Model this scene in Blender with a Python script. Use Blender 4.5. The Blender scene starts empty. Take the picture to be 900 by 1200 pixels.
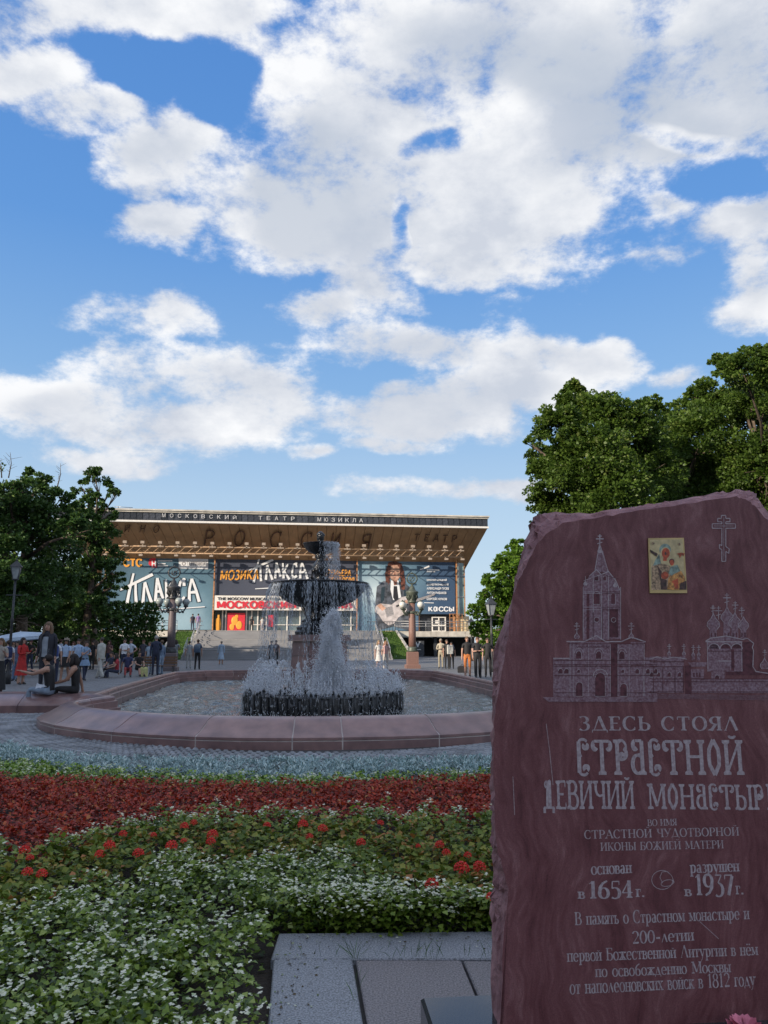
import bpy, bmesh, math, random
import numpy as np
from math import sin, cos, pi, radians, sqrt, atan2
from mathutils import Vector, Matrix
random.seed(7)
RNG = np.random.default_rng(7)
SC = bpy.context.scene
COL = SC.collection

# ------------------------------------------------------------------ camera
PITCH = radians(9.59)
EYE = 1.6
cd = bpy.data.cameras.new('camera'); cam = bpy.data.objects.new('camera', cd); COL.objects.link(cam)
cd.sensor_fit = 'HORIZONTAL'; cd.sensor_width = 36.0; cd.lens = 36.0
cd.clip_start = 0.05; cd.clip_end = 5000
cam.location = (0, 0, EYE); cam.rotation_euler = (radians(90) + PITCH, 0, 0)
SC.camera = cam

# ------------------------------------------------------------------ sun, exposure
SUN_EL = radians(19.0)
SUN_AZ = radians(230.0)          # compass-like angle of the sun from +Y, clockwise: behind and to the left
sdir = Vector((sin(SUN_AZ) * cos(SUN_EL), cos(SUN_AZ) * cos(SUN_EL), sin(SUN_EL)))
ld = bpy.data.lights.new('sun', 'SUN'); lo = bpy.data.objects.new('sun', ld); COL.objects.link(lo)
ld.energy = 4.6; ld.angle = radians(0.5); ld.color = (1.0, 0.86, 0.70)
lo.rotation_euler = sdir.to_track_quat('Z', 'Y').to_euler()
lo.location = (-30, -30, 60)
SC.view_settings.view_transform = 'Standard'; SC.view_settings.look = 'None'
SC.view_settings.exposure = 0.4; SC.view_settings.gamma = 1.0
SC.view_settings.use_curve_mapping = False
SC.cycles.use_denoising = True
SC.cycles.max_bounces = 8; SC.cycles.diffuse_bounces = 6; SC.cycles.glossy_bounces = 3
SC.cycles.transmission_bounces = 4; SC.cycles.transparent_max_bounces = 12
SC.cycles.caustics_reflective = False; SC.cycles.caustics_refractive = False

# ------------------------------------------------------------------ helpers: rays and frames
def ray(px, py):
    u = (px - 450) / 900; v = (600 - py) / 900
    return Vector((u, cos(PITCH) - v * sin(PITCH), sin(PITCH) + v * cos(PITCH)))
def at(px, py, z=0.0):           # point on a level plane
    d = ray(px, py); t = (z - EYE) / d.z
    return Vector((d.x * t, d.y * t, z))
def atd(px, py, y):              # point at a distance
    d = ray(px, py); t = y / d.y
    return Vector((d.x * t, y, EYE + d.z * t))
TH = radians(7.1)                # the square's axis turns a little to the left
FX, FY = -1.75, 21.0             # centre of the fountain
E_ = Vector((cos(TH), sin(TH), 0)); N_ = Vector((-sin(TH), cos(TH), 0))
def L(a, b, z=0.0):              # square's own frame (across, along, up)
    return Vector((FX, FY, 0)) + E_ * a + N_ * b + Vector((0, 0, z))
def fac(px, py, b):              # point on an upright plane across the axis -> (a, z)
    d = ray(px, py); c = Vector((FX, FY, 0))
    t = (b + c.dot(N_)) / d.dot(N_)
    p = d * t - c
    return (p.dot(E_), EYE + d.z * t)

# ------------------------------------------------------------------ world: sky with broken cloud
W = bpy.data.worlds.new('World'); SC.world = W; W.use_nodes = True
nt = W.node_tree; nt.nodes.clear()
def N(t, **kw):
    n = nt.nodes.new(t)
    for k, v in kw.items(): setattr(n, k, v)
    return n
def lk(a, b): nt.links.new(a, b)
def sv(s, v):
    if hasattr(v, 'is_linked') or isinstance(v, bpy.types.NodeSocket): lk(v, s)
    else: s.default_value = v
def mth(op, a, b=None, c=None, clamp=False):
    n = N('ShaderNodeMath', operation=op, use_clamp=clamp)
    sv(n.inputs[0], a)
    if b is not None: sv(n.inputs[1], b)
    if c is not None: sv(n.inputs[2], c)
    return n.outputs[0]
def vm(op, a, b=None, out=0, scale=None):
    n = N('ShaderNodeVectorMath', operation=op)
    sv(n.inputs[0], a)
    if b is not None: sv(n.inputs[1], b)
    if scale is not None: sv(n.inputs['Scale'], scale)
    return n.outputs[out]
def mrange(v, a, b, c=0.0, d=1.0, t='SMOOTHSTEP'):
    n = N('ShaderNodeMapRange', interpolation_type=t)
    sv(n.inputs[0], v); n.inputs[1].default_value = a; n.inputs[2].default_value = b
    n.inputs[3].default_value = c; n.inputs[4].default_value = d
    return n.outputs[0]
def mixc(f, a, b, blend='MIX'):
    n = N('ShaderNodeMix', data_type='RGBA', blend_type=blend)
    sv(n.inputs[0], f); sv(n.inputs[6], a); sv(n.inputs[7], b)
    return n.outputs[2]
sky = N('ShaderNodeTexSky', sky_type='NISHITA')
sky.sun_disc = False; sky.sun_elevation = SUN_EL; sky.sun_rotation = SUN_AZ
sky.air_density = 1.0; sky.dust_density = 0.6; sky.ozone_density = 2.0
tc = N('ShaderNodeTexCoord')
D = tc.outputs['Generated']
sx = N('ShaderNodeSeparateXYZ'); lk(D, sx.inputs[0])
dx, dy, dz = sx.outputs
# a flat cloud sheet seen in front of the viewer, addressed by direction only
yy = mth('MAXIMUM', dy, 0.12)
cx_ = N('ShaderNodeCombineXYZ'); lk(mth('DIVIDE', dx, yy), cx_.inputs[0]); lk(mth('DIVIDE', dz, yy), cx_.inputs[1])
Pq = cx_.outputs[0]
def dirxy(px, py):
    r = ray(px, py); return r.x / r.y, r.z / r.y
warp = N('ShaderNodeTexNoise'); warp.inputs['Scale'].default_value = 5.0; warp.inputs['Detail'].default_value = 3.0
lk(Pq, warp.inputs['Vector'])
wv = vm('SUBTRACT', warp.outputs['Color'], (0.5, 0.5, 0.5))
Pw = vm('ADD', Pq, vm('MULTIPLY', wv, (0.16, 0.12, 0.0)))
CL = [(640, 55, 370, 90, 1.0), (400, 215, 125, 110, 1.15), (560, 225, 190, 105, 1.1), (730, 130, 150, 90, 1.0),
      (560, 305, 120, 42, .95), (850, 55, 110, 110, 1.0), (150, 8, 240, 34, .9), (30, 85, 75, 34, .9), (110, 125, 70, 30, .85),
      (195, 165, 75, 42, .9), (170, 258, 62, 30, .9), (440, 345, 60, 24, .7), (185, 362, 75, 24, .8),
      (370, 372, 62, 26, .8), (210, 445, 120, 48, .85), (80, 485, 130, 44, .95), (290, 465, 85, 50, .9),
      (200, 505, 150, 34, .85), (480, 480, 120, 38, .9), (590, 455, 110, 34, 1.0), (500, 405, 125, 27, .85),
      (665, 412, 82, 36, 1.0), (875, 245, 62, 42, .9), (880, 340, 48, 52, .9), (812, 430, 34, 15, .8),
      (370, 530, 30, 13, .9), (450, 522, 60, 13, .9), (90, 545, 130, 10, .5), (560, 578, 150, 10, .5), (780, 245, 26, 16, .7), (740, 300, 60, 14, .6), (590, 345, 110, 10, .6)]
HO = [(190, 68, 105, 32, 1.2), (265, 95, 40, 45, 1.1), (508, 178, 38, 18, 1.2), (472, 262, 16, 34, .9), (60, 230, 80, 60, .9), (830, 205, 60, 34, .9), (560, 345, 120, 14, .6), (330, 425, 60, 14, .5), (430, 440, 60, 12, .5), (130, 300, 90, 50, .6), (700, 350, 90, 45, .8), (790, 155, 45, 16, .7)]
def blob(px, py, rx, ry, w):
    X, Y = dirxy(px, py); X1 = dirxy(px + rx, py)[0] - X; Y1 = dirxy(px, py - ry)[1] - Y
    q = vm('MULTIPLY', vm('SUBTRACT', Pw, (X, Y, 0)), (1 / X1, 1 / Y1, 0))
    return mth('MULTIPLY', mth('SUBTRACT', 1.35, vm('DOT_PRODUCT', q, q, out=1)), w)
acc = None
for c in CL:
    b_ = blob(*c)
    acc = b_ if acc is None else mth('SMOOTH_MAX', acc, b_, 0.35)
acc = mth('MINIMUM', acc, 1.3)
acc = mth('MAXIMUM', acc, -1.2)
for c in HO:
    acc = mth('SUBTRACT', acc, mth('MAXIMUM', mth('MULTIPLY', blob(*c), 1.0), 0.0))
# elsewhere in the sky: noise cloud over the direction, thickened to whiten the ambient light
bgn = N('ShaderNodeTexNoise'); bgn.inputs['Scale'].default_value = 2.6; bgn.inputs['Detail'].default_value = 4.0
lk(vm('MULTIPLY', D, (1, 1, 2.2)), bgn.inputs['Vector'])
gen = mth('MULTIPLY', mth('SUBTRACT', bgn.outputs[0], 0.40), 6.0)
front = mth('MULTIPLY', mrange(dy, 0.35, 0.6), mrange(mth('ABSOLUTE', mth('DIVIDE', dx, yy)), 0.55, 0.8, 1.0, 0.0))
front = mth('MULTIPLY', front, mrange(mth('DIVIDE', dz, yy), 0.95, 1.3, 1.0, 0.0))
mm = N('ShaderNodeMix', data_type='FLOAT'); lk(front, mm.inputs[0]); lk(gen, mm.inputs[2]); lk(acc, mm.inputs[3])
base = mm.outputs[0]
# puffy detail, sampled twice so that the side towards the sun reads lighter
def puff(vec):
    n = N('ShaderNodeTexNoise'); n.inputs['Scale'].default_value = 9.0; n.inputs['Detail'].default_value = 7.0
    n.inputs['Roughness'].default_value = 0.64; n.inputs['Lacunarity'].default_value = 2.1
    lk(vec, n.inputs['Vector']); return n.outputs[0]
Dst = vm('MULTIPLY', D, (1.0, 1.0, 1.7))
n1 = puff(Dst); n2 = puff(vm('ADD', Dst, (-0.035, -0.01, 0.03)))
dens = mth('ADD', base, mth('MULTIPLY', mth('SUBTRACT', n1, 0.5), 6.0))
alpha = mrange(dens, -0.5, 1.25, 0.0, 1.0, 'SMOOTHERSTEP')
def soft(vec):
    n = N('ShaderNodeTexNoise'); n.inputs['Scale'].default_value = 5.0; n.inputs['Detail'].default_value = 4.0; n.inputs['Roughness'].default_value = 0.5
    lk(vec, n.inputs['Vector']); return n.outputs[0]
n3 = soft(Dst); n4 = soft(vm('ADD', Dst, (-0.07, -0.02, 0.05)))
lit = mth('ADD', mth('ADD', 0.5, mth('MULTIPLY', mth('SUBTRACT', n1, n2), 1.6)), mth('MULTIPLY', mth('SUBTRACT', n3, n4), 3.0), clamp=True)
big = N('ShaderNodeTexNoise'); big.inputs['Scale'].default_value = 3.3; big.inputs['Detail'].default_value = 2.0
lk(vm('MULTIPLY', D, (1, 1, 1.6)), big.inputs['Vector'])
thick = mrange(mth('ADD', mth('ADD', mth('MULTIPLY', base, 1.1), mth('MULTIPLY', mth('SUBTRACT', n3, 0.5), 2.4)), mth('MULTIPLY', mth('SUBTRACT', big.outputs[0], 0.5), 3.0)), 0.55, 1.9)
# thick middles of the overhead cloud are grey, low clouds stay cream
el = mrange(dz, 0.25, 0.75)
shade = mth('MULTIPLY', thick, mth('ADD', 0.30, mth('MULTIPLY', el, 0.70)))
ccol = mixc(shade, (5.7, 5.85, 6.25, 1), (2.9, 3.5, 4.45, 1))
ccol = mixc(mth('MULTIPLY', lit, 0.75), mixc(0.55, ccol, (4.0, 4.5, 5.4, 1)), mixc(mrange(thick, 0.0, 0.9, 1.0, 0.25), ccol, (8.2, 8.2, 8.2, 1)))
# clear blue between the clouds, paling to the skyline all round
grd = N('ShaderNodeValToRGB'); lk(dz, grd.inputs[0]); ge = grd.color_ramp.elements
for _ in range(3): ge.new(0.5)
for e_, (q_, c_) in zip(ge, [(0.0, (.48, .58, .66)), (0.18, (.35, .49, .65)), (0.32, (.19, .36, .62)), (0.48, (.10, .26, .58)), (0.75, (.060, .19, .51))]):
    e_.position = q_; e_.color = (*c_, 1)
clear = vm('MULTIPLY', grd.outputs[0], (10, 10, 10))
skc = mixc(0.88, sky.outputs[0], clear)
fin = mixc(mth('MULTIPLY', alpha, mrange(dz, 0.0, 0.22, 0.45, 1.0)), skc, ccol)
bgd = N('ShaderNodeBackground'); bgd.inputs[1].default_value = 0.1
lk(fin, bgd.inputs[0])
wo = N('ShaderNodeOutputWorld'); lk(bgd.outputs[0], wo.inputs[0])
W.cycles.sampling_method = 'MANUAL'; W.cycles.sample_map_resolution = 512

# ------------------------------------------------------------------ materials
def new_mat(name):
    m = bpy.data.materials.new(name); m.use_nodes = True
    return m, m.node_tree, m.node_tree.nodes['Principled BSDF']
MC = {}
def mat(name, col, rough=0.6, metal=0.0, var=0.12, scale=6.0, bump=0.0, bscale=40.0, col2=None, spec=0.5, coords='Object', rnd=0.0, detail=4.0, stretch=None):
    """plain surface with a little real variation of colour and relief"""
    if name in MC: return MC[name]
    m, t, p = new_mat(name); nn = t.nodes; ll = t.links
    p.inputs['Roughness'].default_value = rough; p.inputs['Metallic'].default_value = metal
    p.inputs['Specular IOR Level'].default_value = spec
    tcn = nn.new('ShaderNodeTexCoord'); src = tcn.outputs[coords]
    if coords == 'World':
        pass
    if stretch:
        mp = nn.new('ShaderNodeMapping'); mp.inputs['Scale'].default_value = stretch; ll.new(src, mp.inputs[0]); src = mp.outputs[0]
    no = nn.new('ShaderNodeTexNoise'); no.inputs['Scale'].default_value = scale; no.inputs['Detail'].default_value = detail
    ll.new(src, no.inputs['Vector'])
    c2 = col2 if col2 else tuple(max(0, c * (1 - 2 * var)) for c in col)
    c1 = col if col2 else tuple(min(1, c * (1 + 2 * var)) for c in col)
    cr = nn.new('ShaderNodeValToRGB')
    cr.color_ramp.elements[0].position = 0.3; cr.color_ramp.elements[1].position = 0.7
    cr.color_ramp.elements[0].color = (*c2, 1); cr.color_ramp.elements[1].color = (*c1, 1)
    ll.new(no.outputs[0], cr.inputs[0]); out = cr.outputs[0]
    if rnd:
        oi = nn.new('ShaderNodeObjectInfo'); h = nn.new('ShaderNodeHueSaturation')
        mr = nn.new('ShaderNodeMapRange'); ll.new(oi.outputs['Random'], mr.inputs[0])
        mr.inputs[3].default_value = 1 - rnd; mr.inputs[4].default_value = 1 + rnd
        ll.new(mr.outputs[0], h.inputs['Value']); ll.new(out, h.inputs['Color']); out = h.outputs[0]
    ll.new(out, p.inputs['Base Color'])
    if bump:
        n2 = nn.new('ShaderNodeTexNoise'); n2.inputs['Scale'].default_value = bscale; n2.inputs['Detail'].default_value = 5.0
        ll.new(src, n2.inputs['Vector'])
        b = nn.new('ShaderNodeBump'); b.inputs['Strength'].default_value = min(1.0, bump); b.inputs['Distance'].default_value = 0.02
        ll.new(n2.outputs[0], b.inputs['Height']); ll.new(b.outputs[0], p.inputs['Normal'])
    MC[name] = m
    return m
def leaf_mat(name, ramp, rough=0.5, trans=0.25, spec=0.4):
    """leaf colour picked per leaf from a stored random value"""
    if name in MC: return MC[name]
    m, t, p = new_mat(name); nn = t.nodes; ll = t.links
    a = nn.new('ShaderNodeAttribute'); a.attribute_name = 'rnd'
    cr = nn.new('ShaderNodeValToRGB'); els = cr.color_ramp.elements
    while len(els) < len(ramp): els.new(0.5)
    for e, (pos, c) in zip(els, ramp): e.position = pos; e.color = (*c, 1)
    ll.new(a.outputs['Fac'], cr.inputs[0]); ll.new(cr.outputs[0], p.inputs['Base Color'])
    p.inputs['Roughness'].default_value = rough; p.inputs['Specular IOR Level'].default_value = spec
    if trans:
        tr = nn.new('ShaderNodeBsdfTranslucent'); ll.new(cr.outputs[0], tr.inputs[0])
        mx = nn.new('ShaderNodeMixShader'); mx.inputs[0].default_value = trans
        ll.new(p.outputs[0], mx.inputs[1]); ll.new(tr.outputs[0], mx.inputs[2])
        ll.new(mx.outputs[0], nn['Material Output'].inputs[0])
    MC[name] = m
    return m

# ------------------------------------------------------------------ mesh builder
class MB:
    def __init__(s): s.v = []; s.f = []; s.mi = []; s.sm = []
    def face(s, idx, m=0, smooth=False): s.f.append(tuple(idx)); s.mi.append(m); s.sm.append(smooth)
    def quad(s, a, b, c, d, m=0):
        i = len(s.v); s.v += [tuple(a), tuple(b), tuple(c), tuple(d)]; s.face((i, i + 1, i + 2, i + 3), m)
    def poly(s, pts, m=0):
        i = len(s.v); s.v += [tuple(p) for p in pts]; s.face(range(i, i + len(pts)), m)
    def box(s, c, d, m=0, rz=0.0, bev=0.0, taper=1.0):
        x, y, z = c; hx, hy, hz = d[0] / 2, d[1] / 2, d[2] / 2
        ca, sa = cos(rz), sin(rz); i = len(s.v)
        def P(a, b, e): s.v.append((x + a * ca - b * sa, y + a * sa + b * ca, z + e))
        if bev <= 0:
            for e in (-hz, hz):
                k = taper if e > 0 else 1.0
                for a, b in ((-hx, -hy), (hx, -hy), (hx, hy), (-hx, hy)): P(a * k, b * k, e)
            for q in ((0, 3, 2, 1), (4, 5, 6, 7), (0, 1, 5, 4), (1, 2, 6, 5), (2, 3, 7, 6), (3, 0, 4, 7)):
                s.face([i + k for k in q], m)
        else:
            B = bev
            for e, o in ((-hz, 0), (hz - B, 0), (hz, B)):
                for a, b in ((-1, -1), (1, -1), (1, 1), (-1, 1)): P(a * (hx - o), b * (hy - o), e)
            s.face([i + 3, i + 2, i + 1, i], m); s.face([i + 8, i + 9, i + 10, i + 11], m)
            for r in (0, 4):
                for k in range(4):
                    k2 = (k + 1) % 4; s.face([i + r + k, i + r + k2, i + r + 4 + k2, i + r + 4 + k], m)
        return s
    def tube(s, pts, r, n=6, m=0, cap=True, smooth=True):
        """tube along points; r a number or a list"""
        pts = [Vector(p) for p in pts]; rr = r if isinstance(r, (list, tuple)) else [r] * len(pts)
        i0 = len(s.v); up = Vector((0, 0, 1))
        for k, p in enumerate(pts):
            t = (pts[min(k + 1, len(pts) - 1)] - pts[max(k - 1, 0)])
            t = t.normalized() if t.length > 1e-9 else Vector((0, 0, 1))
            if abs(t.dot(up)) > 0.95: up2 = Vector((1, 0, 0))
            else: up2 = up
            a = t.cross(up2).normalized(); b = a.cross(t)
            for j in range(n):
                w = 2 * pi * j / n; q = p + (a * cos(w) + b * sin(w)) * rr[k]; s.v.append(tuple(q))
        for k in range(len(pts) - 1):
            for j in range(n):
                j2 = (j + 1) % n; a0 = i0 + k * n; s.face([a0 + j, a0 + n + j, a0 + n + j2, a0 + j2], m, smooth)
        if cap:
            s.face([i0 + j for j in range(n)], m); e0 = i0 + (len(pts) - 1) * n
            s.face([e0 + n - 1 - j for j in range(n)], m)
        return s
    def lathe(s, prof, n=24, m=0, c=(0, 0), smooth=True, a0=0.0):
        """profile of (radius, z) turned about an upright axis"""
        i0 = len(s.v)
        for r, z in prof:
            for j in range(n):
                w = a0 + 2 * pi * j / n; s.v.append((c[0] + r * cos(w), c[1] + r * sin(w), z))
        for k in range(len(prof) - 1):
            for j in range(n):
                j2 = (j + 1) % n; a = i0 + k * n; s.face([a + j, a + j2, a + n + j2, a + n + j], m, smooth)
        s.face([i0 + n - 1 - j for j in range(n)], m); e = i0 + (len(prof) - 1) * n
        s.face([e + j for j in range(n)], m)
        return s
    def prism(s, pts, d, m=0):
        """pts: list of 3D points (flat polygon); d: extrusion vector"""
        n = len(pts); i = len(s.v); d = Vector(d)
        s.v += [tuple(p) for p in pts] + [tuple(Vector(p) + d) for p in pts]
        s.face([i + k for k in range(n)], m); s.face([i + 2 * n - 1 - k for k in range(n)], m)
        for k in range(n):
            k2 = (k + 1) % n; s.face([i + k2, i + k, i + n + k, i + n + k2], m)
        return s
    def ball(s, c, r, m=0, n=8, k=6, sc=(1, 1, 1)):
        i0 = len(s.v)
        for a in range(1, k):
            th = pi * a / k
            for j in range(n):
                w = 2 * pi * j / n
                s.v.append((c[0] + r * sc[0] * sin(th) * cos(w), c[1] + r * sc[1] * sin(th) * sin(w), c[2] + r * sc[2] * cos(th)))
        t = len(s.v); s.v += [(c[0], c[1], c[2] + r * sc[2]), (c[0], c[1], c[2] - r * sc[2])]
        for a in range(k - 2):
            for j in range(n):
                j2 = (j + 1) % n; q = i0 + a * n; s.face([q + j, q + n + j, q + n + j2, q + j2], m, True)
        for j in range(n):
            j2 = (j + 1) % n; s.face([t, i0 + j, i0 + j2], m, True); q = i0 + (k - 2) * n; s.face([t + 1, q + j2, q + j], m, True)
        return s
    def mesh(s, name, mats):
        me = bpy.data.meshes.new(name); me.from_pydata(s.v, [], s.f)
        for m in (mats if isinstance(mats, (list, tuple)) else [mats]): me.materials.append(m)
        if s.f:
            me.polygons.foreach_set('material_index', s.mi); me.polygons.foreach_set('use_smooth', s.sm)
        me.update(); return me
    def build(s, name, mats, parent=None, **k):
        return add(name, s.mesh(name, mats), parent, **k)
def add(name, me, parent=None, loc=None, rz=None, **tags):
    o = bpy.data.objects.new(name, me); COL.objects.link(o)
    if parent is not None: o.parent = parent
    if loc is not None: o.location = loc
    if rz is not None: o.rotation_euler = (0, 0, rz)
    for k, v in tags.items():
        if v is not None: o[k] = v
    return o
def thing(name, label, category, loc=(0, 0, 0), rz=0.0, group=None, kind=None):
    o = bpy.data.objects.new(name, None); COL.objects.link(o); o.location = loc; o.rotation_euler = (0, 0, rz)
    o.empty_display_size = 0.1
    if label: o['label'] = label
    if category: o['category'] = category
    if group: o['group'] = group
    if kind: o['kind'] = kind
    return o
def copy_tree(o, parent=None):
    c = o.copy(); COL.objects.link(c); c.parent = parent
    for ch in list(o.children): copy_tree(ch, c)
    return c
def np_mesh(name, V, F, mats, rnd=None, mi=None, smooth=False):
    """big meshes from numpy arrays; F is (n, k)"""
    me = bpy.data.meshes.new(name); k = F.shape[1]; n = len(F)
    me.vertices.add(len(V)); me.vertices.foreach_set('co', np.ascontiguousarray(V, dtype=np.float32).ravel())
    me.loops.add(n * k); me.loops.foreach_set('vertex_index', np.ascontiguousarray(F, dtype=np.int32).ravel())
    me.polygons.add(n); me.polygons.foreach_set('loop_start', np.arange(0, n * k, k, dtype=np.int32))
    for m in (mats if isinstance(mats, (list, tuple)) else [mats]): me.materials.append(m)
    if mi is not None: me.polygons.foreach_set('material_index', np.asarray(mi, dtype=np.int32))
    if smooth: me.polygons.foreach_set('use_smooth', np.ones(n, dtype=bool))
    me.update(calc_edges=True)
    if rnd is not None:
        at_ = me.attributes.new('rnd', 'FLOAT', 'FACE'); at_.data.foreach_set('value', np.asarray(rnd, dtype=np.float32))
    return me

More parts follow.
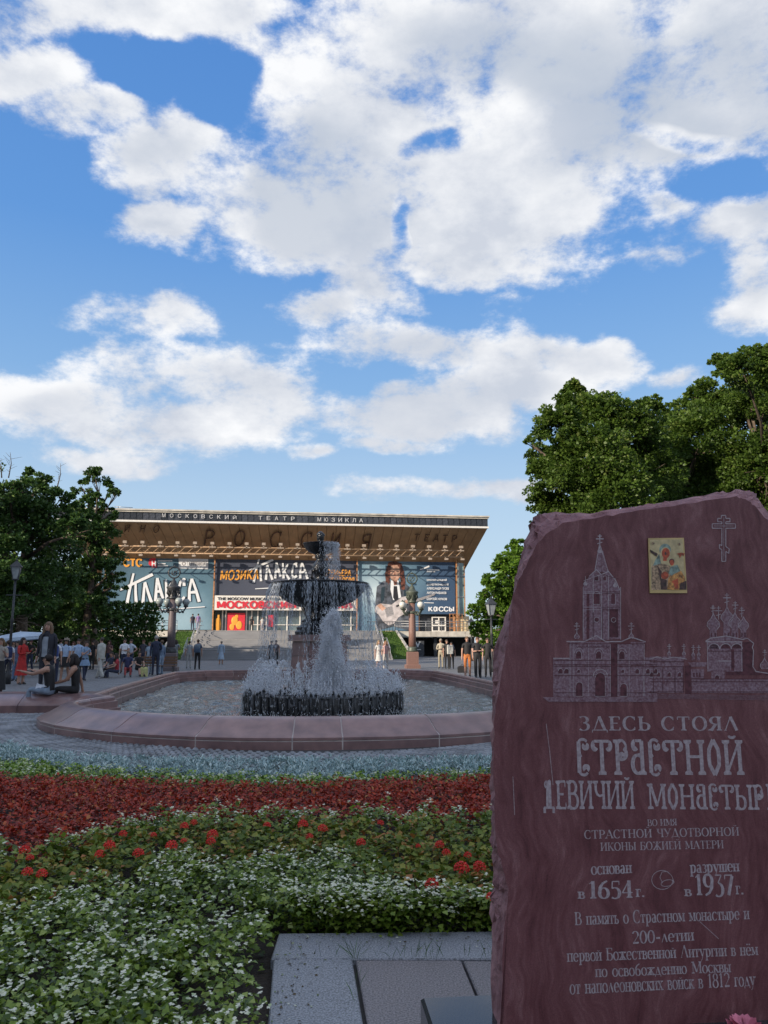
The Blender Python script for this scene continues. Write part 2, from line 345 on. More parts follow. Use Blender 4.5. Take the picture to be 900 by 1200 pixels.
# ------------------------------------------------------------------ lettering: drawn with a broad pen, with or without serifs
TK, TN = 0.17, 0.055
def arc(cx, cy, rx, ry, a0, a1, n=14):
    return [(cx + rx * cos(radians(a0 + (a1 - a0) * i / n)), cy + ry * sin(radians(a0 + (a1 - a0) * i / n))) for i in range(n + 1)]
def V_(x, y0=0, y1=1, s='bt', k='T'): return (k, [(x, y0), (x, y1)], s)
def H_(x0, x1, y, s=''): return ('t', [(x0, y), (x1, y)], s)
def D_(x0, y0, x1, y1, k='T', s=''): return (k, [(x0, y0), (x1, y1)], s)
def C_(*a): return ('c', arc(*a), '')
G = {
 'А': (.74, [D_(.04, 0, .37, 1, 't', 'b'), D_(.37, 1, .70, 0, 'T', 'e'), H_(.16, .56, .34)]),
 'Б': (.62, [V_(.12, 0, 1), H_(.12, .56, .97, 'r'), ('t', [(.12, .56), (.32, .56)], ''), C_(.32, .28, .26, .28, 90, -90), H_(.12, .32, .02)]),
 'В': (.64, [V_(.12, 0, 1), H_(.12, .3, .98), C_(.3, .76, .22, .22, 90, -90), H_(.12, .34, .54), C_(.34, .28, .25, .26, 90, -90), H_(.12, .34, .02)]),
 'Г': (.54, [V_(.12, 0, 1), H_(.12, .5, .97, 'r')]),
 'Д': (.80, [D_(.12, .03, .40, 1, 't'), D_(.40, 1, .68, .03, 'T'), H_(.02, .80, .03, 'LR')]),
 'Е': (.58, [V_(.12, 0, 1), H_(.12, .52, .97, 'r'), H_(.12, .42, .52), H_(.12, .54, .03, 'R')]),
 'Ж': (1.0, [V_(.5, 0, 1), ('t', [(.5, .5), (.12, .98)], 'e'), ('t', [(.5, .5), (.88, .98)], 'e'), ('T', [(.45, .55), (.08, 0)], 'e'), ('T', [(.55, .55), (.92, 0)], 'e')]),
 'З': (.56, [C_(.26, .76, .22, .23, 140, -90), C_(.26, .28, .26, .27, 90, -140)]),
 'И': (.78, [V_(.13, 0, 1), V_(.65, 0, 1), D_(.17, .12, .61, .88, 't')]),
 'Й': (.78, [V_(.13, 0, 1), V_(.65, 0, 1), D_(.17, .12, .61, .88, 't'), ('t', arc(.39, 1.26, .14, .1, 180, 360), '')]),
 'К': (.70, [V_(.12, 0, 1), D_(.18, .46, .58, .98, 't', 'e'), D_(.28, .56, .64, 0, 'T', 'e')]),
 'Л': (.76, [D_(.06, 0, .38, 1, 't'), ('t', [(.0, .02), (.14, .02)], ''), D_(.38, 1, .68, 0, 'T')]),
 'М': (.94, [V_(.12, 0, 1, 'bt', 't'), D_(.14, 1, .46, .12, 'T'), D_(.46, .12, .80, 1, 't'), V_(.82, 0, 1)]),
 'Н': (.78, [V_(.13, 0, 1), V_(.65, 0, 1), H_(.13, .65, .52)]),
 'О': (.76, [C_(.38, .5, .33, .5, 0, 360, 26)]),
 'П': (.78, [V_(.13, 0, 1), V_(.65, 0, 1), H_(.05, .73, .97)]),
 'Р': (.60, [V_(.12, 0, 1), H_(.12, .3, .98), C_(.3, .72, .25, .26, 90, -90), H_(.12, .3, .46)]),
 'С': (.68, [C_(.37, .5, .33, .5, 48, 312, 20), ('t', [(.60, .98), (.60, .74)], ''), ('t', [(.60, .26), (.60, .06)], '')]),
 'Т': (.68, [V_(.34, 0, 1, 'b'), H_(.03, .65, .97, 'lr')]),
 'У': (.68, [D_(.06, 1, .38, .36, 'T', 'b'), ('t', [(.64, 1), (.34, .18), (.24, .02), (.1, .04)], 'b')]),
 'Х': (.70, [D_(.08, 1, .60, 0, 'T', 'be'), D_(.58, 1, .08, 0, 't', 'be')]),
 'Ч': (.70, [V_(.58, 0, 1), ('c', [(.13, 1), (.13, .68), (.2, .52), (.34, .46), (.58, .5)], 't')]),
 'Ш': (1.04, [V_(.13, 0, 1), V_(.52, 0, 1), V_(.91, 0, 1), H_(.05, .99, .03)]),
 'Ы': (.90, [V_(.12, 0, 1), H_(.12, .3, .54), C_(.3, .28, .22, .26, 90, -90), H_(.12, .3, .02), V_(.78, 0, 1)]),
 'Ь': (.60, [V_(.12, 0, 1), H_(.12, .3, .54), C_(.3, .28, .24, .26, 90, -90), H_(.12, .3, .02)]),
 'Ю': (1.04, [V_(.12, 0, 1), H_(.12, .36, .52), C_(.66, .5, .3, .5, 0, 360, 24)]),
 'Я': (.66, [V_(.54, 0, 1), H_(.34, .54, .98), C_(.34, .72, .24, .26, 90, 270), H_(.34, .54, .46), D_(.36, .46, .08, 0, 'T', 'e')]),
 'З2': (.5, []),
 '1': (.46, [V_(.25, 0, 1, 'b'), D_(.06, .84, .25, .99, 't')]),
 '2': (.58, [C_(.28, .72, .23, .27, 160, -20), ('t', [(.5, .64), (.1, .06)], ''), ('T', [(.06, .07), (.54, .07)], '')]),
 '3': (.56, [('t', [(.08, .96), (.46, .96)], ''), ('t', [(.46, .96), (.24, .58)], ''), C_(.24, .26, .27, .32, 88, -130)]),
 '4': (.62, [V_(.42, 0, 1, 'b'), D_(.42, 1, .04, .3, 't'), H_(.04, .6, .3)]),
 '5': (.56, [('t', [(.14, .96), (.5, .96)], 'r'), ('t', [(.14, .96), (.11, .56)], ''), C_(.25, .29, .26, .31, 118, -130)]),
 '6': (.58, [C_(.3, .3, .24, .3, 0, 360, 20), ('c', [(.07, .3), (.1, .62), (.26, .88), (.5, 1)], '')]),
 '7': (.54, [H_(.04, .52, .96, 'l'), ('T', [(.5, .93), (.22, 0)], '')]),
 '8': (.56, [C_(.28, .26, .24, .27, 0, 360, 20), C_(.28, .77, .2, .22, 0, 360, 20)]),
 '9': (.58, [C_(.29, .7, .24, .3, 0, 360, 20), ('c', [(.52, .7), (.49, .38), (.33, .12), (.08, 0)], '')]),
 '0': (.60, [C_(.3, .5, .25, .5, 0, 360, 22)]),
 '.': (.26, [('T', [(.1, 0), (.1, .13)], '')]), '-': (.44, [('T', [(.06, .36), (.38, .36)], '')]),
 ' ': (.36, []),
 # tall Slavonic ligature capitals with curled ends
 'с~': (.56, [('T', [(.14, .06), (.14, .94)], ''), ('t', arc(.30, .90, .16, .1, 180, 20), ''), ('c', arc(.40, .80, .07, .07, 70, -230), ''), ('t', arc(.30, .10, .16, .1, 180, 340), ''), ('c', arc(.40, .19, .07, .07, -60, 230), ''), ('t', [(.14, .5), (.24, .56)], '')]),
 'т~': (.78, [V_(.39, 0, .96, 'b'), ('t', [(.10, .95), (.68, .95)], ''), ('T', arc(.12, .82, .07, .09, 100, 330), ''), ('T', arc(.66, .82, .07, .09, 80, -150), '')]),
 'р~': (.56, [V_(.14, 0, 1), ('t', arc(.28, .78, .2, .2, 130, -30), ''), ('c', arc(.28, .60, .2, .17, 60, -120), ''), ('T', arc(.30, .52, .06, .06, 0, 300), '')]),
 'а~': (.58, [V_(.46, 0, .97, 'b'), ('t', [(.46, .97), (.22, .97)], ''), ('T', arc(.2, .84, .08, .1, 90, 320), ''), ('c', arc(.28, .3, .2, .26, 60, 300), ''), ('t', [(.28, .56), (.46, .6)], '')]),
 'д~': (.70, [('T', [(.40, .06), (.40, 1)], ''), ('T', [(.22, .06), (.28, .95)], ''), ('t', [(.28, .95), (.42, 1)], ''), ('t', [(.02, .05), (.62, .05)], ''), ('T', [(.06, .05), (.06, -.14)], ''), ('T', [(.58, .05), (.58, -.14)], ''), ('t', arc(.2, .86, .09, .1, 60, 260), '')]),
 'й~': (.78, [V_(.13, 0, 1), V_(.65, 0, 1), D_(.17, .12, .61, .88, 't'), ('t', arc(.39, 1.13, .12, .06, 180, 360), '')]),
 'о~': (.60, [('c', [(.30, 1), (.12, .72), (.10, .5), (.12, .28), (.30, 0)], ''), ('c', [(.30, 0), (.48, .28), (.50, .5), (.48, .72), (.30, 1)], '')]),
}
LOW = {
 'а': (.46, [V_(.34, 0, .48, 'b'), ('c', [(.34, .46), (.3, .62), (.18, .66), (.08, .56)], ''), C_(.2, .18, .15, .18, 60, 330)]),
 'б': (.52, [C_(.26, .28, .2, .28, 0, 360, 18), ('c', [(.07, .3), (.08, .66), (.2, .86), (.44, 1.0)], '')]),
 'е': (.50, [C_(.26, .33, .21, .33, 0, 318, 18), H_(.06, .46, .36)]),
 'ё': (.50, [C_(.26, .33, .21, .33, 0, 318, 18), H_(.06, .46, .36), ('T', [(.14, .84), (.14, .95)], ''), ('T', [(.38, .84), (.38, .95)], '')]),
 'р': (.54, [V_(.12, -.3, .66), C_(.27, .34, .19, .32, 130, -130)]),
 'у': (.50, [D_(.06, .66, .26, .08, 'T', 'b'), ('t', [(.46, .66), (.2, -.2), (.08, -.28)], 'b')]),
}
def glyph(ch, vyaz=False):
    if vyaz:
        k = ch.lower() + '~'
        if k in G: return G[k], 1.0
        w, s = G[ch]; return (w, s), 1.0
    if ch in LOW: return LOW[ch], 1.0
    if ch in G: return G[ch], 1.0
    if ch.upper() in G: return G[ch.upper()], 0.66
    return (.4, []), 1.0
def stroke_polys(kind, pts, s, tk, tn, serif=True, mono=None):
    out = []; n = len(pts)
    ws = []
    for i in range(n):
        a = pts[max(i - 1, 0)]; b = pts[min(i + 1, n - 1)]
        dx_, dy_ = b[0] - a[0], b[1] - a[1]; l = math.hypot(dx_, dy_) or 1
        if mono: w = mono
        elif kind == 'T': w = tk
        elif kind == 't': w = tn
        else: w = tn + (tk - tn) * abs(dy_ / l) ** 1.5
        ws.append((w / 2, -dy_ / l, dx_ / l))
    closed = n > 3 and math.hypot(pts[0][0] - pts[-1][0], pts[0][1] - pts[-1][1]) < 1e-6
    for i in range(n - 1):
        w, nx, ny = ws[i]; w2, mx, my = ws[i + 1]
        if n > 2 and closed and i == n - 2: w2, mx, my = ws[0][0], ws[0][1], ws[0][2]
        p, q = pts[i], pts[i + 1]
        out.append([(p[0] - nx * w, p[1] - ny * w), (q[0] - mx * w2, q[1] - my * w2), (q[0] + mx * w2, q[1] + my * w2), (p[0] + nx * w, p[1] + ny * w)])
    if serif and not mono:
        st = tn * 0.9; sw = tk * 0.5 + 0.075
        def bar(x, y, d):     # bracketed foot: d=+1 above baseline, -1 below capline
            out.append([(x - sw, y), (x + sw, y), (x + sw, y + d * st), (x + tk * .5, y + d * (st + .05)), (x - tk * .5, y + d * (st + .05)), (x - sw, y + d * st)])
        y0, y1 = pts[0], pts[-1]
        if 'b' in s and 'be' != s[:2] and kind in 'Ttc' and (y0[1] <= y1[1]): bar(y0[0], y0[1], 1)
        if 'b' in s and y0[1] > y1[1]: bar(y0[0], y0[1], -1)
        if 't' in s: bar(pts[-1][0] if y1[1] >= y0[1] else y0[0], max(y1[1], y0[1]), -1)
        if 'e' in s: bar(y1[0], y1[1], 1 if y1[1] < y0[1] else -1)
        for c, P, dd in (('r', y1, -1), ('R', y1, 1), ('l', y0, -1), ('L', y0, 1)):
            if c in s:
                x, y = P
                ext = -.17 if kind == 't' and s == 'LR' and False else .2
                if s == 'LR': out.append([(x - .03, y), (x + .03, y), (x + .03, y - .17), (x - .03, y - .17)])
                else: out.append([(x - .035, y), (x + .035, y), (x + .02, y + dd * ext), (x - .02, y + dd * ext)])
    return out
def text_polys(txt, height=1.0, width=None, vyaz=False, bold=1.0, mono=None, shear=0.0, gap=.07, sx=1.0):
    """-> list of polygons per letter, spanning 0..width"""
    x = 0.0; letters = []
    for ch in txt:
        (w, st), k = glyph(ch, vyaz)
        tk, tn = TK * bold, TN * bold
        if vyaz: tk, tn = TK * bold, TN * 1.5
        kk = k
        polys = []
        for kind, pts, s in st:
            pp = [(a * kk * sx, b * kk) for a, b in pts]
            polys += stroke_polys(kind, pp, s, tk * (0.9 if k < 1 else 1), tn, True, mono)
        letters.append([[(x + a + shear * b, b) for a, b in P] for P in polys]); x += w * kk * sx + gap
    tot = max(x - gap, 1e-6); f = (width / height / tot) if width else 1.0
    return [[[(a * f * height, b * height) for a, b in P] for P in Ls] for Ls in letters], tot * f * height
def ccw(P):
    a = sum(P[i][0] * P[(i + 1) % len(P)][1] - P[(i + 1) % len(P)][0] * P[i][1] for i in range(len(P)))
    return P if a > 0 else P[::-1]
def lay(mb, polys, O, ex, ey, nrm, base=0.0, step=0.00004, m=0):
    """flat inlaid shapes on a plane, each a hair above the last so none coincide"""
    for i, P in enumerate(polys):
        o = O + nrm * (base + step * (i % 40))
        mb.poly([o + ex * a + ey * b for a, b in ccw(P)], m)
def sans(txt, size=1.0, extrude=0.0, bold=0.0):
    """plain sans lettering as a mesh in the XY plane; returns mesh and width"""
    cu = bpy.data.curves.new('t', 'FONT'); cu.body = txt; cu.size = size; cu.extrude = extrude; cu.offset = bold; cu.resolution_u = 3
    ob = bpy.data.objects.new('t', cu); COL.objects.link(ob)
    dg = bpy.context.evaluated_depsgraph_get(); dg.update()
    me = bpy.data.meshes.new_from_object(ob.evaluated_get(dg)); bpy.data.objects.remove(ob); bpy.data.curves.remove(cu)
    xs = [v.co.x for v in me.vertices] or [0]; ys = [v.co.y for v in me.vertices] or [0]
    return me, (min(xs), max(xs), min(ys), max(ys))
def put_sans(name, txt, m, O, ex, ey, x0, x1, y0, y1, parent=None, extrude=0.0, bold=0.0, **tags):
    """text stretched into the box x0..x1, y0..y1 of a plane"""
    me, (a, b, c, d) = sans(txt, 1.0, 0.0, bold)
    nr = ex.cross(ey); fx = (x1 - x0) / max(b - a, 1e-6); fy = (y1 - y0) / max(d - c, 1e-6)
    vs = [O + ex * (x0 + (v.co.x - a) * fx) + ey * (y0 + (v.co.y - c) * fy) for v in me.vertices]
    fs = [tuple(p.vertices) for p in me.polygons]; bpy.data.meshes.remove(me)
    mb = MB(); mb.v = [tuple(v) for v in vs]
    for f in fs: mb.face(f)
    if extrude:
        n0 = len(mb.v); mb.v += [tuple(Vector(v) + nr * extrude) for v in vs]
        edges = {}
        for f in fs:
            for i in range(len(f)):
                e = (f[i], f[(i + 1) % len(f)]); edges[e] = 1
        for f in fs: mb.face([n0 + i for i in f])
        for (i, j) in edges:
            if (j, i) not in edges: mb.face([i, j, n0 + j, n0 + i])
    return mb.build(name, m, parent, **tags)

# ------------------------------------------------------------------ ground
def brick_mat(name, c1, c2, mortar, scale, bw, bh, ms, rough=.7, bump=.6, rot=0.0, vary=.15, off=.5):
    m, t, p = new_mat(name); nn = t.nodes; ll = t.links
    tcn = nn.new('ShaderNodeTexCoord'); mp = nn.new('ShaderNodeMapping'); mp.inputs['Rotation'].default_value = (0, 0, rot)
    ll.new(tcn.outputs['Object'], mp.inputs[0])
    b = nn.new('ShaderNodeTexBrick'); b.offset = off
    b.inputs['Scale'].default_value = scale; b.inputs['Brick Width'].default_value = bw; b.inputs['Row Height'].default_value = bh
    b.inputs['Mortar Size'].default_value = ms; b.inputs['Color1'].default_value = (*c1, 1); b.inputs['Color2'].default_value = (*c2, 1); b.inputs['Mortar'].default_value = (*mortar, 1)
    ll.new(mp.outputs[0], b.inputs[0])
    no = nn.new('ShaderNodeTexNoise'); no.inputs['Scale'].default_value = 1.3; no.inputs['Detail'].default_value = 6; ll.new(tcn.outputs['Object'], no.inputs[0])
    mr = nn.new('ShaderNodeMapRange'); ll.new(no.outputs[0], mr.inputs[0]); mr.inputs[1].default_value = .3; mr.inputs[2].default_value = .7; mr.inputs[3].default_value = 1 - vary; mr.inputs[4].default_value = 1 + vary
    h = nn.new('ShaderNodeHueSaturation'); ll.new(b.outputs[0], h.inputs['Color']); ll.new(mr.outputs[0], h.inputs['Value'])
    ll.new(h.outputs[0], p.inputs['Base Color']); p.inputs['Roughness'].default_value = rough
    bp = nn.new('ShaderNodeBump'); bp.inputs['Strength'].default_value = bump; bp.inputs['Distance'].default_value = .01
    inv = nn.new('ShaderNodeMath'); inv.operation = 'SUBTRACT'; inv.inputs[0].default_value = 1; ll.new(b.outputs['Fac'], inv.inputs[1])
    ll.new(inv.outputs[0], bp.inputs['Height']); ll.new(bp.outputs[0], p.inputs['Normal'])
    MC[name] = m; return m
M_paver = brick_mat('plaza pavers', (.20, .205, .215), (.165, .17, .18), (.07, .07, .07), 1.0, .6, .3, .012)
M_asphalt = mat('asphalt', (.055, .055, .058), .9, bump=.4, bscale=60)
M_soil = mat('soil', (.035, .026, .02), .95, bump=1.0, bscale=30, scale=9)
g = MB(); g.quad((-900, -700, 0), (900, -700, 0), (900, 1500, 0), (-900, 1500, 0)); g.build('ground', M_asphalt, kind='structure')
# the square's paving (its own sheet a little above the ground)
pz = MB(); pts = [L(-60, -40, 0), L(60, -40, 0), L(60, 70, 0), L(-60, 70, 0)]
pl = MB(); pl.poly([(-60, -40, 0), (60, -40, 0), (60, 70, 0), (-60, 70, 0)])
o = pl.build('plaza_paving', M_paver, kind='structure', loc=(FX, FY, .004), rz=TH)

# flower-bed outlines, from near to far, as lines across the view
def line(pp, z=.15): return [at(x, y, z) for x, y in pp]
B0 = line([(0, 868), (83, 880), (150, 885), (300, 886), (577, 884)])
B1 = line([(0, 887), (100, 898), (300, 908), (440, 906), (577, 900)])
B2 = line([(0, 910), (100, 913), (300, 920), (440, 915), (577, 908)])
B3 = line([(0, 995), (50, 990), (100, 980), (150, 970), (200, 962), (300, 958), (577, 955)])
B4 = line([(0, 1014), (100, 992), (200, 976), (300, 970), (577, 968)])
B5 = line([(0, 1070), (35, 1075), (100, 1040), (167, 1030), (187, 1015), (300, 1007), (400, 1010), (465, 1035), (508, 1063), (547, 1073), (577, 1100)])
def yb(B, x):
    """height of a bed line at x; keeps curving away outside the frame"""
    xs = [p.x for p in B]; ys = [p.y for p in B]
    x = np.asarray(x, dtype=float); r = np.interp(x, xs, ys)
    sl = (ys[1] - ys[0]) / (xs[1] - xs[0]); r = np.where(x < xs[0], ys[0] + sl * (x - xs[0]) * .9, r)
    r = np.where(x > xs[-1], ys[-1] + .06 * (x - xs[-1]), r)
    return r
XL, XR = -9.0, 6.0
bed = MB(); xs = np.linspace(XL, XR, 40); ys = yb(B0, xs)
for i in range(39):
    bed.quad((xs[i], -1.0, .012), (xs[i + 1], -1.0, .012), (xs[i + 1], min(ys[i + 1], 12.5), .012), (xs[i], min(ys[i], 12.5), .012))
bed.build('flower_bed_soil', M_soil, kind='structure')

# ------------------------------------------------------------------ scattered leaves
def leaves(P, Nn, size, aspect=.6, fold=.25, curl=.25, seed=0, jit=.35):
    """six-point folded leaves at P pointing along Nn (outward direction); returns V, F(quads)"""
    r = np.random.default_rng(seed); n = len(P)
    d = Nn / np.linalg.norm(Nn, axis=1, keepdims=True)
    up = np.tile(np.array([0, 0, 1.0]), (n, 1)) + r.normal(0, jit, (n, 3))
    side = np.cross(d, up); side /= np.linalg.norm(side, axis=1, keepdims=True) + 1e-9
    nor = np.cross(side, d)
    s = (size * r.uniform(.7, 1.3, n))[:, None] if np.isscalar(size) else size[:, None]
    w = s * aspect * .5
    a = P; b = P + d * s * .5 + side * w + nor * w * fold; c = P + d * s * .95 - nor * s * curl
    e = P + d * s * .5 - side * w + nor * w * fold; m = P + d * s * .55
    V = np.stack([a, b, m, e, c], 1).reshape(-1, 3)
    i = (np.arange(n) * 5)[:, None]
    F = np.concatenate([i + np.array([[0, 1, 4, 2]]), i + np.array([[0, 2, 4, 3]])], 1).reshape(-1, 4)
    return V, F
def bed_points(near, far, dens, seed, x0=XL + .5, x1=XR - .5, ymin=1.0, ymax=13.0, jy=.06):
    r = np.random.default_rng(seed); A = (x1 - x0) * (ymax - ymin); n = int(A * dens)
    x = r.uniform(x0, x1, n); y = r.uniform(ymin, ymax, n)
    lo = (near(x) if near else np.full(n, ymin)) + r.normal(0, jy, n); hi = far(x) + r.normal(0, jy, n)
    k = (y > lo) & (y < hi) & (np.abs(x) < .56 * y + 2.6)       # nothing far outside what could be seen
    return np.stack([x[k], y[k]], 1)
SLAB_X0, SLAB_Y1 = -.60, 4.47
def off_slab(p, pad=-.02): return p[~((p[:, 0] > -.565 + (4.43 - p[:, 1]) * .11 - .085) & (p[:, 1] < SLAB_Y1 + pad))]
def bushes(name, pts, mats, hgt, spread, nl, size, seed, aspect=.6, upright=.5, curl=.25, fold=.25, zb=0.0, hnoise=.3, **tags):
    """low bedding plants: leaves springing from around each plant's crown"""
    r = np.random.default_rng(seed); n = len(pts)
    hh = hgt * (1 + hnoise * r.normal(0, .5, n)).clip(.5, 1.6)
    ang = r.uniform(0, 2 * pi, (n, nl)); t = r.uniform(0, 1, (n, nl)) ** .55
    rad = spread * t * r.uniform(.5, 1.1, (n, nl))
    z = hh[:, None] * (1 - .9 * t ** 1.6 * r.uniform(.0, 1.15, (n, nl))) + zb
    X = pts[:, 0:1] + rad * np.cos(ang); Y = pts[:, 1:2] + rad * np.sin(ang)
    P = np.stack([X, Y, np.maximum(z, .02)], 2).reshape(-1, 3)
    el = np.clip(upright * (1.2 - t) + r.normal(0, .25, (n, nl)), -.4, 2)
    Nn = np.stack([np.cos(ang + r.normal(0, .6, (n, nl))), np.sin(ang + r.normal(0, .6, (n, nl))), el], 2).reshape(-1, 3)
    V, F = leaves(P, Nn, size, aspect, fold, curl, seed + 1)
    rv = np.repeat(np.clip(np.repeat(r.normal(0, .12, n), nl) + r.uniform(0, 1, n * nl), 0, 1), 2)
    me = np_mesh(name, V, F, mats, rnd=rv)
    return add(name, me, kind='stuff', **tags), hh
def blooms(name, C, m, size, seed, petals=5, cluster=1, spread=0.0, **tags):
    r = np.random.default_rng(seed); C = np.repeat(C, cluster, 0) + (r.normal(0, 1, (len(C) * cluster, 3)) * np.array([spread, spread, spread * .6]) if cluster > 1 else 0)
    n = len(C); C2 = np.repeat(C, petals, 0); a = np.tile(np.arange(petals) * 2 * pi / petals, n) + np.repeat(r.uniform(0, 6, n), petals)
    tl = np.repeat(r.normal(0, .35, (n, 2)), petals, 0)
    Nn = np.stack([np.cos(a), np.sin(a), .35 + tl[:, 0] * np.cos(a) + tl[:, 1] * np.sin(a)], 1)
    V, F = leaves(C2, Nn, size, 1.0, .1, .1, seed + 3, jit=.1)
    return V, F, np.repeat(r.uniform(0, 1, n * petals), 2)
f0 = lambda B: (lambda x: yb(B, x))
M_beg = leaf_mat('begonia leaf', [(0, (.045, .085, .012)), (.45, (.16, .25, .03)), (.8, (.29, .40, .055)), (1, (.42, .50, .12))], .38, .35, .5)
M_wht = leaf_mat('white petal', [(0, (.50, .60, .34)), (.35, (.80, .80, .60)), (1, (.90, .88, .74))], .5, .2)
M_red = leaf_mat('dark red leaf', [(0, (.15, .015, .008)), (.5, (.38, .032, .014)), (.9, (.54, .07, .022)), (1, (.52, .20, .06))], .5, .2)
M_blu = leaf_mat('silver blue leaf', [(0, (.20, .30, .30)), (.6, (.40, .54, .54)), (1, (.62, .72, .68))], .6, .1)
M_grn = leaf_mat('small light leaf', [(0, (.09, .18, .02)), (.6, (.24, .38, .05)), (.9, (.40, .52, .10)), (1, (.6, .65, .42))], .5, .2)
M_ger = leaf_mat('geranium leaf', [(0, (.07, .12, .014)), (.5, (.17, .23, .03)), (.85, (.30, .29, .045)), (1, (.42, .17, .05))], .6, .2)
# white begonias, the near bed
p = off_slab(bed_points(None, f0(B5), 100, 11, ymin=1.6, ymax=6.5))
r_ = np.random.default_rng(19); near = np.concatenate([p[p[:, 1] < 6.6], np.stack([r_.uniform(-.5, 2.0, 320), r_.uniform(4.50, 4.62, 320)], 1)])
o, hh = bushes('white_begonia_bed', near, M_beg, .20, .10, 44, .035, 12, aspect=.85, upright=.5, hnoise=.22, label='dense bed of small white begonias with glossy green leaves in the foreground', category='flower bed')
r_ = np.random.default_rng(15); k = r_.uniform(0, 1, len(near)) < .97
C = np.stack([near[k, 0] + r_.normal(0, .05, k.sum()), near[k, 1] + r_.normal(0, .05, k.sum()), hh[k] + r_.uniform(-.02, .045, k.sum())], 1)
V, F, rv = blooms('b', C, None, .014, 16, 4, 5, .032)
add('white_begonia_flowers', np_mesh('white_begonia_flowers', V, F, M_wht, rnd=rv), kind='stuff', label='small white flowers scattered over the green foreground bed', category='flowers')
# thin strip of white begonias beyond the geraniums
p = bed_points(f0(B4), f0(B3), 90, 21, ymin=3.5, ymax=9, jy=.1)
o, hh = bushes('white_begonia_strip', p, M_beg, .21, .09, 24, .042, 22, aspect=.85, label='narrow strip of white begonias between the red leaves and the geraniums', category='flower bed')
r_ = np.random.default_rng(25)
C = np.stack([p[:, 0], p[:, 1], hh + r_.uniform(0, .04, len(p))], 1)
V, F, rv = blooms('b', C, None, .015, 26, 4, 4, .025)
add('white_strip_flowers', np_mesh('white_strip_flowers', V, F, M_wht, rnd=rv), kind='stuff', label='white flowers along the front edge of the dark red band', category='flowers')
# geraniums
p = off_slab(bed_points(f0(B5), f0(B4), 75, 31, ymin=3.0, ymax=9, jy=.08))
bushes('geranium_bed', p, M_ger, .20, .11, 26, .046, 32, aspect=.95, curl=.1, label='olive green geranium foliage with browning leaves across the middle of the bed', category='flower bed')
# red foliage
p = bed_points(f0(B3), f0(B2), 130, 41, ymin=4.5, ymax=13, jy=.05)
bushes('red_foliage_band', p, M_red, .17, .08, 18, .042, 42, aspect=.62, upright=.8, hnoise=.18, label='broad band of dark red leafy plants', category='flower bed')
p = bed_points(f0(B2), f0(B1), 90, 51, ymin=6, ymax=13.5, jy=.05)
bushes('light_green_strip', p, M_grn, .15, .09, 18, .04, 52, aspect=.8, upright=.8, label='thin pale green strip between the red band and the silver plants', category='flower bed')
r_ = np.random.default_rng(55); k = r_.uniform(0, 1, len(p)) < .5
C = np.stack([p[k, 0], p[k, 1], np.full(k.sum(), .16)], 1)
V, F, rv = blooms('b', C, None, .02, 56, 4, 2, .02)
add('pale_strip_flowers', np_mesh('pale_strip_flowers', V, F, M_wht, rnd=rv), kind='stuff', label='tiny pale flowers on the thin light green strip', category='flowers')
p = bed_points(f0(B1), f0(B0), 120, 61, ymin=7, ymax=15, jy=.04)
bushes('silver_blue_border', p, M_blu, .12, .08, 20, .065, 62, aspect=.24, upright=1.6, curl=.2, fold=.1, label='feathery silver blue plants edging the bed beside the cobbles', category='flower bed')

# geranium heads one by one
M_gh = mat('geranium red', (.72, .02, .012), .55, var=.2, scale=60)
M_stem = mat('flower stem', (.06, .12, .03), .6)
def geranium_mesh(seed):
    r = random.Random(seed); mb = MB()
    for i in range(30):
        z = 1 - 2 * (i + .5) / 34 * .62; a = i * 2.4; q = sqrt(max(0, 1 - z * z))
        c = Vector((q * cos(a), q * sin(a), z)) * .04; d = c.normalized(); u = d.cross(Vector((0, 0, 1)) if abs(d.z) < .9 else Vector((1, 0, 0))).normalized(); w = d.cross(u)
        for k in range(3):
            t = k * 2.09 + r.random(); e = (u * cos(t) + w * sin(t)); f = (u * -sin(t) + w * cos(t))
            mb.poly([c, c + e * .010 + f * .007 + d * .003, c + e * .017 + d * .006, c + e * .010 - f * .007 + d * .003])
    return mb.mesh('flower_head', M_gh)
GH = [geranium_mesh(i) for i in range(4)]
st = MB(); st.tube([(0, 0, -.2), (.004, .003, -.1), (0, 0, -.005)], .0035, 5); ST = st.mesh('stem', M_stem)
GP = [(93, 588, 1.2), (100, 993, .7), (97, 1022, .9), (148, 1025, .9), (384, 0, 0)]
heads = [(29, 997, 1), (35, 1006, .7), (32, 1023, .9), (49, 1025, .9), (117, 1002, .9), (128, 992, 1.1), (144, 978, .8), (162, 1001, 1.0), (201, 992, 1.1), (216, 969, .9), (227, 965, .8), (249, 979, 1.1), (247, 987, .9), (215, 986, .6),
         (313, 968, .8), (355, 967, 1.1), (378, 972, 1.0), (363, 981, .7), (423, 988, .9), (446, 965, .7), (515, 991, .9), (523, 1000, .8), (548, 1003, .7), (541, 1019, 1.3), (562, 1017, 1.1), (506, 1038, 1.1), (576, 1052, .8), (490, 992, .5), (180, 979, .6)]
side_words = ['leftmost', 'left', 'centre-left', 'centre', 'centre-right', 'right']
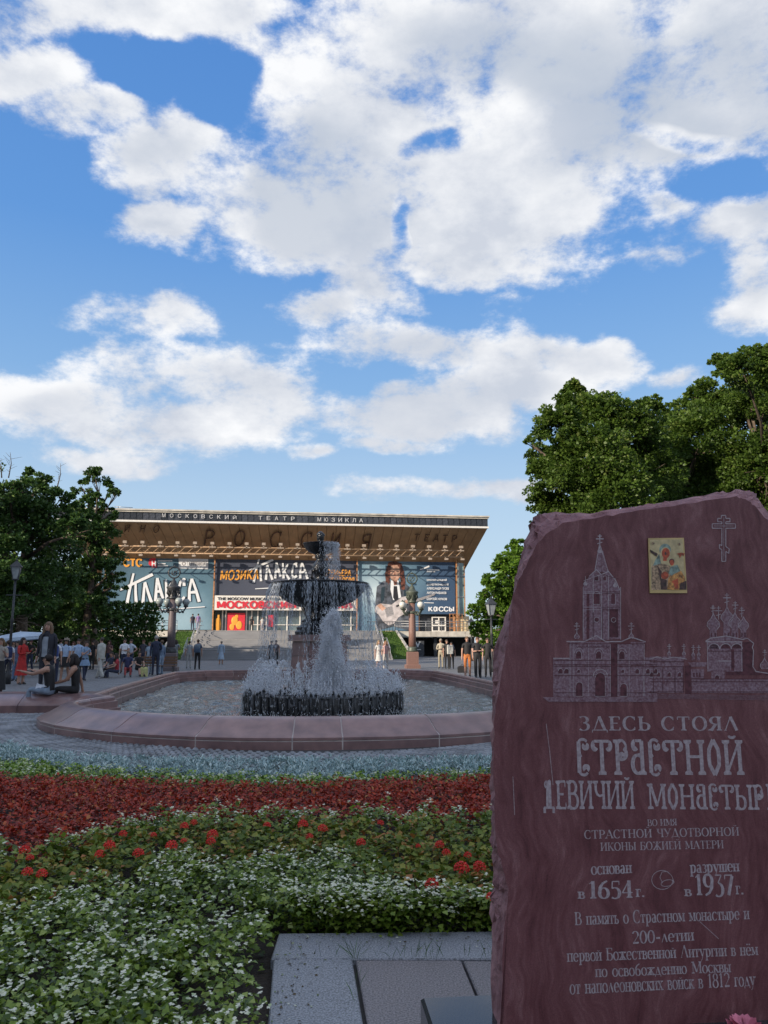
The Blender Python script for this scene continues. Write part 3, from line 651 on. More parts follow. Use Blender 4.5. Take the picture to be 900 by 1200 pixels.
for i, (px, py, s) in enumerate(sorted(heads)):
    P = at(px, py, .24)
    t = thing('red_geranium', None, 'flower', P, rz=i * 1.3, group='red geranium flower heads above the green bed')
    lab = ['big', 'round', 'loose', 'small'][0 if s > 1.05 else 1 if s > .95 else 2 if s > .75 else 3]
    near_ = 'beside the stele' if px > 480 else 'below the red band' if py < 985 else 'at the bed left end' if px < 60 else 'amid green leaves'
    ORD = 'first second third fourth fifth sixth seventh eighth ninth tenth eleventh twelfth thirteenth fourteenth fifteenth sixteenth seventeenth eighteenth nineteenth twentieth'.split()
    nn_ = len(heads); pos = f"{ORD[i]} from the left" if i < nn_ // 2 else f"{ORD[nn_ - 1 - i]} from the right"
    t['label'] = f"{lab} red geranium head {near_}, {pos}"
    t.scale = (s * .8,) * 3
    add('flower_head', GH[i % 4], t); add('stem', ST, t)

# ------------------------------------------------------------------ cobbles between the basin and the beds
r_ = np.random.default_rng(3)
M_cob = mat('cobble', (.23, .24, .255), .55, var=.25, scale=2.2, bump=.2, bscale=50)
cob = MB(); row = 0; 
for ri in range(30):
    R = 9.6 + ri * .165                       # rings that follow the basin
    n = int(2 * pi * R / .20)
    for j in range(n):
        a = 2 * pi * (j + (ri % 2) * .5) / n
        x, y = R * sin(a), -R * cos(a)
        P = L(x * .62, (y + 0) * 1.0 if y < 0 else y)
        if y > -2.5: continue
        if P.y > 19.5 or P.x < -12 or P.x > 7: continue
        if P.y < float(yb(B0, P.x)) - .1 or abs(P.x) > P.y * .55 + 1.5: continue
        cob.box((P.x, P.y, .012 + r_.uniform(0, .006)), (.118, .080, .05), rz=atan2(cos(a) * .62, sin(a)) * 0 + TH + a * .8, bev=.018)
cb = MB(); N_c = 60
for j in range(N_c):
    a0, a1 = -1.75 + 3.5 * j / N_c, -1.75 + 3.5 * (j + 1) / N_c
    q_ = lambda R, a: tuple(L(R * sin(a) * .62, -R * cos(a), .009))
    cb.poly([q_(9.2, a0), q_(14.6, a0), q_(14.6, a1), q_(9.2, a1)])
cb.build('cobble_bedding', mat('dark sand joints', (.06, .06, .062), .95), kind='structure')
cob.build('cobble_ring', M_cob, kind='stuff', label='grey cobbles laid in arcs between the basin and the flower bed', category='cobbles')

# ------------------------------------------------------------------ granite slabs by the stele
M_gran = mat('grey granite', (.25, .26, .28), .5, var=.34, scale=120, bump=.05, bscale=160, detail=6, rnd=.10, spec=.5)
M_gran2 = mat('brown granite', (.23, .205, .205), .55, var=.32, scale=120, bump=.05, bscale=160, detail=6, rnd=.10)
sl = MB(); sl.prism([(-.34, 1.0, .012), (2.6, 1.0, .012), (2.6, 4.44, .012), (-.54, 4.41, .012)], (0, 0, .02)); base = sl.build('slab_footing', mat('mortar', (.06, .058, .055), .9), kind='structure')
def slab(P, m, dz=0.0):
    """a slab from its four top corners, chamfered, slightly uneven"""
    b = MB(); cx0 = sum(p[0] for p in P) / 4; cy0 = sum(p[1] for p in P) / 4; z1, z0 = 0, -.05
    ins = lambda p, d: (p[0] - cx0 - d * (1 if p[0] > cx0 else -1), p[1] - cy0 - d * (1 if p[1] > cy0 else -1))
    for d, z in ((.003, z0), (.003, z1 - .006), (.009, z1)):
        for p in P: x, y = ins(p, d); b.v.append((x, y, z + (dz * .6 if p[0] > cx0 else 0)))
    b.face([8, 9, 10, 11])
    for r in (0, 4):
        for k in range(4): k2 = (k + 1) % 4; b.face([r + k, r + k2, r + 4 + k2, r + 4 + k])
    b.build('granite_slab', m, base, loc=(cx0, cy0, .062 + dz))
slab([(-.56, 4.09), (.62, 4.09), (.62, 4.46), (-.565, 4.43)], M_gran); slab([(.625, 4.09), (2.3, 4.09), (2.3, 4.5), (.625, 4.46)], M_gran)
slab([(-.46, 3.3), (-.068, 3.3), (-.153, 4.08), (-.545, 4.08)], M_gran, .003); slab([(-.055, 3.3), (.435, 3.3), (.380, 4.08), (-.140, 4.08)], M_gran2); slab([(.445, 3.3), (1.05, 3.3), (1.05, 4.08), (.387, 4.08)], M_gran2, -.003); slab([(1.06, 3.3), (2.25, 3.3), (2.25, 4.08), (1.06, 4.08)], M_gran)
slab([(-.40, 2.5), (.1, 2.5), (.1, 3.29), (-.45, 3.29)], M_gran2); slab([(.11, 2.5), (1.0, 2.5), (1.0, 3.29), (.11, 3.29)], M_gran); slab([(1.01, 2.5), (2.2, 2.5), (2.2, 3.29), (1.01, 3.29)], M_gran2)
slab([(-.36, 1.6), (.5, 1.6), (.5, 2.49), (-.395, 2.49)], M_gran); slab([(.51, 1.6), (2.2, 1.6), (2.2, 2.49), (.51, 2.49)], M_gran2)
# wisps of grass in the joints
r_ = np.random.default_rng(9); gp = []
for (cx0, cy0, n, sx_, sy_) in ((-.135, 4.09, 26, .012, .01), (.22, 4.09, 26, .08, .01), (.02, 4.09, 8, .1, .01), (-.12, 3.8, 10, .008, .2), (.5, 4.1, 8, .05, .02), (-.3, 4.1, 6, .1, .01)):
    gp.append(np.stack([cx0 + r_.normal(0, sx_, n), cy0 + r_.normal(0, sy_, n), np.full(n, .06)], 1))
gp = np.concatenate(gp); Nn = np.stack([r_.normal(0, .5, len(gp)), r_.normal(0, .35, len(gp)), np.ones(len(gp))], 1)
V, F = leaves(gp, Nn, r_.uniform(.03, .14, len(gp)), .035, .1, .15, 5)
add('joint_grass', np_mesh('joint_grass', V, F, leaf_mat('grass blade', [(0, (.04, .1, .03)), (1, (.09, .18, .05))]), rnd=np.repeat(r_.uniform(0, 1, len(gp)), 2)), kind='stuff', label='thin wisps of grass growing from the joints between granite slabs', category='grass')

# fallen petals, soil crumbs and leaf bits on the slabs
r_ = np.random.default_rng(91); n = 260; e_ = np.abs(r_.normal(0, .12, n)); sd_ = r_.uniform(0, 1, n) < .5
X = np.where(sd_, -.55 + (4.43 - 3.9) * .11 + e_, r_.uniform(-.5, 1.0, n)); Y = np.where(sd_, r_.uniform(3.2, 4.4, n), 4.42 - e_)
V, F = leaves(np.stack([X, Y, np.full(n, .069)], 1), np.stack([r_.normal(0, 1, n), r_.normal(0, 1, n), np.full(n, .05)], 1), r_.uniform(.006, .022, n), .6, .1, .1, 92)
add('fallen_petals', np_mesh('fallen_petals', V, F, leaf_mat('litter', [(0, (.03, .02, .012)), (.55, (.10, .07, .03)), (.7, (.12, .18, .04)), (1, (.7, .7, .6))], .7, 0), rnd=np.repeat(r_.uniform(0, 1, n), 2)), kind='stuff', label='fallen petals and crumbs of soil along the slab edges', category='litter')

# ------------------------------------------------------------------ the memorial stone
SA = radians(5.7)
SX = Vector((cos(SA), sin(SA), 0)); SN = Vector((sin(SA), -cos(SA), 0)); SZ = Vector((0, 0, 1))
SO = Vector((0.47, 3.0, 0))
def st(px, py, back=0.0):        # point of the stone's face (along, up)
    o = SO - SN * back; d = ray(px, py); c = Vector((0, 0, EYE))
    t = (o - c).dot(SN) / d.dot(SN); p = c + d * t - SO
    return (p.dot(SX), p.z)
def stone_mat():
    m, t, p = new_mat('crimson quartzite'); nn = t.nodes; ll = t.links
    tcn = nn.new('ShaderNodeTexCoord')
    w0 = nn.new('ShaderNodeTexNoise'); w0.inputs['Scale'].default_value = 1.9; w0.inputs['Detail'].default_value = 3; ll.new(tcn.outputs['Object'], w0.inputs[0])
    ad = nn.new('ShaderNodeVectorMath'); ad.operation = 'MULTIPLY_ADD'; ll.new(w0.outputs['Color'], ad.inputs[0]); ad.inputs[1].default_value = (.42, .42, .5); ll.new(tcn.outputs['Object'], ad.inputs[2])
    mp = nn.new('ShaderNodeMapping'); mp.inputs['Scale'].default_value = (26, 9, 4.2); mp.inputs['Rotation'].default_value = (0, .28, 0); ll.new(ad.outputs[0], mp.inputs[0])
    n1 = nn.new('ShaderNodeTexNoise'); n1.inputs['Scale'].default_value = 1.6; n1.inputs['Detail'].default_value = 8; n1.inputs['Roughness'].default_value = .62; ll.new(mp.outputs[0], n1.inputs[0])
    wv = nn.new('ShaderNodeTexWave'); wv.inputs['Scale'].default_value = 1.1; wv.inputs['Distortion'].default_value = 9; wv.inputs['Detail'].default_value = 5; wv.inputs['Detail Scale'].default_value = 2.2; ll.new(ad.outputs[0], wv.inputs[0])
    mx = nn.new('ShaderNodeMath'); mx.operation = 'MULTIPLY_ADD'; ll.new(wv.outputs['Fac'], mx.inputs[0]); mx.inputs[1].default_value = .16; ll.new(n1.outputs[0], mx.inputs[2])
    cr = nn.new('ShaderNodeValToRGB'); e = cr.color_ramp.elements; e.new(.5); e.new(.6)
    for el_, (q, c) in zip(e, [(.28, (.105, .034, .040)), (.48, (.170, .058, .064)), (.70, (.225, .090, .096)), (.94, (.34, .17, .175))]): el_.position = q; el_.color = (*c, 1)
    ll.new(mx.outputs[0], cr.inputs[0])
    sp = nn.new('ShaderNodeTexNoise'); sp.inputs['Scale'].default_value = 260; sp.inputs['Detail'].default_value = 2; ll.new(tcn.outputs['Object'], sp.inputs[0])
    mr = nn.new('ShaderNodeMapRange'); ll.new(sp.outputs[0], mr.inputs[0]); mr.inputs[1].default_value = .3; mr.inputs[2].default_value = .7; mr.inputs[3].default_value = .8; mr.inputs[4].default_value = 1.2
    h = nn.new('ShaderNodeHueSaturation'); ll.new(cr.outputs[0], h.inputs['Color']); ll.new(mr.outputs[0], h.inputs['Value'])
    ll.new(h.outputs[0], p.inputs['Base Color']); p.inputs['Roughness'].default_value = .5; p.inputs['Specular IOR Level'].default_value = .35
    b = nn.new('ShaderNodeBump'); b.inputs['Strength'].default_value = .25; b.inputs['Distance'].default_value = .002; ll.new(n1.outputs[0], b.inputs['Height']); ll.new(b.outputs[0], p.inputs['Normal'])
    return m
M_stone = stone_mat()
M_rough = mat('broken quartzite', (.42, .22, .23), .8, var=.3, scale=9, bump=1.0, bscale=26, col2=(.20, .085, .095), detail=7)
M_inl = mat('engraved pale', (.58, .50, .52), .9, var=.22, scale=90, col2=(.36, .27, .29))
M_inl2 = mat('engraved tone', (.38, .27, .31), .95, var=.35, scale=120, col2=(.19, .085, .10))
M_ind = mat('engraved dark', (.13, .045, .055), .8, var=.2, scale=60)
face_px = [(586, 1290), (586, 1200), (590, 1099), (595, 1055), (595, 1040), (588, 1012), (583, 996), (580, 960), (579, 930), (578, 880), (580, 840), (583, 817), (590, 775), (597, 736), (601, 699), (609, 678), (618, 659), (628, 640), (640, 626), (658, 613),
           (691, 608), (728, 602), (775, 595), (827, 586), (863, 582), (874, 585), (884, 593), (893, 602), (905, 618), (925, 640), (940, 680), (950, 760), (948, 860), (955, 960), (950, 1080), (958, 1200), (958, 1290)]
back_px = [(577, 1290), (577, 1200), (575, 1102), (575, 1060), (577, 1040), (576, 1010), (576, 990), (575, 950), (575, 930), (576, 890), (577, 850), (577, 815), (577, 785), (585, 738), (600, 704), (606, 668), (613, 640), (621, 612), (626, 604), (640, 600),
           (690, 601), (735, 595), (790, 586), (841, 578), (866, 574), (880, 576), (887, 585), (897, 600), (908, 612), (930, 635), (946, 680), (953, 760), (950, 860), (957, 960), (952, 1080), (960, 1200), (960, 1290)]
def resample(P, k):
    out = []
    for i in range(len(P) - 1):
        for j in range(k): out.append((P[i][0] + (P[i + 1][0] - P[i][0]) * j / k, P[i][1] + (P[i + 1][1] - P[i][1]) * j / k))
    out.append(P[-1]); return out
Fc = resample([st(x, y) for x, y in face_px], 4); Bc = resample([st(x, y, .17) for x, y in back_px], 4)
Fc[0] = (Fc[0][0], .2); Bc[0] = (Bc[0][0], .2); Fc[-1] = (Fc[-1][0], .2); Bc[-1] = (Bc[-1][0], .2)
rr = random.Random(4)
stele = thing('memorial_stone', 'tall rough-edged crimson stone stele with engraved Russian text and monastery', 'memorial stone', SO)
mb = MB(); n = len(Fc)
jx = [rr.gauss(0, .0022) for _ in range(n)]; jz = [rr.gauss(0, .0022) for _ in range(n)]
F3 = [SX * (a + jx[i]) + SZ * (b + (jz[i] if 0 < i < n - 1 else 0)) for i, (a, b) in enumerate(Fc)]
mb.poly([p for p in F3][::-1], 0)
# broken edge: five rings from the dressed face back to the widest line, then round to the back
ring_t = [0, .12, .3, .5, .72, .92, 1.15, 1.4]
rings = []
cx_s = sum(a for a, b in Fc) / n; 
for k, t in enumerate(ring_t):
    R = []
    for i in range(n):
        tt = min(t, 1.0); fa, fb = Fc[i]; ba, bb = Bc[i]
        a = fa + (ba - fa) * (tt ** .7); b = fb + (bb - fb) * (tt ** .7)
        if t > 1: a += (cx_s - a) * (t - 1) * .16; b -= (t - 1) * .05 * (b - .2)
        nz = 0 if k == 0 else .006 + .004 * sin(k * 2 + i * .7)
        a += rr.gauss(0, nz * .8) + (jx[i] if k == 0 else 0); b += (rr.gauss(0, nz * .8) if 0 < i < n - 1 else 0) + (jz[i] if k == 0 and 0 < i < n - 1 else 0)
        R.append(SX * a + SZ * max(b, .2) - SN * (t * .17 + (rr.gauss(0, .006) if k else 0)))
    rings.append(R)
base_i = len(mb.v)
for R in rings: mb.v += [tuple(p) for p in R]
for k in range(len(rings) - 1):
    for i in range(n - 1):
        q = base_i + k * n + i
        if (i + k) % 2: mb.face([q, q + 1, q + n + 1], 1, False); mb.face([q, q + n + 1, q + n], 1, False)
        else: mb.face([q, q + 1, q + n], 1, False); mb.face([q + 1, q + n + 1, q + n], 1, False)
mb.face([base_i + (len(rings) - 1) * n + i for i in range(n)], 1)
mb.build('stone_body', [M_stone, M_rough], stele)

# inscriptions: (text, left px, right px, baseline y left, baseline y right, cap height px, style)
def inscribe(txt, x0, x1, y0, y1, h, vy=False, bold=1.0, m=None, name='inscription', mono=None, sx=1.0, gap=.07):
    a = st(x0, y0); b = st(x1, y1); top = st(x0, y0 - h)
    ex = SX * (b[0] - a[0]) + SZ * (b[1] - a[1]); wd = ex.length; ex.normalize(); H = top[1] - a[1]
    L_, _ = text_polys(txt, H, wd, vy, bold, gap=gap, sx=sx)
    # keep letter height when the width is squeezed
    f = None
    x = [p[0] for G_ in L_ for P in G_ for p in P]; y = [p[1] for G_ in L_ for P in G_ for p in P]
    k = H / (H * 1.0)
    tot = text_polys(txt, 1.0, None, vy, bold, gap=gap, sx=sx)[1]; squeeze = wd / (tot * H)
    mb = MB(); O = SX * a[0] + SZ * a[1]
    for G_ in L_:
        lay(mb, [[(p[0], p[1] / squeeze) for p in P] for P in G_], O, ex, SZ, SN, .0007)
    mb.build(name, m or M_inl, stele)
inscribe('ЗДЕСЬ СТОЯЛ', 678, 865, 856, 856, 18.5, bold=1.1, gap=.16, sx=1.15)
inscribe('СТРАСТНОЙ', 675, 872, 908, 908, 37, True, bold=.88, gap=.07)
inscribe('ДЕВИЧИЙ', 637, 744, 948, 948, 27, True, bold=.85, gap=.06)
inscribe('МОНАСТЫР', 760, 896, 948, 949, 27, True, bold=.85, gap=.06); inscribe('Ь', 900, 913, 949, 949, 27, True, bold=.85)
inscribe('ВО ИМЯ', 759, 793, 968, 967, 8, bold=.9)
inscribe('СТРАСТНОЙ ЧУДОТВОРНОЙ', 685, 866, 983, 979, 11, bold=.85, gap=.1)
inscribe('ИКОНЫ БОЖИЕЙ МАТЕРИ', 704, 848, 997, 994, 10, bold=.85, gap=.1)
inscribe('основан', 693, 740, 1025, 1023, 14, bold=1.0)
inscribe('разрушен', 809, 866, 1023, 1021, 14, bold=1.0)
inscribe('в', 678, 685, 1053, 1053, 15); inscribe('1654', 690, 742, 1053, 1052, 22, bold=1.1); inscribe('г.', 746, 756, 1051, 1051, 15)
inscribe('в', 803, 810, 1050, 1050, 15); inscribe('1937', 815, 860, 1049, 1049, 23, bold=1.1); inscribe('г.', 863, 872, 1048, 1048, 15)
inscribe('В память о Страстном монастыре и', 674, 878, 1084, 1077, 14, bold=.85)
inscribe('200-летии', 741, 813, 1106, 1102, 15, bold=.85)
inscribe('первой Божественной Литургии в нём', 665, 888, 1127, 1119, 14, bold=.85)
inscribe('по освобождению Москвы', 698, 856, 1145, 1139, 14, bold=.85)
inscribe('от наполеоновских войск в 1812 году', 668, 885, 1165, 1155, 15, bold=.85)

def sline(mb, pts, w, m=0, lvl=.0012):
    P2 = [st(*p) for p in pts]; s = st(0, 0)
    k = 3.02 / 900 * w / 2
    for i in range(len(P2) - 1):
        a, b = P2[i], P2[i + 1]; dx_, dy_ = b[0] - a[0], b[1] - a[1]; l = math.hypot(dx_, dy_) or 1; nx, ny = -dy_ / l * k, dx_ / l * k
        sline.n = (sline.n + 1) % 60
        o = SN * (lvl + .000015 * sline.n)
        mb.poly([SX * x + SZ * y + o for x, y in ccw([(a[0] - nx, a[1] - ny), (b[0] - nx, b[1] - ny), (b[0] + nx, b[1] + ny), (a[0] + nx, a[1] + ny)])], m)
sline.n = 0
def sfill(mb, pts, m=0, lvl=.0006):
    sfill.n = (sfill.n + 1) % 30
    mb.poly([SX * x + SZ * y + SN * (lvl + .000012 * sfill.n) for x, y in ccw([st(*p) for p in pts])], m)
sfill.n = 0
# engraved monastery, drawn after the stone
A = lambda x, y: (640 + x / 5.4538, 600 + y / 5.4538)      # left part
Bq = lambda x, y: (770 + x / 6.923, 680 + y / 6.923)        # right part
en = MB()
def rect(f, x0, y0, x1, y1, m=1, lvl=.0006): sfill(en, [f(x0, y0), f(x1, y0), f(x1, y1), f(x0, y1)], m, lvl)
def win(f, x, y, w, h, arch=True, lvl=.0010):
    pts = [f(x - w, y), f(x + w, y), f(x + w, y - h)] + ([f(x + w * cos(t), y - h - w * sin(t)) for t in (.5, 1.05, 1.57, 2.1, 2.6)] if arch else []) + [f(x - w, y - h)]
    sfill(en, pts, 2, lvl)
    if w > 8: sline(en, pts, .55)
def ln(f, *pts, w=.9, m=0): sline(en, [f(*p) for p in pts], w, m)
def dk(f, *pts, w=.7): sline(en, [f(*p) for p in pts], w, 2, .0016)
def cross(f, x, y, h, w=.9):
    ln(f, (x, y), (x, y - h), w=w); ln(f, (x - h * .28, y - h * .66), (x + h * .28, y - h * .66), w=w); ln(f, (x - h * .15, y - h * .86), (x + h * .15, y - h * .86), w=w * .8); ln(f, (x - h * .18, y - h * .3), (x + h * .18, y - h * .42), w=w * .8)
def onion(f, x, y, r, m=1):
    P_ = [(x - r * .55, y), (x - r, y - r * .6), (x - r * .9, y - r * 1.15), (x - r * .35, y - r * 1.75), (x, y - r * 2.5), (x + r * .35, y - r * 1.75), (x + r * .9, y - r * 1.15), (x + r, y - r * .6), (x + r * .55, y)]
    sfill(en, [f(*q) for q in P_], m); ln(f, *P_, w=.7)
# bell tower
rect(A, 45, 935, 160, 1180); rect(A, 150, 830, 410, 1180); rect(A, 460, 845, 540, 1180); rect(A, 540, 830, 628, 980); rect(A, 540, 985, 709, 1180)
rect(A, 415, 845, 455, 1180, 2); rect(A, 628, 930, 709, 985)
sfill(en, [A(236, 820), A(236, 480), A(275, 410), A(320, 370), A(352, 400), A(352, 820)], 1); sfill(en, [A(354, 820), A(354, 400), A(395, 378), A(440, 440), A(468, 490), A(475, 810)], 1)
rect(A, 258, 520, 276, 815, 2, .0009); rect(A, 402, 520, 462, 600, 1, .0009); rect(A, 404, 620, 460, 800, 2, .00085)
sfill(en, [A(312, 370), A(335, 245), A(352, 245), A(352, 385)], 1); sfill(en, [A(354, 385), A(354, 245), A(365, 250), A(398, 385)], 1)
ln(A, (312, 370), (330, 262), (338, 215), (346, 215), (360, 262), (398, 385), w=.9); onion(A, 342, 262, 14, 0); cross(A, 342, 230, 88, 1.4)
for x in (236, 300, 354, 398, 475): ln(A, (x, 815), (x, 480 if x in (236, 475) else 405), w=.8)
for y in (400, 510, 520, 608, 625): ln(A, (238, y + (40 if y == 400 else 0)), (352, y), w=.6); dk(A, (356, y), (470, y + (30 if y == 400 else 0)), w=.5)
ln(A, (275, 410), (320, 368), (352, 400), (398, 380), (445, 440), (470, 500), w=1.0)
win(A, 322, 590, 22, 60); win(A, 428, 590, 13, 60); win(A, 322, 440, 12, 25); win(A, 375, 440, 10, 22)
for cx0, cy0, r in ((322, 688, 14), (430, 690, 12)): sfill(en, [A(cx0 + r * cos(t * .52), cy0 + r * sin(t * .52)) for t in range(12)], 2, .0011); ln(A, *[(cx0 + (r + 3) * cos(t * .6), cy0 + (r + 3) * sin(t * .6)) for t in range(11)], w=.6)
dk(A, (359, 630), (359, 810)); dk(A, (300, 640), (300, 800))
for x, y in ((250, 470), (440, 480)): onion(A, x, y, 12, 0); ln(A, (x, y - 25), (x, y - 60), w=.6)
for x in (195, 543): onion(A, x, 810, 16, 1); cross(A, x, 775, 70, .8)
ln(A, (130, 828), (245, 828), (320, 790), (380, 828), (480, 828), (545, 800), (635, 830), w=1.2); dk(A, (140, 842), (630, 842)); ln(A, (45, 935), (150, 935), w=1.2)
for x in (152, 176, 270, 410, 458, 530, 626): ln(A, (x, 840), (x, 1178 if x < 540 else 985), w=.6)
for y in (948, 975, 985, 1045, 1155): dk(A, (50, y), (709, y), w=.6)
for x in (208, 335, 484): win(A, x, 940, 17, 35); ln(A, *[(x + 28 * cos(t * .35), 900 - 30 * sin(t * .35)) for t in range(10)], w=.6)
for x in range(190, 390, 24): dk(A, (x, 856), (x + 10, 866), (x + 20, 856), w=.5)
win(A, 345, 1178, 32, 120); ln(A, *[(345 + 46 * cos(t * .35), 1050 - 46 * sin(t * .35)) for t in range(10)], w=1.0)
win(A, 212, 1178, 22, 70); win(A, 495, 1178, 22, 60)
for x in (92, 130): win(A, x, 1035, 15, 20)
for x in (208, 490): win(A, x, 1030, 9, 16)
for x in (582, 650, 700): win(A, x, 1035, 12, 22)
for x in (620, 626): ln(A, (x, 1000), (x, 1175), w=.5)
# wall with kokoshniks, then the cathedral
rect(Bq, -60, 620, 215, 915); ln(Bq, (-60, 640), (0, 620), (60, 640), (130, 625), (180, 630), (240, 640), w=.9)
for x in (-30, 45, 145, 212): dk(Bq, (x, 700), (x, 910))
for y in (660, 700, 800, 822, 905): dk(Bq, (-60, y), (220, y)); dk(Bq, (275, y), (900, y)) if y > 750 else None
for x in (-45, 12, 98, 182): win(Bq, x, 785, 13, 28)
rect(Bq, 228, 690, 275, 925, 2, .0008); rect(Bq, 280, 800, 910, 915); sfill(en, [Bq(250, 665), Bq(410, 665), Bq(395, 700), Bq(270, 700)], 1); rect(Bq, 275, 720, 380, 795)
for x in (298, 322, 346): win(Bq, x, 785, 6, 36, False)
for x, y in ((97, 640), (216, 640), (292, 650), (336, 650)): onion(Bq, x, y - 35, 13, 1); cross(Bq, x, y - 65, 60, .7); rect(Bq, x - 12, y - 36, x + 12, y)
rect(Bq, 405, 500, 685, 740); rect(Bq, 685, 500, 780, 740, 2, .0008); rect(Bq, 440, 740, 550, 800); rect(Bq, 555, 740, 900, 770, 2, .0008)
ln(Bq, (392, 495), (430, 470), (560, 452), (690, 480), (730, 470), (782, 512), (770, 545), (780, 570), (775, 700), (800, 740), (900, 755), w=1.1); ln(Bq, (392, 497), (690, 500), w=1.3)
ln(Bq, (405, 500), (412, 740), w=.8); ln(Bq, (685, 500), (688, 740), w=.8)
sfill(en, [Bq(425, 470), Bq(560, 450), Bq(690, 490), Bq(410, 492)], 1)
for x in (460, 555, 645): sfill(en, [Bq(x + 40 * cos(t * .31), 555 - 38 * sin(t * .31)) for t in range(11)], 2, .0009); ln(Bq, *[(x + 46 * cos(t * .31), 558 - 44 * sin(t * .31)) for t in range(11)], w=1.0)
dk(Bq, (410, 575), (685, 575)); ln(Bq, (480, 655), (600, 655), w=1.0); rect(Bq, 600, 560, 625, 735, 2, .0009)
win(Bq, 486, 800, 18, 14)
for x, y, r in ((455, 400, 52), (565, 340, 50), (630, 385, 50), (700, 400, 42)):
    onion(Bq, x, y, r, 1); rect(Bq, x - r * .55, y, x + r * .55, 470); 
    for q in (-.3, .3): win(Bq, x + r * q, 460, 5, 30, True)
cross(Bq, 565, 215, 110, 1.1); cross(Bq, 632, 262, 92, .9); cross(Bq, 452, 275, 75, .9); cross(Bq, 497, 320, 110, .9); cross(Bq, 685, 300, 85, .9)
onion(Bq, 870, 720, 36, 1); cross(Bq, 872, 630, 70, .6)
# ground line of the drawing
for i in range(9): ln(A, (-20 + i * 4, 1185 + i * 3.2), (709, 1183 + i * 3.6), w=.55, m=1)
for i in range(5): ln(Bq, (0, 925 + i * 8), (930, 935 + i * 9), w=.5, m=1)
en.build('engraved_monastery', [M_inl, M_inl2, M_ind], stele)
# engraved orthodox cross, outline only
ec = MB(); cc = lambda x, y: (640 + x / 3.4615, 600 + y / 3.4615)
out = [(710, 14), (728, 14), (728, 26), (745, 26), (745, 40), (728, 40), (728, 48), (767, 48), (767, 66), (728, 66), (728, 140), (742, 150), (740, 168), (728, 160), (728, 200), (712, 200), (712, 152), (702, 148), (702, 132), (712, 136), (712, 66), (673, 66), (673, 48), (712, 48), (712, 40), (695, 40), (695, 26), (710, 26), (710, 14)]
sline(ec, [cc(*p) for p in out], 1.1); sline(ec, [cc(720, 22), cc(720, 194)], .6); sline(ec, [cc(680, 57), cc(760, 57)], .6)
ec.build('engraved_cross', M_inl, stele)
bl = MB(); bc = lambda x, y: (620 + x / 3.2143, 820 + y / 3.2143)
sline(bl, [bc(501 + 40 * cos(t * .35) * (1 if t < 14 else .9), 678 + 36 * sin(t * .35)) for t in range(17)], .7)
sline(bl, [bc(*p) for p in ((502, 690), (492, 668), (500, 648), (520, 646), (536, 662), (546, 688))], .6); sline(bl, [bc(520 + 24 * cos(t * .5), 690 + 12 * sin(t * .5) - 4 * cos(t * .5)) for t in range(14)], .6)
bl.build('engraved_bell', M_inl, stele)
sc = MB()
for q in ([(640, 848), (644, 880), (648, 920)], [(601, 910), (603, 955)], [(820, 1080), (842, 1100)]): sline(sc, q, .6)
sc.build('scratch', M_inl, stele)

# small enamel icon let into the stone (a generic mother and child)
ic = thing('enamel_icon', 'small rectangular enamel icon of a mother and child set high in the stone', 'icon', SO)
M_iw = mat('icon ivory', (.66, .52, .27), .35, var=.12, scale=40); M_ib = mat('icon sky blue', (.27, .36, .30), .4, scale=50, var=.3); M_ir = mat('icon brown red', (.48, .08, .03), .4, scale=60, var=.3)
M_io = mat('icon ochre', (.68, .26, .07), .4, var=.4, scale=90); M_id = mat('icon dark', (.07, .03, .025), .4, var=.4, scale=80); M_ig = mat('icon robe', (.42, .28, .17), .5, var=.4, scale=110)
IM = [M_iw, M_ib, M_ir, M_io, M_id, M_ig]
q = lambda x, y: st(750 + x / 13.846, 620 + y / 13.846)
fr = MB(); P4 = [q(122, 150), q(700, 145), q(755, 1040), q(150, 1040)]
fr.prism([SX * a + SZ * b - SN * .004 for a, b in ccw(P4)][::-1], SN * .010); fr.build('frame', mat('icon frame gilt', (.55, .40, .18), .35, var=.15, metal=.3), ic)
def icon_part(name, polys):
    b = MB()
    for k, (m_, pts) in enumerate(polys): b.poly([SX * x + SZ * y + SN * (.0064 + .00012 * icon_part.n) for x, y in ccw([q(*p) for p in pts])], m_); icon_part.n += 1
    b.build(name, IM, ic)
icon_part.n = 0
el_ = lambda cx, cy, rx, ry, n=14: [(cx + rx * cos(2 * pi * i / n), cy + ry * sin(2 * pi * i / n)) for i in range(n)]
icon_part('background_panel', [(0, [(150, 175), (680, 170), (715, 985), (170, 990)])])
icon_part('mother_figure', [(5, [(175, 990), (175, 620), (230, 540), (330, 560), (470, 600), (520, 760), (480, 985)]), (1, el_(395, 340, 95, 100)), (1, [(300, 400), (330, 560), (200, 600), (230, 520)]), (0, el_(400, 390, 82, 95)), (2, el_(405, 395, 66, 85)), (2, [(370, 440), (430, 440), (420, 520), (360, 520)]), (4, [(270, 600), (340, 690), (330, 800), (420, 830), (420, 985), (330, 980), (320, 850)]), (2, el_(390, 755, 60, 62)), (4, el_(400, 400, 12, 30)), (5, [(380, 560), (450, 600), (440, 690), (370, 660)])])
icon_part('child_figure', [(1, [(480, 620), (590, 580), (640, 680), (520, 770), (450, 720)]), (0, el_(495, 540, 62, 70)), (4, el_(500, 530, 44, 48)), (2, el_(502, 548, 36, 48)), (3, [(450, 790), (560, 720), (650, 680), (715, 790), (710, 985), (560, 990), (430, 980)]), (2, [(500, 850), (600, 800), (610, 960), (520, 985)]), (3, [(450, 900), (520, 870), (560, 985), (440, 980)]), (4, [(640, 880), (735, 840), (740, 985), (620, 985)])])
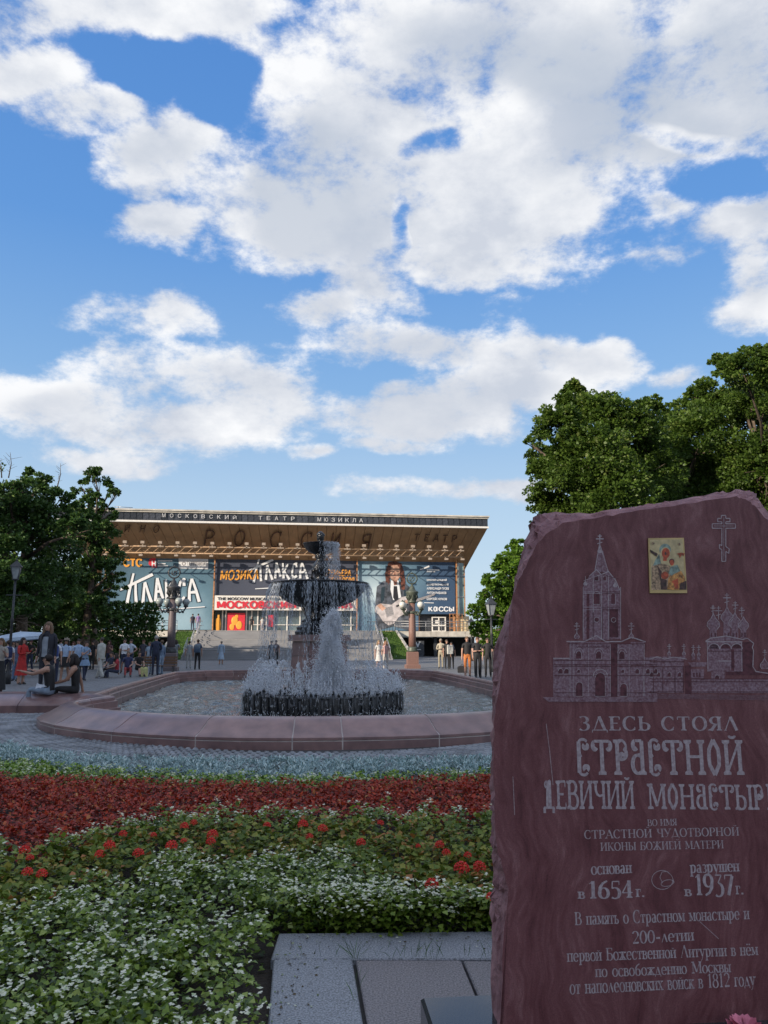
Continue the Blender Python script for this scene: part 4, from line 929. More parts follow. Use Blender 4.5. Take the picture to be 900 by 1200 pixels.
for mk_ in ([(4, [(145, 335), (210, 370), (275, 405), (255, 450), (200, 410), (160, 385)])], [(2, [(585, 400), (650, 385), (710, 400), (690, 440), (660, 425), (630, 475), (620, 430)])], [(5, el_(198, 235, 22, 22, 8))], [(5, el_(625, 250, 22, 22, 8))]): icon_part('corner_mark', mk_)

# footing of the stone and the low polished block beside it
M_pol = mat('polished dark granite', (.05, .05, .055), .12, var=.2, scale=200, spec=.6)
pb = MB(); pb.box((0, 0, .10), (1.6, .62, .2), bev=.012, rz=SA); pb.build('polished_granite_plinth', M_pol, loc=(.97, 3.05, .03), label='low polished dark granite plinth under the crimson stone', category='plinth')
# a pink bloom laid at its foot, mostly below the frame
M_pink = mat('pink petal', (.80, .22, .30), .5, var=.2, scale=30)
pk = thing('pink_bloom', 'pink bloom lying at the foot of the stone, bottom edge', 'flower', SO + SX * .80 + SN * .10 + SZ * .23)
fb = MB(); r_ = random.Random(2)
for i in range(26):
    a = i * 2.4; e = .25 + .75 * i / 26; c = Vector((cos(a) * e * .035, sin(a) * e * .035, .05 * (1 - e * .6))); d = Vector((cos(a), sin(a), .9)).normalized(); s = Vector((-sin(a), cos(a), 0))
    fb.poly([c, c + d * .03 + s * .018, c + d * .045, c + d * .03 - s * .018])
fb.build('petals', M_pink, pk); sb = MB(); sb.tube([(0, 0, .03), (.02, 0, -.0), (.10, .02, -.02)], .004, 5); sb.build('stem', M_stem, pk)
pk.location = SO + SX * .80 + SN * .10 + SZ * .215

# ------------------------------------------------------------------ fountain basin of granite blocks
def granite_polished(name, c1, c2, rough=.28):
    return mat(name, c1, rough, var=.2, scale=3.4, bump=.1, bscale=120, col2=c2, detail=12, rnd=.18, spec=.6)
M_bas = granite_polished('red granite rim', (.31, .185, .17), (.165, .10, .10))
M_joint = mat('pale joint mortar', (.52, .45, .42), .8)
M_iron = mat('wet black iron', (.014, .016, .020), .22, var=.3, scale=30, bump=.5, bscale=60, spec=.8)
basin = thing('fountain_basin', 'wide low fountain basin of reddish granite blocks filled with water', 'fountain basin', (FX, FY, 0), TH)
half = [(0, -9.15), (.75, -9.13), (1.5, -9.02), (2.2, -8.80), (2.95, -8.42), (3.6, -7.98), (4.25, -7.40), (4.8, -6.80), (5.25, -6.10), (5.52, -5.4), (5.62, -4.75), (5.5, -4.05), (5.32, -3.4)]
side = [(5.75, -2.9), (5.85, 0), (5.85, 4), (5.85, 8), (5.75, 10.6), (4.6, 12.5), (2.0, 12.9), (0, 13.0)]
outer = half + side
loop = outer + [(-a, b) for a, b in outer[::-1]][1:-1]
def offset_loop(P, d):
    n = len(P); out = []
    for i in range(n):
        a, b, c = Vector(P[i - 1]), Vector(P[i]), Vector(P[(i + 1) % n])
        t1 = (b - a).normalized(); t2 = (c - b).normalized(); n1 = Vector((-t1.y, t1.x)); n2 = Vector((-t2.y, t2.x))
        m = (n1 + n2); m = m / max(m.length, 1e-6); k = d / max(m.dot(n1), .45)
        out.append((b.x + m.x * k, b.y + m.y * k))
    return out
PROF = [(0.0, 0.0), (0.0, .125), (.012, .135), (-.006, .148), (-.006, .185), (.03, .205), (.14, .25), (.28, .33), (.40, .40), (.50, .435), (.60, .445), (.66, .435), (.68, .40), (.68, .34), (.74, .33), (.74, .20), (.80, .19), (.80, -.02)]
LP = [offset_loop(loop, d) for d, z in PROF]
def block_run(i0, i1, nseg, last_gap):
    pass
# walk round the loop and cut it into blocks about 1.5 m long
seg = []; n = len(loop)
for i in range(n):
    a = Vector(loop[i]); b = Vector(loop[(i + 1) % n]); l = (b - a).length; k = max(1, round(l / 1.6)) if l > 2.0 else 1
    for j in range(k): seg.append((i, j / k, (j + 1) / k))
blocks = []; cur = []; acc_l = 0
for s_ in seg:
    i, t0, t1 = s_; l = (Vector(loop[(i + 1) % n]) - Vector(loop[i])).length * (t1 - t0)
    cur.append(s_); acc_l += l
    if acc_l > 1.3: blocks.append(cur); cur = []; acc_l = 0
if cur: blocks.append(cur)
def lp(k, i, t):
    a = LP[k][i]; b = LP[k][(i + 1) % n]; return (a[0] + (b[0] - a[0]) * t, a[1] + (b[1] - a[1]) * t)
for bk in blocks:
    mb = MB(); sta = [(bk[0][0], bk[0][1])] + [(s_[0], s_[2]) for s_ in bk]
    l0 = (Vector(loop[(sta[0][0] + 1) % n]) - Vector(loop[sta[0][0]])).length; sta[0] = (sta[0][0], sta[0][1] + .011 / l0)
    l1 = (Vector(loop[(sta[-1][0] + 1) % n]) - Vector(loop[sta[-1][0]])).length; sta[-1] = (sta[-1][0], sta[-1][1] - .011 / l1)
    m_ = len(PROF)
    for (i, t) in sta:
        for k in range(m_): x, y = lp(k, i, t); mb.v.append((x, y, PROF[k][1]))
    for r in range(len(sta) - 1):
        for k in range(m_ - 1): mb.face([r * m_ + k, (r + 1) * m_ + k, (r + 1) * m_ + k + 1, r * m_ + k + 1], 0, 5 <= k <= 10)
    mb.poly(mb.v[:m_]); mb.poly(mb.v[(len(sta) - 1) * m_:len(sta) * m_][::-1])
    mb.build('granite_block', M_bas, basin)
# mortar core just under the blocks' skin shows as pale joints
core = MB(); PC = [(.003, 0.0), (.003, .19), (.145, .243), (.28, .318), (.40, .388), (.50, .424), (.60, .434), (.655, .425), (.67, .34), (.735, .32), (.735, .19), (.79, 0.0)]
LC = [offset_loop(loop, d) for d, z in PC]
for k in range(len(PC)):
    for i in range(n): core.v.append((LC[k][i][0], LC[k][i][1], PC[k][1]))
for k in range(len(PC) - 1):
    for i in range(n): j = (i + 1) % n; core.face([k * n + i, k * n + j, (k + 1) * n + j, (k + 1) * n + i])
core.build('joint_core', M_joint, basin)
# low bench wall running off to the left (and its twin at the right)
for sgn in (-1, 1):
    bt = thing('granite_bench_wall', 'low sloping granite ledge running left from the fountain basin' if sgn < 0 else 'low granite ledge on the far side of the basin, behind the stone', 'ledge', (FX, FY, 0), TH)
    x = 5.25
    for j in range(5 if sgn < 0 else 4):
        w = 1.55; mb = MB(); a0, a1 = x + .006, x + w - .006; x += w
        pr = [(-2.62, 0), (-2.62, .19), (-2.60, .21), (-2.35, .32), (-2.1, .40), (-1.98, .415), (-1.2, .415), (-1.14, .40), (-1.14, 0)]
        # follows a gentle arc
        def q(a, b, z): c = (a - 5.25); return (sgn * a, b + .02 * c * c, z)
        for a in (a0, (a0 + a1) / 2, a1):
            for b, z in pr: mb.v.append(q(a, b, z))
        k = len(pr)
        for r in range(2):
            for i in range(k - 1):
                f = [r * k + i, (r + 1) * k + i, (r + 1) * k + i + 1, r * k + i + 1]; mb.face(f if sgn < 0 else f[::-1], 0, i in (2, 3, 4))
        mb.poly(mb.v[:k]); mb.poly(mb.v[2 * k:3 * k][::-1])
        mb.build('granite_block', M_bas, bt)
# water
m, t, p = new_mat('fountain water'); nn = t.nodes; ll = t.links
tcn = nn.new('ShaderNodeTexCoord')
n1 = nn.new('ShaderNodeTexNoise'); n1.inputs['Scale'].default_value = 13; n1.inputs['Detail'].default_value = 6; n1.inputs['Distortion'].default_value = .6; ll.new(tcn.outputs['Object'], n1.inputs[0])
b = nn.new('ShaderNodeBump'); b.inputs['Strength'].default_value = 1.0; b.inputs['Distance'].default_value = .05; ll.new(n1.outputs[0], b.inputs['Height']); ll.new(b.outputs[0], p.inputs['Normal'])
n2 = nn.new('ShaderNodeTexNoise'); n2.inputs['Scale'].default_value = 9; n2.inputs['Detail'].default_value = 8; n2.inputs['Roughness'].default_value = .7; ll.new(tcn.outputs['Object'], n2.inputs[0])
cr = nn.new('ShaderNodeValToRGB'); e = cr.color_ramp.elements; e[0].position = .42; e[0].color = (.030, .045, .045, 1); e[1].position = .74; e[1].color = (.20, .23, .23, 1)
ll.new(n2.outputs[0], cr.inputs[0]); ll.new(cr.outputs[0], p.inputs['Base Color']); p.inputs['Roughness'].default_value = .08; p.inputs['Specular IOR Level'].default_value = .7
M_water = m
Wl = offset_loop(loop, .78); cxm = 0; 
xs = np.arange(-5.2, 5.25, .085); ys = np.arange(-8.5, 12.4, .085)
def inside(x, y, P):
    c = np.zeros(x.shape, bool); j = len(P) - 1
    for i in range(len(P)):
        xi, yi = P[i]; xj, yj = P[j]
        c ^= ((yi > y) != (yj > y)) & (x < (xj - xi) * (y - yi) / (yj - yi + 1e-12) + xi); j = i
    return c
X, Y = np.meshgrid(xs, ys, indexing='ij'); ins = inside(X, Y, offset_loop(loop, .74))
r_ = np.random.default_rng(8); Z = np.zeros_like(X)
for k in range(26):
    a = r_.uniform(0, 2 * pi); f = r_.uniform(5, 20); Z += .010 * (8 / (f + 4)) * np.sin((X * cos(a) + Y * sin(a)) * f + r_.uniform(0, 6) + 1.3 * np.sin(X * 1.7 + k) * np.cos(Y * 1.3 - k))
R = np.hypot(X, Y + 2.6); Z += .012 * np.sin(R * 13) * np.exp(-((R - 2.2) / 1.8) ** 2)
Z += .035
idx = -np.ones(X.shape, int); nxy = X.shape; keep = ins; idx[keep] = np.arange(keep.sum())
Vw = np.stack([X[keep], Y[keep], Z[keep]], 1)
a, b_, c, d = idx[:-1, :-1], idx[1:, :-1], idx[1:, 1:], idx[:-1, 1:]
ok = (a >= 0) & (b_ >= 0) & (c >= 0) & (d >= 0)
Fw = np.stack([a[ok], b_[ok], c[ok], d[ok]], 1)
add('water', np_mesh('water', Vw, Fw, M_water, smooth=True), kind='structure', loc=(FX, FY, 0), rz=TH)

# ------------------------------------------------------------------ the iron fountain in the middle
M_ped = granite_polished('pedestal granite', (.26, .14, .125), (.15, .085, .085), .3)
ft = thing('tiered_fountain', 'black cast iron two-tier fountain on a brown granite pedestal', 'fountain', (FX, FY, 0), TH)
# pedestal: an eight-sided stack of granite blocks
ped = thing('pedestal', None, None); ped.parent = ft
for ti, (z0, z1, r0, r1) in enumerate(((0.0, .42, 1.05, 1.0), (.425, .78, .88, .84), (.785, 1.24, .82, .78), (1.245, 1.62, .80, .76), (1.625, 1.78, .90, .88))):
    for k in range(8):
        a0 = 2 * pi * (k + .5) / 8 + .01; a1 = 2 * pi * (k + 1.5) / 8 - .01; mb = MB()
        P_ = [(r0 * cos(a0), r0 * sin(a0), z0), (r0 * cos(a1), r0 * sin(a1), z0), (r1 * cos(a1), r1 * sin(a1), z1), (r1 * cos(a0), r1 * sin(a0), z1), (0, 0, z0), (0, 0, z1)]
        mb.v = P_; mb.face([0, 1, 2, 3]); mb.face([3, 2, 5]); mb.face([1, 0, 4]); mb.face([0, 3, 5, 4]); mb.face([1, 4, 5, 2])
        mb.build('granite_block', M_ped, ped)
mb = MB(); mb.lathe([(.64, 1.785), (.66, 1.86), (.60, 1.92), (.62, 1.98), (.50, 2.06), (.46, 2.12), (.50, 2.16), (.40, 2.22)], 16, smooth=False); mb.build('base_moulding', M_iron, ft)
mb = MB(); mb.lathe([(.38, 2.2), (.33, 2.28), (.31, 2.36), (.38, 2.42), (.42, 2.50), (.42, 2.56), (.30, 2.60)], 20); 
for k in range(10):
    a = 2 * pi * k / 10; mb.tube([(.30 * cos(a), .30 * sin(a), 2.2), (.36 * cos(a), .36 * sin(a), 2.34), (.44 * cos(a), .44 * sin(a), 2.5), (.40 * cos(a), .40 * sin(a), 2.66)], [.05, .06, .07, .05], 6)
mb.build('stem', M_iron, ft)
def bowl(zb, zr, R, nf, c=0.0):
    mb = MB(); N_ = nf * 6; prof = [(.18, 0.0), (.42, .10), (.68, .28), (.87, .55), (.965, .80), (1.0, .93), (1.035, .97), (1.035, 1.0), (.99, 1.0), (.95, .92), (.6, .55), (.1, .4)]
    i0 = len(mb.v)
    for r, z in prof:
        for j in range(N_):
            a = 2 * pi * j / N_; fl = 1 + (.045 * abs(cos(nf * a / 2)) - .02) * (1 if .05 < z < .95 else .35)
            mb.v.append((R * r * fl * cos(a), R * r * fl * sin(a), zb + (zr - zb) * z))
    for k in range(len(prof) - 1):
        for j in range(N_): j2 = (j + 1) % N_; a = i0 + k * N_; mb.face([a + j, a + j2, a + N_ + j2, a + N_ + j], 0, True)
    return mb
bowl(2.46, 3.18, 1.27, 16).build('large_bowl', M_iron, ft)
for k in range(16):
    a = 2 * pi * (k + .5) / 16; mb = MB(); mb.ball((1.30 * cos(a), 1.30 * sin(a), 3.10), .05, 0, 7, 5, (1, 1, .8)); mb.ball((1.34 * cos(a), 1.34 * sin(a), 3.075), .022, 0, 5, 4); mb.build('spout_mask', M_iron, ft)
mb = MB(); mb.lathe([(.20, 2.95), (.22, 3.18), (.15, 3.26), (.12, 3.36), (.18, 3.44), (.215, 3.56), (.20, 3.68), (.12, 3.78), (.10, 3.84), (.16, 3.88), (.13, 3.93), (.16, 3.98)], 16)
for k in range(4):
    a = 2 * pi * k / 4 + .5; mb.tube([(.12 * cos(a), .12 * sin(a), 3.2), (.26 * cos(a), .26 * sin(a), 3.32), (.24 * cos(a), .24 * sin(a), 3.52), (.12 * cos(a), .12 * sin(a), 3.62)], [.03, .045, .045, .03], 6)
mb.build('upper_stem', M_iron, ft)
bowl(3.94, 4.27, .46, 12).build('small_bowl', M_iron, ft)
mb = MB(); mb.lathe([(.10, 4.05), (.10, 4.30), (.07, 4.34), (.10, 4.37), (.095, 4.45), (.11, 4.48), (.08, 4.50), (.10, 4.54), (.06, 4.58), (.02, 4.61)], 14)
for k in range(5):
    a = 2 * pi * k / 5; mb.ball((.09 * cos(a), .09 * sin(a), 4.50), .035, 0, 6, 4)
mb.build('finial', M_iron, ft)

# round iron nozzle drum in front of the pedestal
JR, JB = 1.82, -2.95
jd = thing('nozzle_drum', 'round black drum of upright nozzles standing in the water before the pedestal', 'fountain nozzles', L(0, JB), TH)
mb = MB(); mb.lathe([(JR - .03, 0), (JR - .03, .44), (JR - .10, .46), (JR - .30, .46), (JR - .34, .30), (.2, .28)], 64, smooth=False); mb.build('drum_wall', M_iron, jd)
nz = MB(); nz.tube([(0, 0, 0), (0, 0, .48)], [.036, .030], 6); nz.tube([(0, 0, .47), (0, 0, .53)], [.034, .016], 6); NZ = nz.mesh('nozzle', M_iron)
rb = MB(); rb.box((0, 0, .23), (.02, .05, .44), rz=.3); RB = rb.mesh('drum_rib', M_iron)
for k in range(96):
    a = 2 * pi * k / 96
    o = add('nozzle', NZ, jd, loc=((JR - .05) * cos(a), (JR - .05) * sin(a), 0), rz=a); o.scale = (1, 1, 1 + .09 * sin(k * 2.7) + .08 * cos(k * 5.1) + .05 * sin(k * 11.3))
    if k % 2 == 0: add('drum_rib', RB, jd, loc=((JR - .005) * cos(a + .03), (JR - .005) * sin(a + .03), 0), rz=a)
mb = MB(); mb.lathe([(.34, 0), (.34, .34), (.26, .42), (.12, .44)], 20); mb.build('jet_pipe', M_iron, jd)

# ------------------------------------------------------------------ falling and rising water, as drops and threads
m, t, p = new_mat('white water'); p.inputs['Base Color'].default_value = (.97, .98, 1.0, 1); p.inputs['Roughness'].default_value = .35
p.inputs['Specular IOR Level'].default_value = .6; p.inputs['Alpha'].default_value = 1.0; M_drop = m
tr_ = t.nodes.new('ShaderNodeBsdfTranslucent'); tr_.inputs[0].default_value = (.93, .96, 1, 1); mx_ = t.nodes.new('ShaderNodeMixShader'); mx_.inputs[0].default_value = .5
t.links.new(p.outputs[0], mx_.inputs[1]); t.links.new(tr_.outputs[0], mx_.inputs[2]); t.links.new(mx_.outputs[0], t.nodes['Material Output'].inputs[0])
m, t, p = new_mat('thin water'); p.inputs['Base Color'].default_value = (.78, .84, .90, 1); p.inputs['Roughness'].default_value = .2; p.inputs['Alpha'].default_value = .6; M_thin = m
M_thin.node_tree.nodes['Principled BSDF'].inputs['Alpha'].default_value = .5
def drops(name, P, Dv, ln_, wd, m, **tags):
    """spindle-shaped drops at P stretched along Dv"""
    P = np.asarray(P); Dv = np.asarray(Dv); n = len(P); d = Dv / (np.linalg.norm(Dv, axis=1, keepdims=True) + 1e-9)
    ref = np.tile([[1.0, .3, .1]], (n, 1)); s = np.cross(d, ref); s /= np.linalg.norm(s, axis=1, keepdims=True) + 1e-9; w = np.cross(d, s)
    l = np.asarray(ln_).reshape(-1, 1) * np.ones((n, 1)) * .5; k = np.asarray(wd).reshape(-1, 1) * np.ones((n, 1)) * .5
    V = np.stack([P + d * l, P + s * k, P + w * k * .9, P - s * k, P - w * k * .9, P - d * l], 1).reshape(-1, 3)
    f = np.array([[0, 1, 2], [0, 2, 3], [0, 3, 4], [0, 4, 1], [5, 2, 1], [5, 3, 2], [5, 4, 3], [5, 1, 4]])
    F = ((np.arange(n) * 6)[:, None, None] + f[None]).reshape(-1, 3)
    return add(name, np_mesh(name, V, F, m, smooth=True), kind='stuff', **tags)
r_ = np.random.default_rng(77)
def arcs(p0, v0, T, k, jit, tpow=1.0):
    """k drops along each ballistic path; p0, v0 (n,3), T flight time"""
    n = len(p0); t = (r_.uniform(0, 1, (n, k)) ** tpow) * T[:, None]
    P = p0[:, None] + v0[:, None] * t[..., None]; P[..., 2] -= 4.9 * t ** 2
    Vv = np.repeat(v0[:, None], k, 1).copy(); Vv[..., 2] -= 9.8 * t
    P += r_.normal(0, jit, P.shape)
    return P.reshape(-1, 3), Vv.reshape(-1, 3)
# curtain from the large bowl
ang = []
for k in range(16):
    ang += list(2 * pi * (k + .5) / 16 + r_.normal(0, .045, 9))
ang = np.array(ang + list(r_.uniform(0, 2 * pi, 90))); n = len(ang)
p0 = np.stack([1.33 * np.cos(ang), 1.33 * np.sin(ang), np.full(n, 3.10)], 1); sp = r_.uniform(.05, .55, n)
v0 = np.stack([sp * np.cos(ang), sp * np.sin(ang), np.zeros(n)], 1); T = np.full(n, .79)
P, Vv = arcs(p0, v0, T, 58, .012, .8); k = len(P)
drops('bowl_curtain', P, Vv + r_.normal(0, .3, P.shape), r_.uniform(.03, .16, k), r_.uniform(.005, .014, k), M_thin, label='curtain of water threads falling from the rim of the large bowl', category='falling water').matrix_world = Matrix.Translation((FX, FY, 0)) @ Matrix.Rotation(TH, 4, 'Z')
# water clinging to the bowl itself
ang = np.round(r_.uniform(0, 16, 620)) * 2 * pi / 16 + r_.normal(0, .05, 620); hz = r_.uniform(0, 1, 620); rr_ = 1.27 * (.40 + .62 * hz ** .5) + .02
P = np.stack([rr_ * np.cos(ang), rr_ * np.sin(ang), 2.54 + .62 * hz ** 1.6], 1); Vv = np.stack([-.3 * np.cos(ang), -.3 * np.sin(ang), -np.ones(620)], 1)
P2n = 300; a2 = r_.uniform(0, 2 * pi, P2n); h2 = r_.uniform(2.0, 2.66, P2n); P2 = np.stack([.46 * np.cos(a2), .46 * np.sin(a2), h2], 1)
P = np.concatenate([P, P2]); Vv = np.concatenate([Vv, np.tile([[0, 0, -1.0]], (P2n, 1))])
drops('bowl_film', P, Vv, r_.uniform(.03, .12, len(P)), r_.uniform(.004, .010, len(P)), M_thin, label='thin water runs glistening down the black bowl and stem', category='falling water').matrix_world = Matrix.Translation((FX, FY, 0)) @ Matrix.Rotation(TH, 4, 'Z')
# upper bowl: the breeze carries it to the right
ang = r_.normal(-.3, .55, 110); n = 110; p0 = np.stack([.48 * np.cos(ang), .48 * np.sin(ang), np.full(n, 4.25)], 1)
v0 = np.stack([r_.uniform(-.45, .25, n), r_.uniform(-.2, .1, n), np.zeros(n)], 1)
P, Vv = arcs(p0, v0, np.full(n, .46), 26, .02); drops('upper_curtain', P, Vv, r_.uniform(.02, .08, len(P)), r_.uniform(.005, .013, len(P)), M_drop, label='water spilling from the right side of the small top bowl', category='falling water').matrix_world = Matrix.Translation((FX, FY, 0)) @ Matrix.Rotation(TH, 4, 'Z')
TJ = Matrix.Translation(L(0, JB)) @ Matrix.Rotation(TH, 4, 'Z')
# ring of fine jets: each a thread of drops on its own arc
n = 130; a = 2 * pi * np.arange(n) / n + r_.normal(0, .012, n); p0 = np.stack([(JR - .05) * np.cos(a), (JR - .05) * np.sin(a), np.full(n, .56)], 1)
vz = r_.uniform(2.0, 3.0, n); vr = -r_.uniform(.15, .85, n); v0 = np.stack([vr * np.cos(a), vr * np.sin(a), vz], 1)
P, Vv = arcs(p0, v0, vz / 4.9 + .04, 62, .006); drops('ring_jets', P, Vv, r_.uniform(.02, .07, len(P)), r_.uniform(.006, .016, len(P)), M_drop, label='ring of fine water jets arching up from the black nozzle drum', category='fountain jets').matrix_world = TJ
# wide leaping jets to both sides
n = 64; a = r_.uniform(0, 2 * pi, n); a = np.where(r_.uniform(0, 1, n) < .6, pi + r_.normal(0, .55, n), r_.normal(0, .5, n)); p0 = np.stack([1.15 * np.cos(a), 1.15 * np.sin(a), np.full(n, .4)], 1)
vz = r_.uniform(3.0, 4.0, n); vr = r_.uniform(.15, 1.05, n); v0 = np.stack([vr * np.cos(a), vr * np.sin(a) * .6, vz], 1)
P, Vv = arcs(p0, v0, vz / 4.9, 110, .009); P += (np.abs(Vv[:, 2:3]) < 2) * r_.normal(0, .012, P.shape)
drops('side_jets', P, Vv, r_.uniform(.02, .07, len(P)), r_.uniform(.007, .018, len(P)), M_drop, label='spray of drops leaping outward beside the tall white jet', category='fountain jets').matrix_world = TJ
# the tall foaming jet
n = 30000; h = r_.uniform(0, 1, n) ** 1.1; a = r_.uniform(0, 2 * pi, n)
lump = 1 + .30 * np.sin(a * 2 + h * 8) + .22 * np.sin(a * 4 - h * 15 + 1) + .18 * np.sin(h * 27 + a * 3) + .10 * np.sin(h * 60 - a)
rad = (.36 * (1 - h) ** .5 + .04) * lump * r_.uniform(0, 1, n) ** .42
P = np.stack([.14 + rad * np.cos(a) + .05 * h + .03 * np.sin(h * 7), rad * np.sin(a), .40 + 1.86 * h + r_.normal(0, .05, n)], 1)
k_ = r_.uniform(0, 1, n) < .22; P[k_] += r_.normal(0, .085, (k_.sum(), 3))
Vv = np.stack([.5 * np.cos(a), .5 * np.sin(a), r_.choice([-1, 1], n) * .8], 1) + r_.normal(0, .6, (n, 3))
drops('tall_jet', P, Vv, r_.uniform(.012, .06, n), r_.uniform(.006, .022, n), M_drop, label='tall white foaming jet rising in front of the granite pedestal', category='fountain jet').matrix_world = TJ
n = 3200; h = r_.uniform(0, 1, n) ** 1.4; rad = (.85 * (1 - h) ** .8 + .06) * r_.uniform(.3, 1, n); a = r_.uniform(0, 2 * pi, n)
P = np.stack([.1 + rad * np.cos(a), rad * np.sin(a), .3 + 1.6 * h], 1); drops('jet_spray', P, np.stack([.2 * np.cos(a), .2 * np.sin(a), -np.ones(n)], 1), r_.uniform(.01, .05, n), r_.uniform(.006, .015, n), M_drop, label='loose spray of drops around the foot of the tall jet', category='fountain spray').matrix_world = TJ
# drops striking the water
n = 2600; a = r_.uniform(0, 2 * pi, n); rad = np.abs(r_.normal(2.3, .6, n)); P = np.stack([rad * np.cos(a), rad * np.sin(a), .05 + np.abs(r_.normal(0, .07, n))], 1)
drops('surface_splashes', P, r_.normal(0, 1, (n, 3)) * [.4, .4, 1], r_.uniform(.01, .05, n), r_.uniform(.008, .02, n), M_drop, label='small splashes dancing on the water around the nozzle drum', category='fountain spray').matrix_world = TJ

# water running over the outside of the drum
n = 800; a = r_.uniform(0, 2 * pi, n); a = np.round(a * 48 / (2 * pi)) * 2 * pi / 48 * .5 + a * .5; P = np.stack([(JR + .03) * np.cos(a), (JR + .03) * np.sin(a), r_.uniform(.05, .5, n)], 1)
drops('drum_drips', P, np.tile([[0, 0, -1.0]], (n, 1)) + r_.normal(0, .05, (n, 3)), r_.uniform(.02, .12, n), r_.uniform(.004, .012, n), M_drop, label='thin drips running down the outside of the black nozzle drum', category='falling water').matrix_world = TJ

# froth where the jets leave the nozzles
n = 4200; a = r_.uniform(0, 2 * pi, n); rad = JR - .05 + r_.normal(0, .07, n); P = np.stack([rad * np.cos(a), rad * np.sin(a), .52 + np.abs(r_.normal(0, .13, n)) * (1 + .5 * np.sin(a * 23))], 1)
drops('nozzle_froth', P, r_.normal(0, 1, (n, 3)) * [.3, .3, 1], r_.uniform(.015, .07, n), r_.uniform(.006, .018, n), M_drop, label='white froth along the top of the black nozzle drum', category='fountain spray').matrix_world = TJ

# ------------------------------------------------------------------ the theatre
TLOC = (FX, FY, 0)
theatre = thing('theatre_building', 'wide modern theatre with overhanging brown canopy, posters and broad stairs', 'theatre', TLOC, TH)
M_conc = mat('pale concrete', (.50, .47, .41), .85, var=.12, scale=1.5, bump=.2)
M_cream = mat('cream cladding', (.66, .54, .34), .8, var=.1, scale=1.2)
M_soff = mat('bronze soffit panel', (.32, .19, .095), .6, var=.07, scale=1.2, rnd=.035)
M_wh = mat('white paint', (.74, .72, .67), .6, var=.05)
M_dk = mat('undercroft shade', (.020, .020, .022), .8)
M_dkw = mat('dark cladding', (.045, .05, .06), .5, var=.2, rnd=.2)
M_pane = mat('fascia pane', (.035, .037, .045), .15, var=.3, spec=.6, rnd=.5)
M_fr = mat('rusty frame', (.42, .20, .09), .6, var=.2, scale=5)
M_steel = mat('galvanised rail', (.36, .37, .38), .4, metal=.6)
M_bronze = mat('dark bronze letters', (.075, .035, .02), .4, metal=.3)
M_glass = mat('blue green glass', (.16, .26, .27), .08, spec=.8, var=.35, scale=.35)
ZD = 2.72                                        # deck level
AX0, AX1 = -22.2, 20.3                            # building front, across
DK = 62.0                                        # front edge of the raised deck
EX = Vector((1, 0, 0)); EZ = Vector((0, 0, 1))
# body
b = MB(); b.box(((AX0 + AX1) / 2, 90, (ZD + 15.2) / 2 + .6), (AX1 - AX0, 34, 15.2 - ZD + 1.2)); b.build('wall', M_cream, theatre)
# canopy: top slab and fascia
FT, FB_, FBk = 15.70, 14.42, 64.0                # fascia top, bottom, distance
CA0, CA1 = -26.0, 21.75
roof = thing('canopy_roof', None, None); roof.parent = theatre
b = MB(); b.box(((CA0 + CA1) / 2, 86, FT + .06), (CA1 - CA0 + .3, 44.6, .16)); b.build('roof_slab', M_conc, roof)
b = MB(); b.box(((CA0 + CA1) / 2, FBk + .30, (FT + FB_) / 2), (CA1 - CA0, .5, FT - FB_ - .02)); b.build('fascia_backing', M_dkw, roof)
b = MB(); b.box(((CA0 + CA1) / 2, FBk, FB_ + .10), (CA1 - CA0 + .1, .35, .2)); b.build('lower_trim', M_wh, roof)
b = MB(); b.box(((CA0 + CA1) / 2, FBk - .02, FT - .10), (CA1 - CA0 + .1, .3, .18)); b.build('upper_trim', M_conc, roof)
pw = .66; pb_ = MB(); pb_.box((0, 0, 0), (pw - .07, .05, FT - FB_ - .44)); PM = pb_.mesh('fascia_pane', M_pane)
npn = int((CA1 - CA0) / pw)
for i in range(npn): add('fascia_pane', PM, roof, loc=(CA0 + (i + .5) * (CA1 - CA0) / npn, FBk + .02, (FT + FB_) / 2 + .02))
# side return of the fascia
b = MB(); b.box((CA1 - .2, 86, (FT + FB_) / 2), (.4, 43, FT - FB_ - .04)); b.build('side_fascia', M_conc, roof)
# sloping bronze soffit in long panels
SI = 74.5; SZI = 8.2; SAI = 20.0; SA0 = -22.4
nP = 44
for i in range(nP):
    t0, t1 = i / nP, (i + 1) / nP; g_ = .0004
    o0 = CA0 + (CA1 - CA0) * (t0 + g_); o1 = CA0 + (CA1 - CA0) * (t1 - g_); i0_ = SA0 + (SAI - SA0) * (t0 + g_); i1_ = SA0 + (SAI - SA0) * (t1 - g_)
    b = MB(); P4 = [(o0, FBk + .2, FB_), (o1, FBk + .2, FB_), (i1_, SI, SZI), (i0_, SI, SZI)]
    b.prism(P4, (0, .05, .10)); b.build('soffit_panel', M_soff, roof)
b = MB(); b.poly([(CA1 - .02, FBk + .25, FB_), (CA1 - .02, 107, FB_), (SAI, 107, SZI), (SAI, SI, SZI)]); b.poly([(CA1 - .02, FBk + .27, FB_ + .1), (SAI, SI, SZI + .1), (SAI, 107, SZI + .1), (CA1 - .02, 107, FB_ + .1)]); b.build('side_soffit', M_soff, roof)
b = MB(); b.poly([(CA0, FBk + .25, FB_), (SA0, SI, SZI), (SA0, 107, SZI), (CA0, 107, FB_)]); b.build('side_soffit', M_soff, roof)
# rooftop gear
b = MB(); b.box((-19.6, 68, FT + .5), (1.2, 1, .6)); b.tube([(-20.2, 68, FT), (-20.2, 68, FT + 1.1)], .05, 5); b.tube([(-18.9, 68, FT), (-18.9, 68, FT + .9)], .05, 5); b.tube([(-20.6, 68, FT + 1.05), (-18.6, 68, FT + .95)], .04, 5); b.build('rooftop_vent', M_steel, theatre)

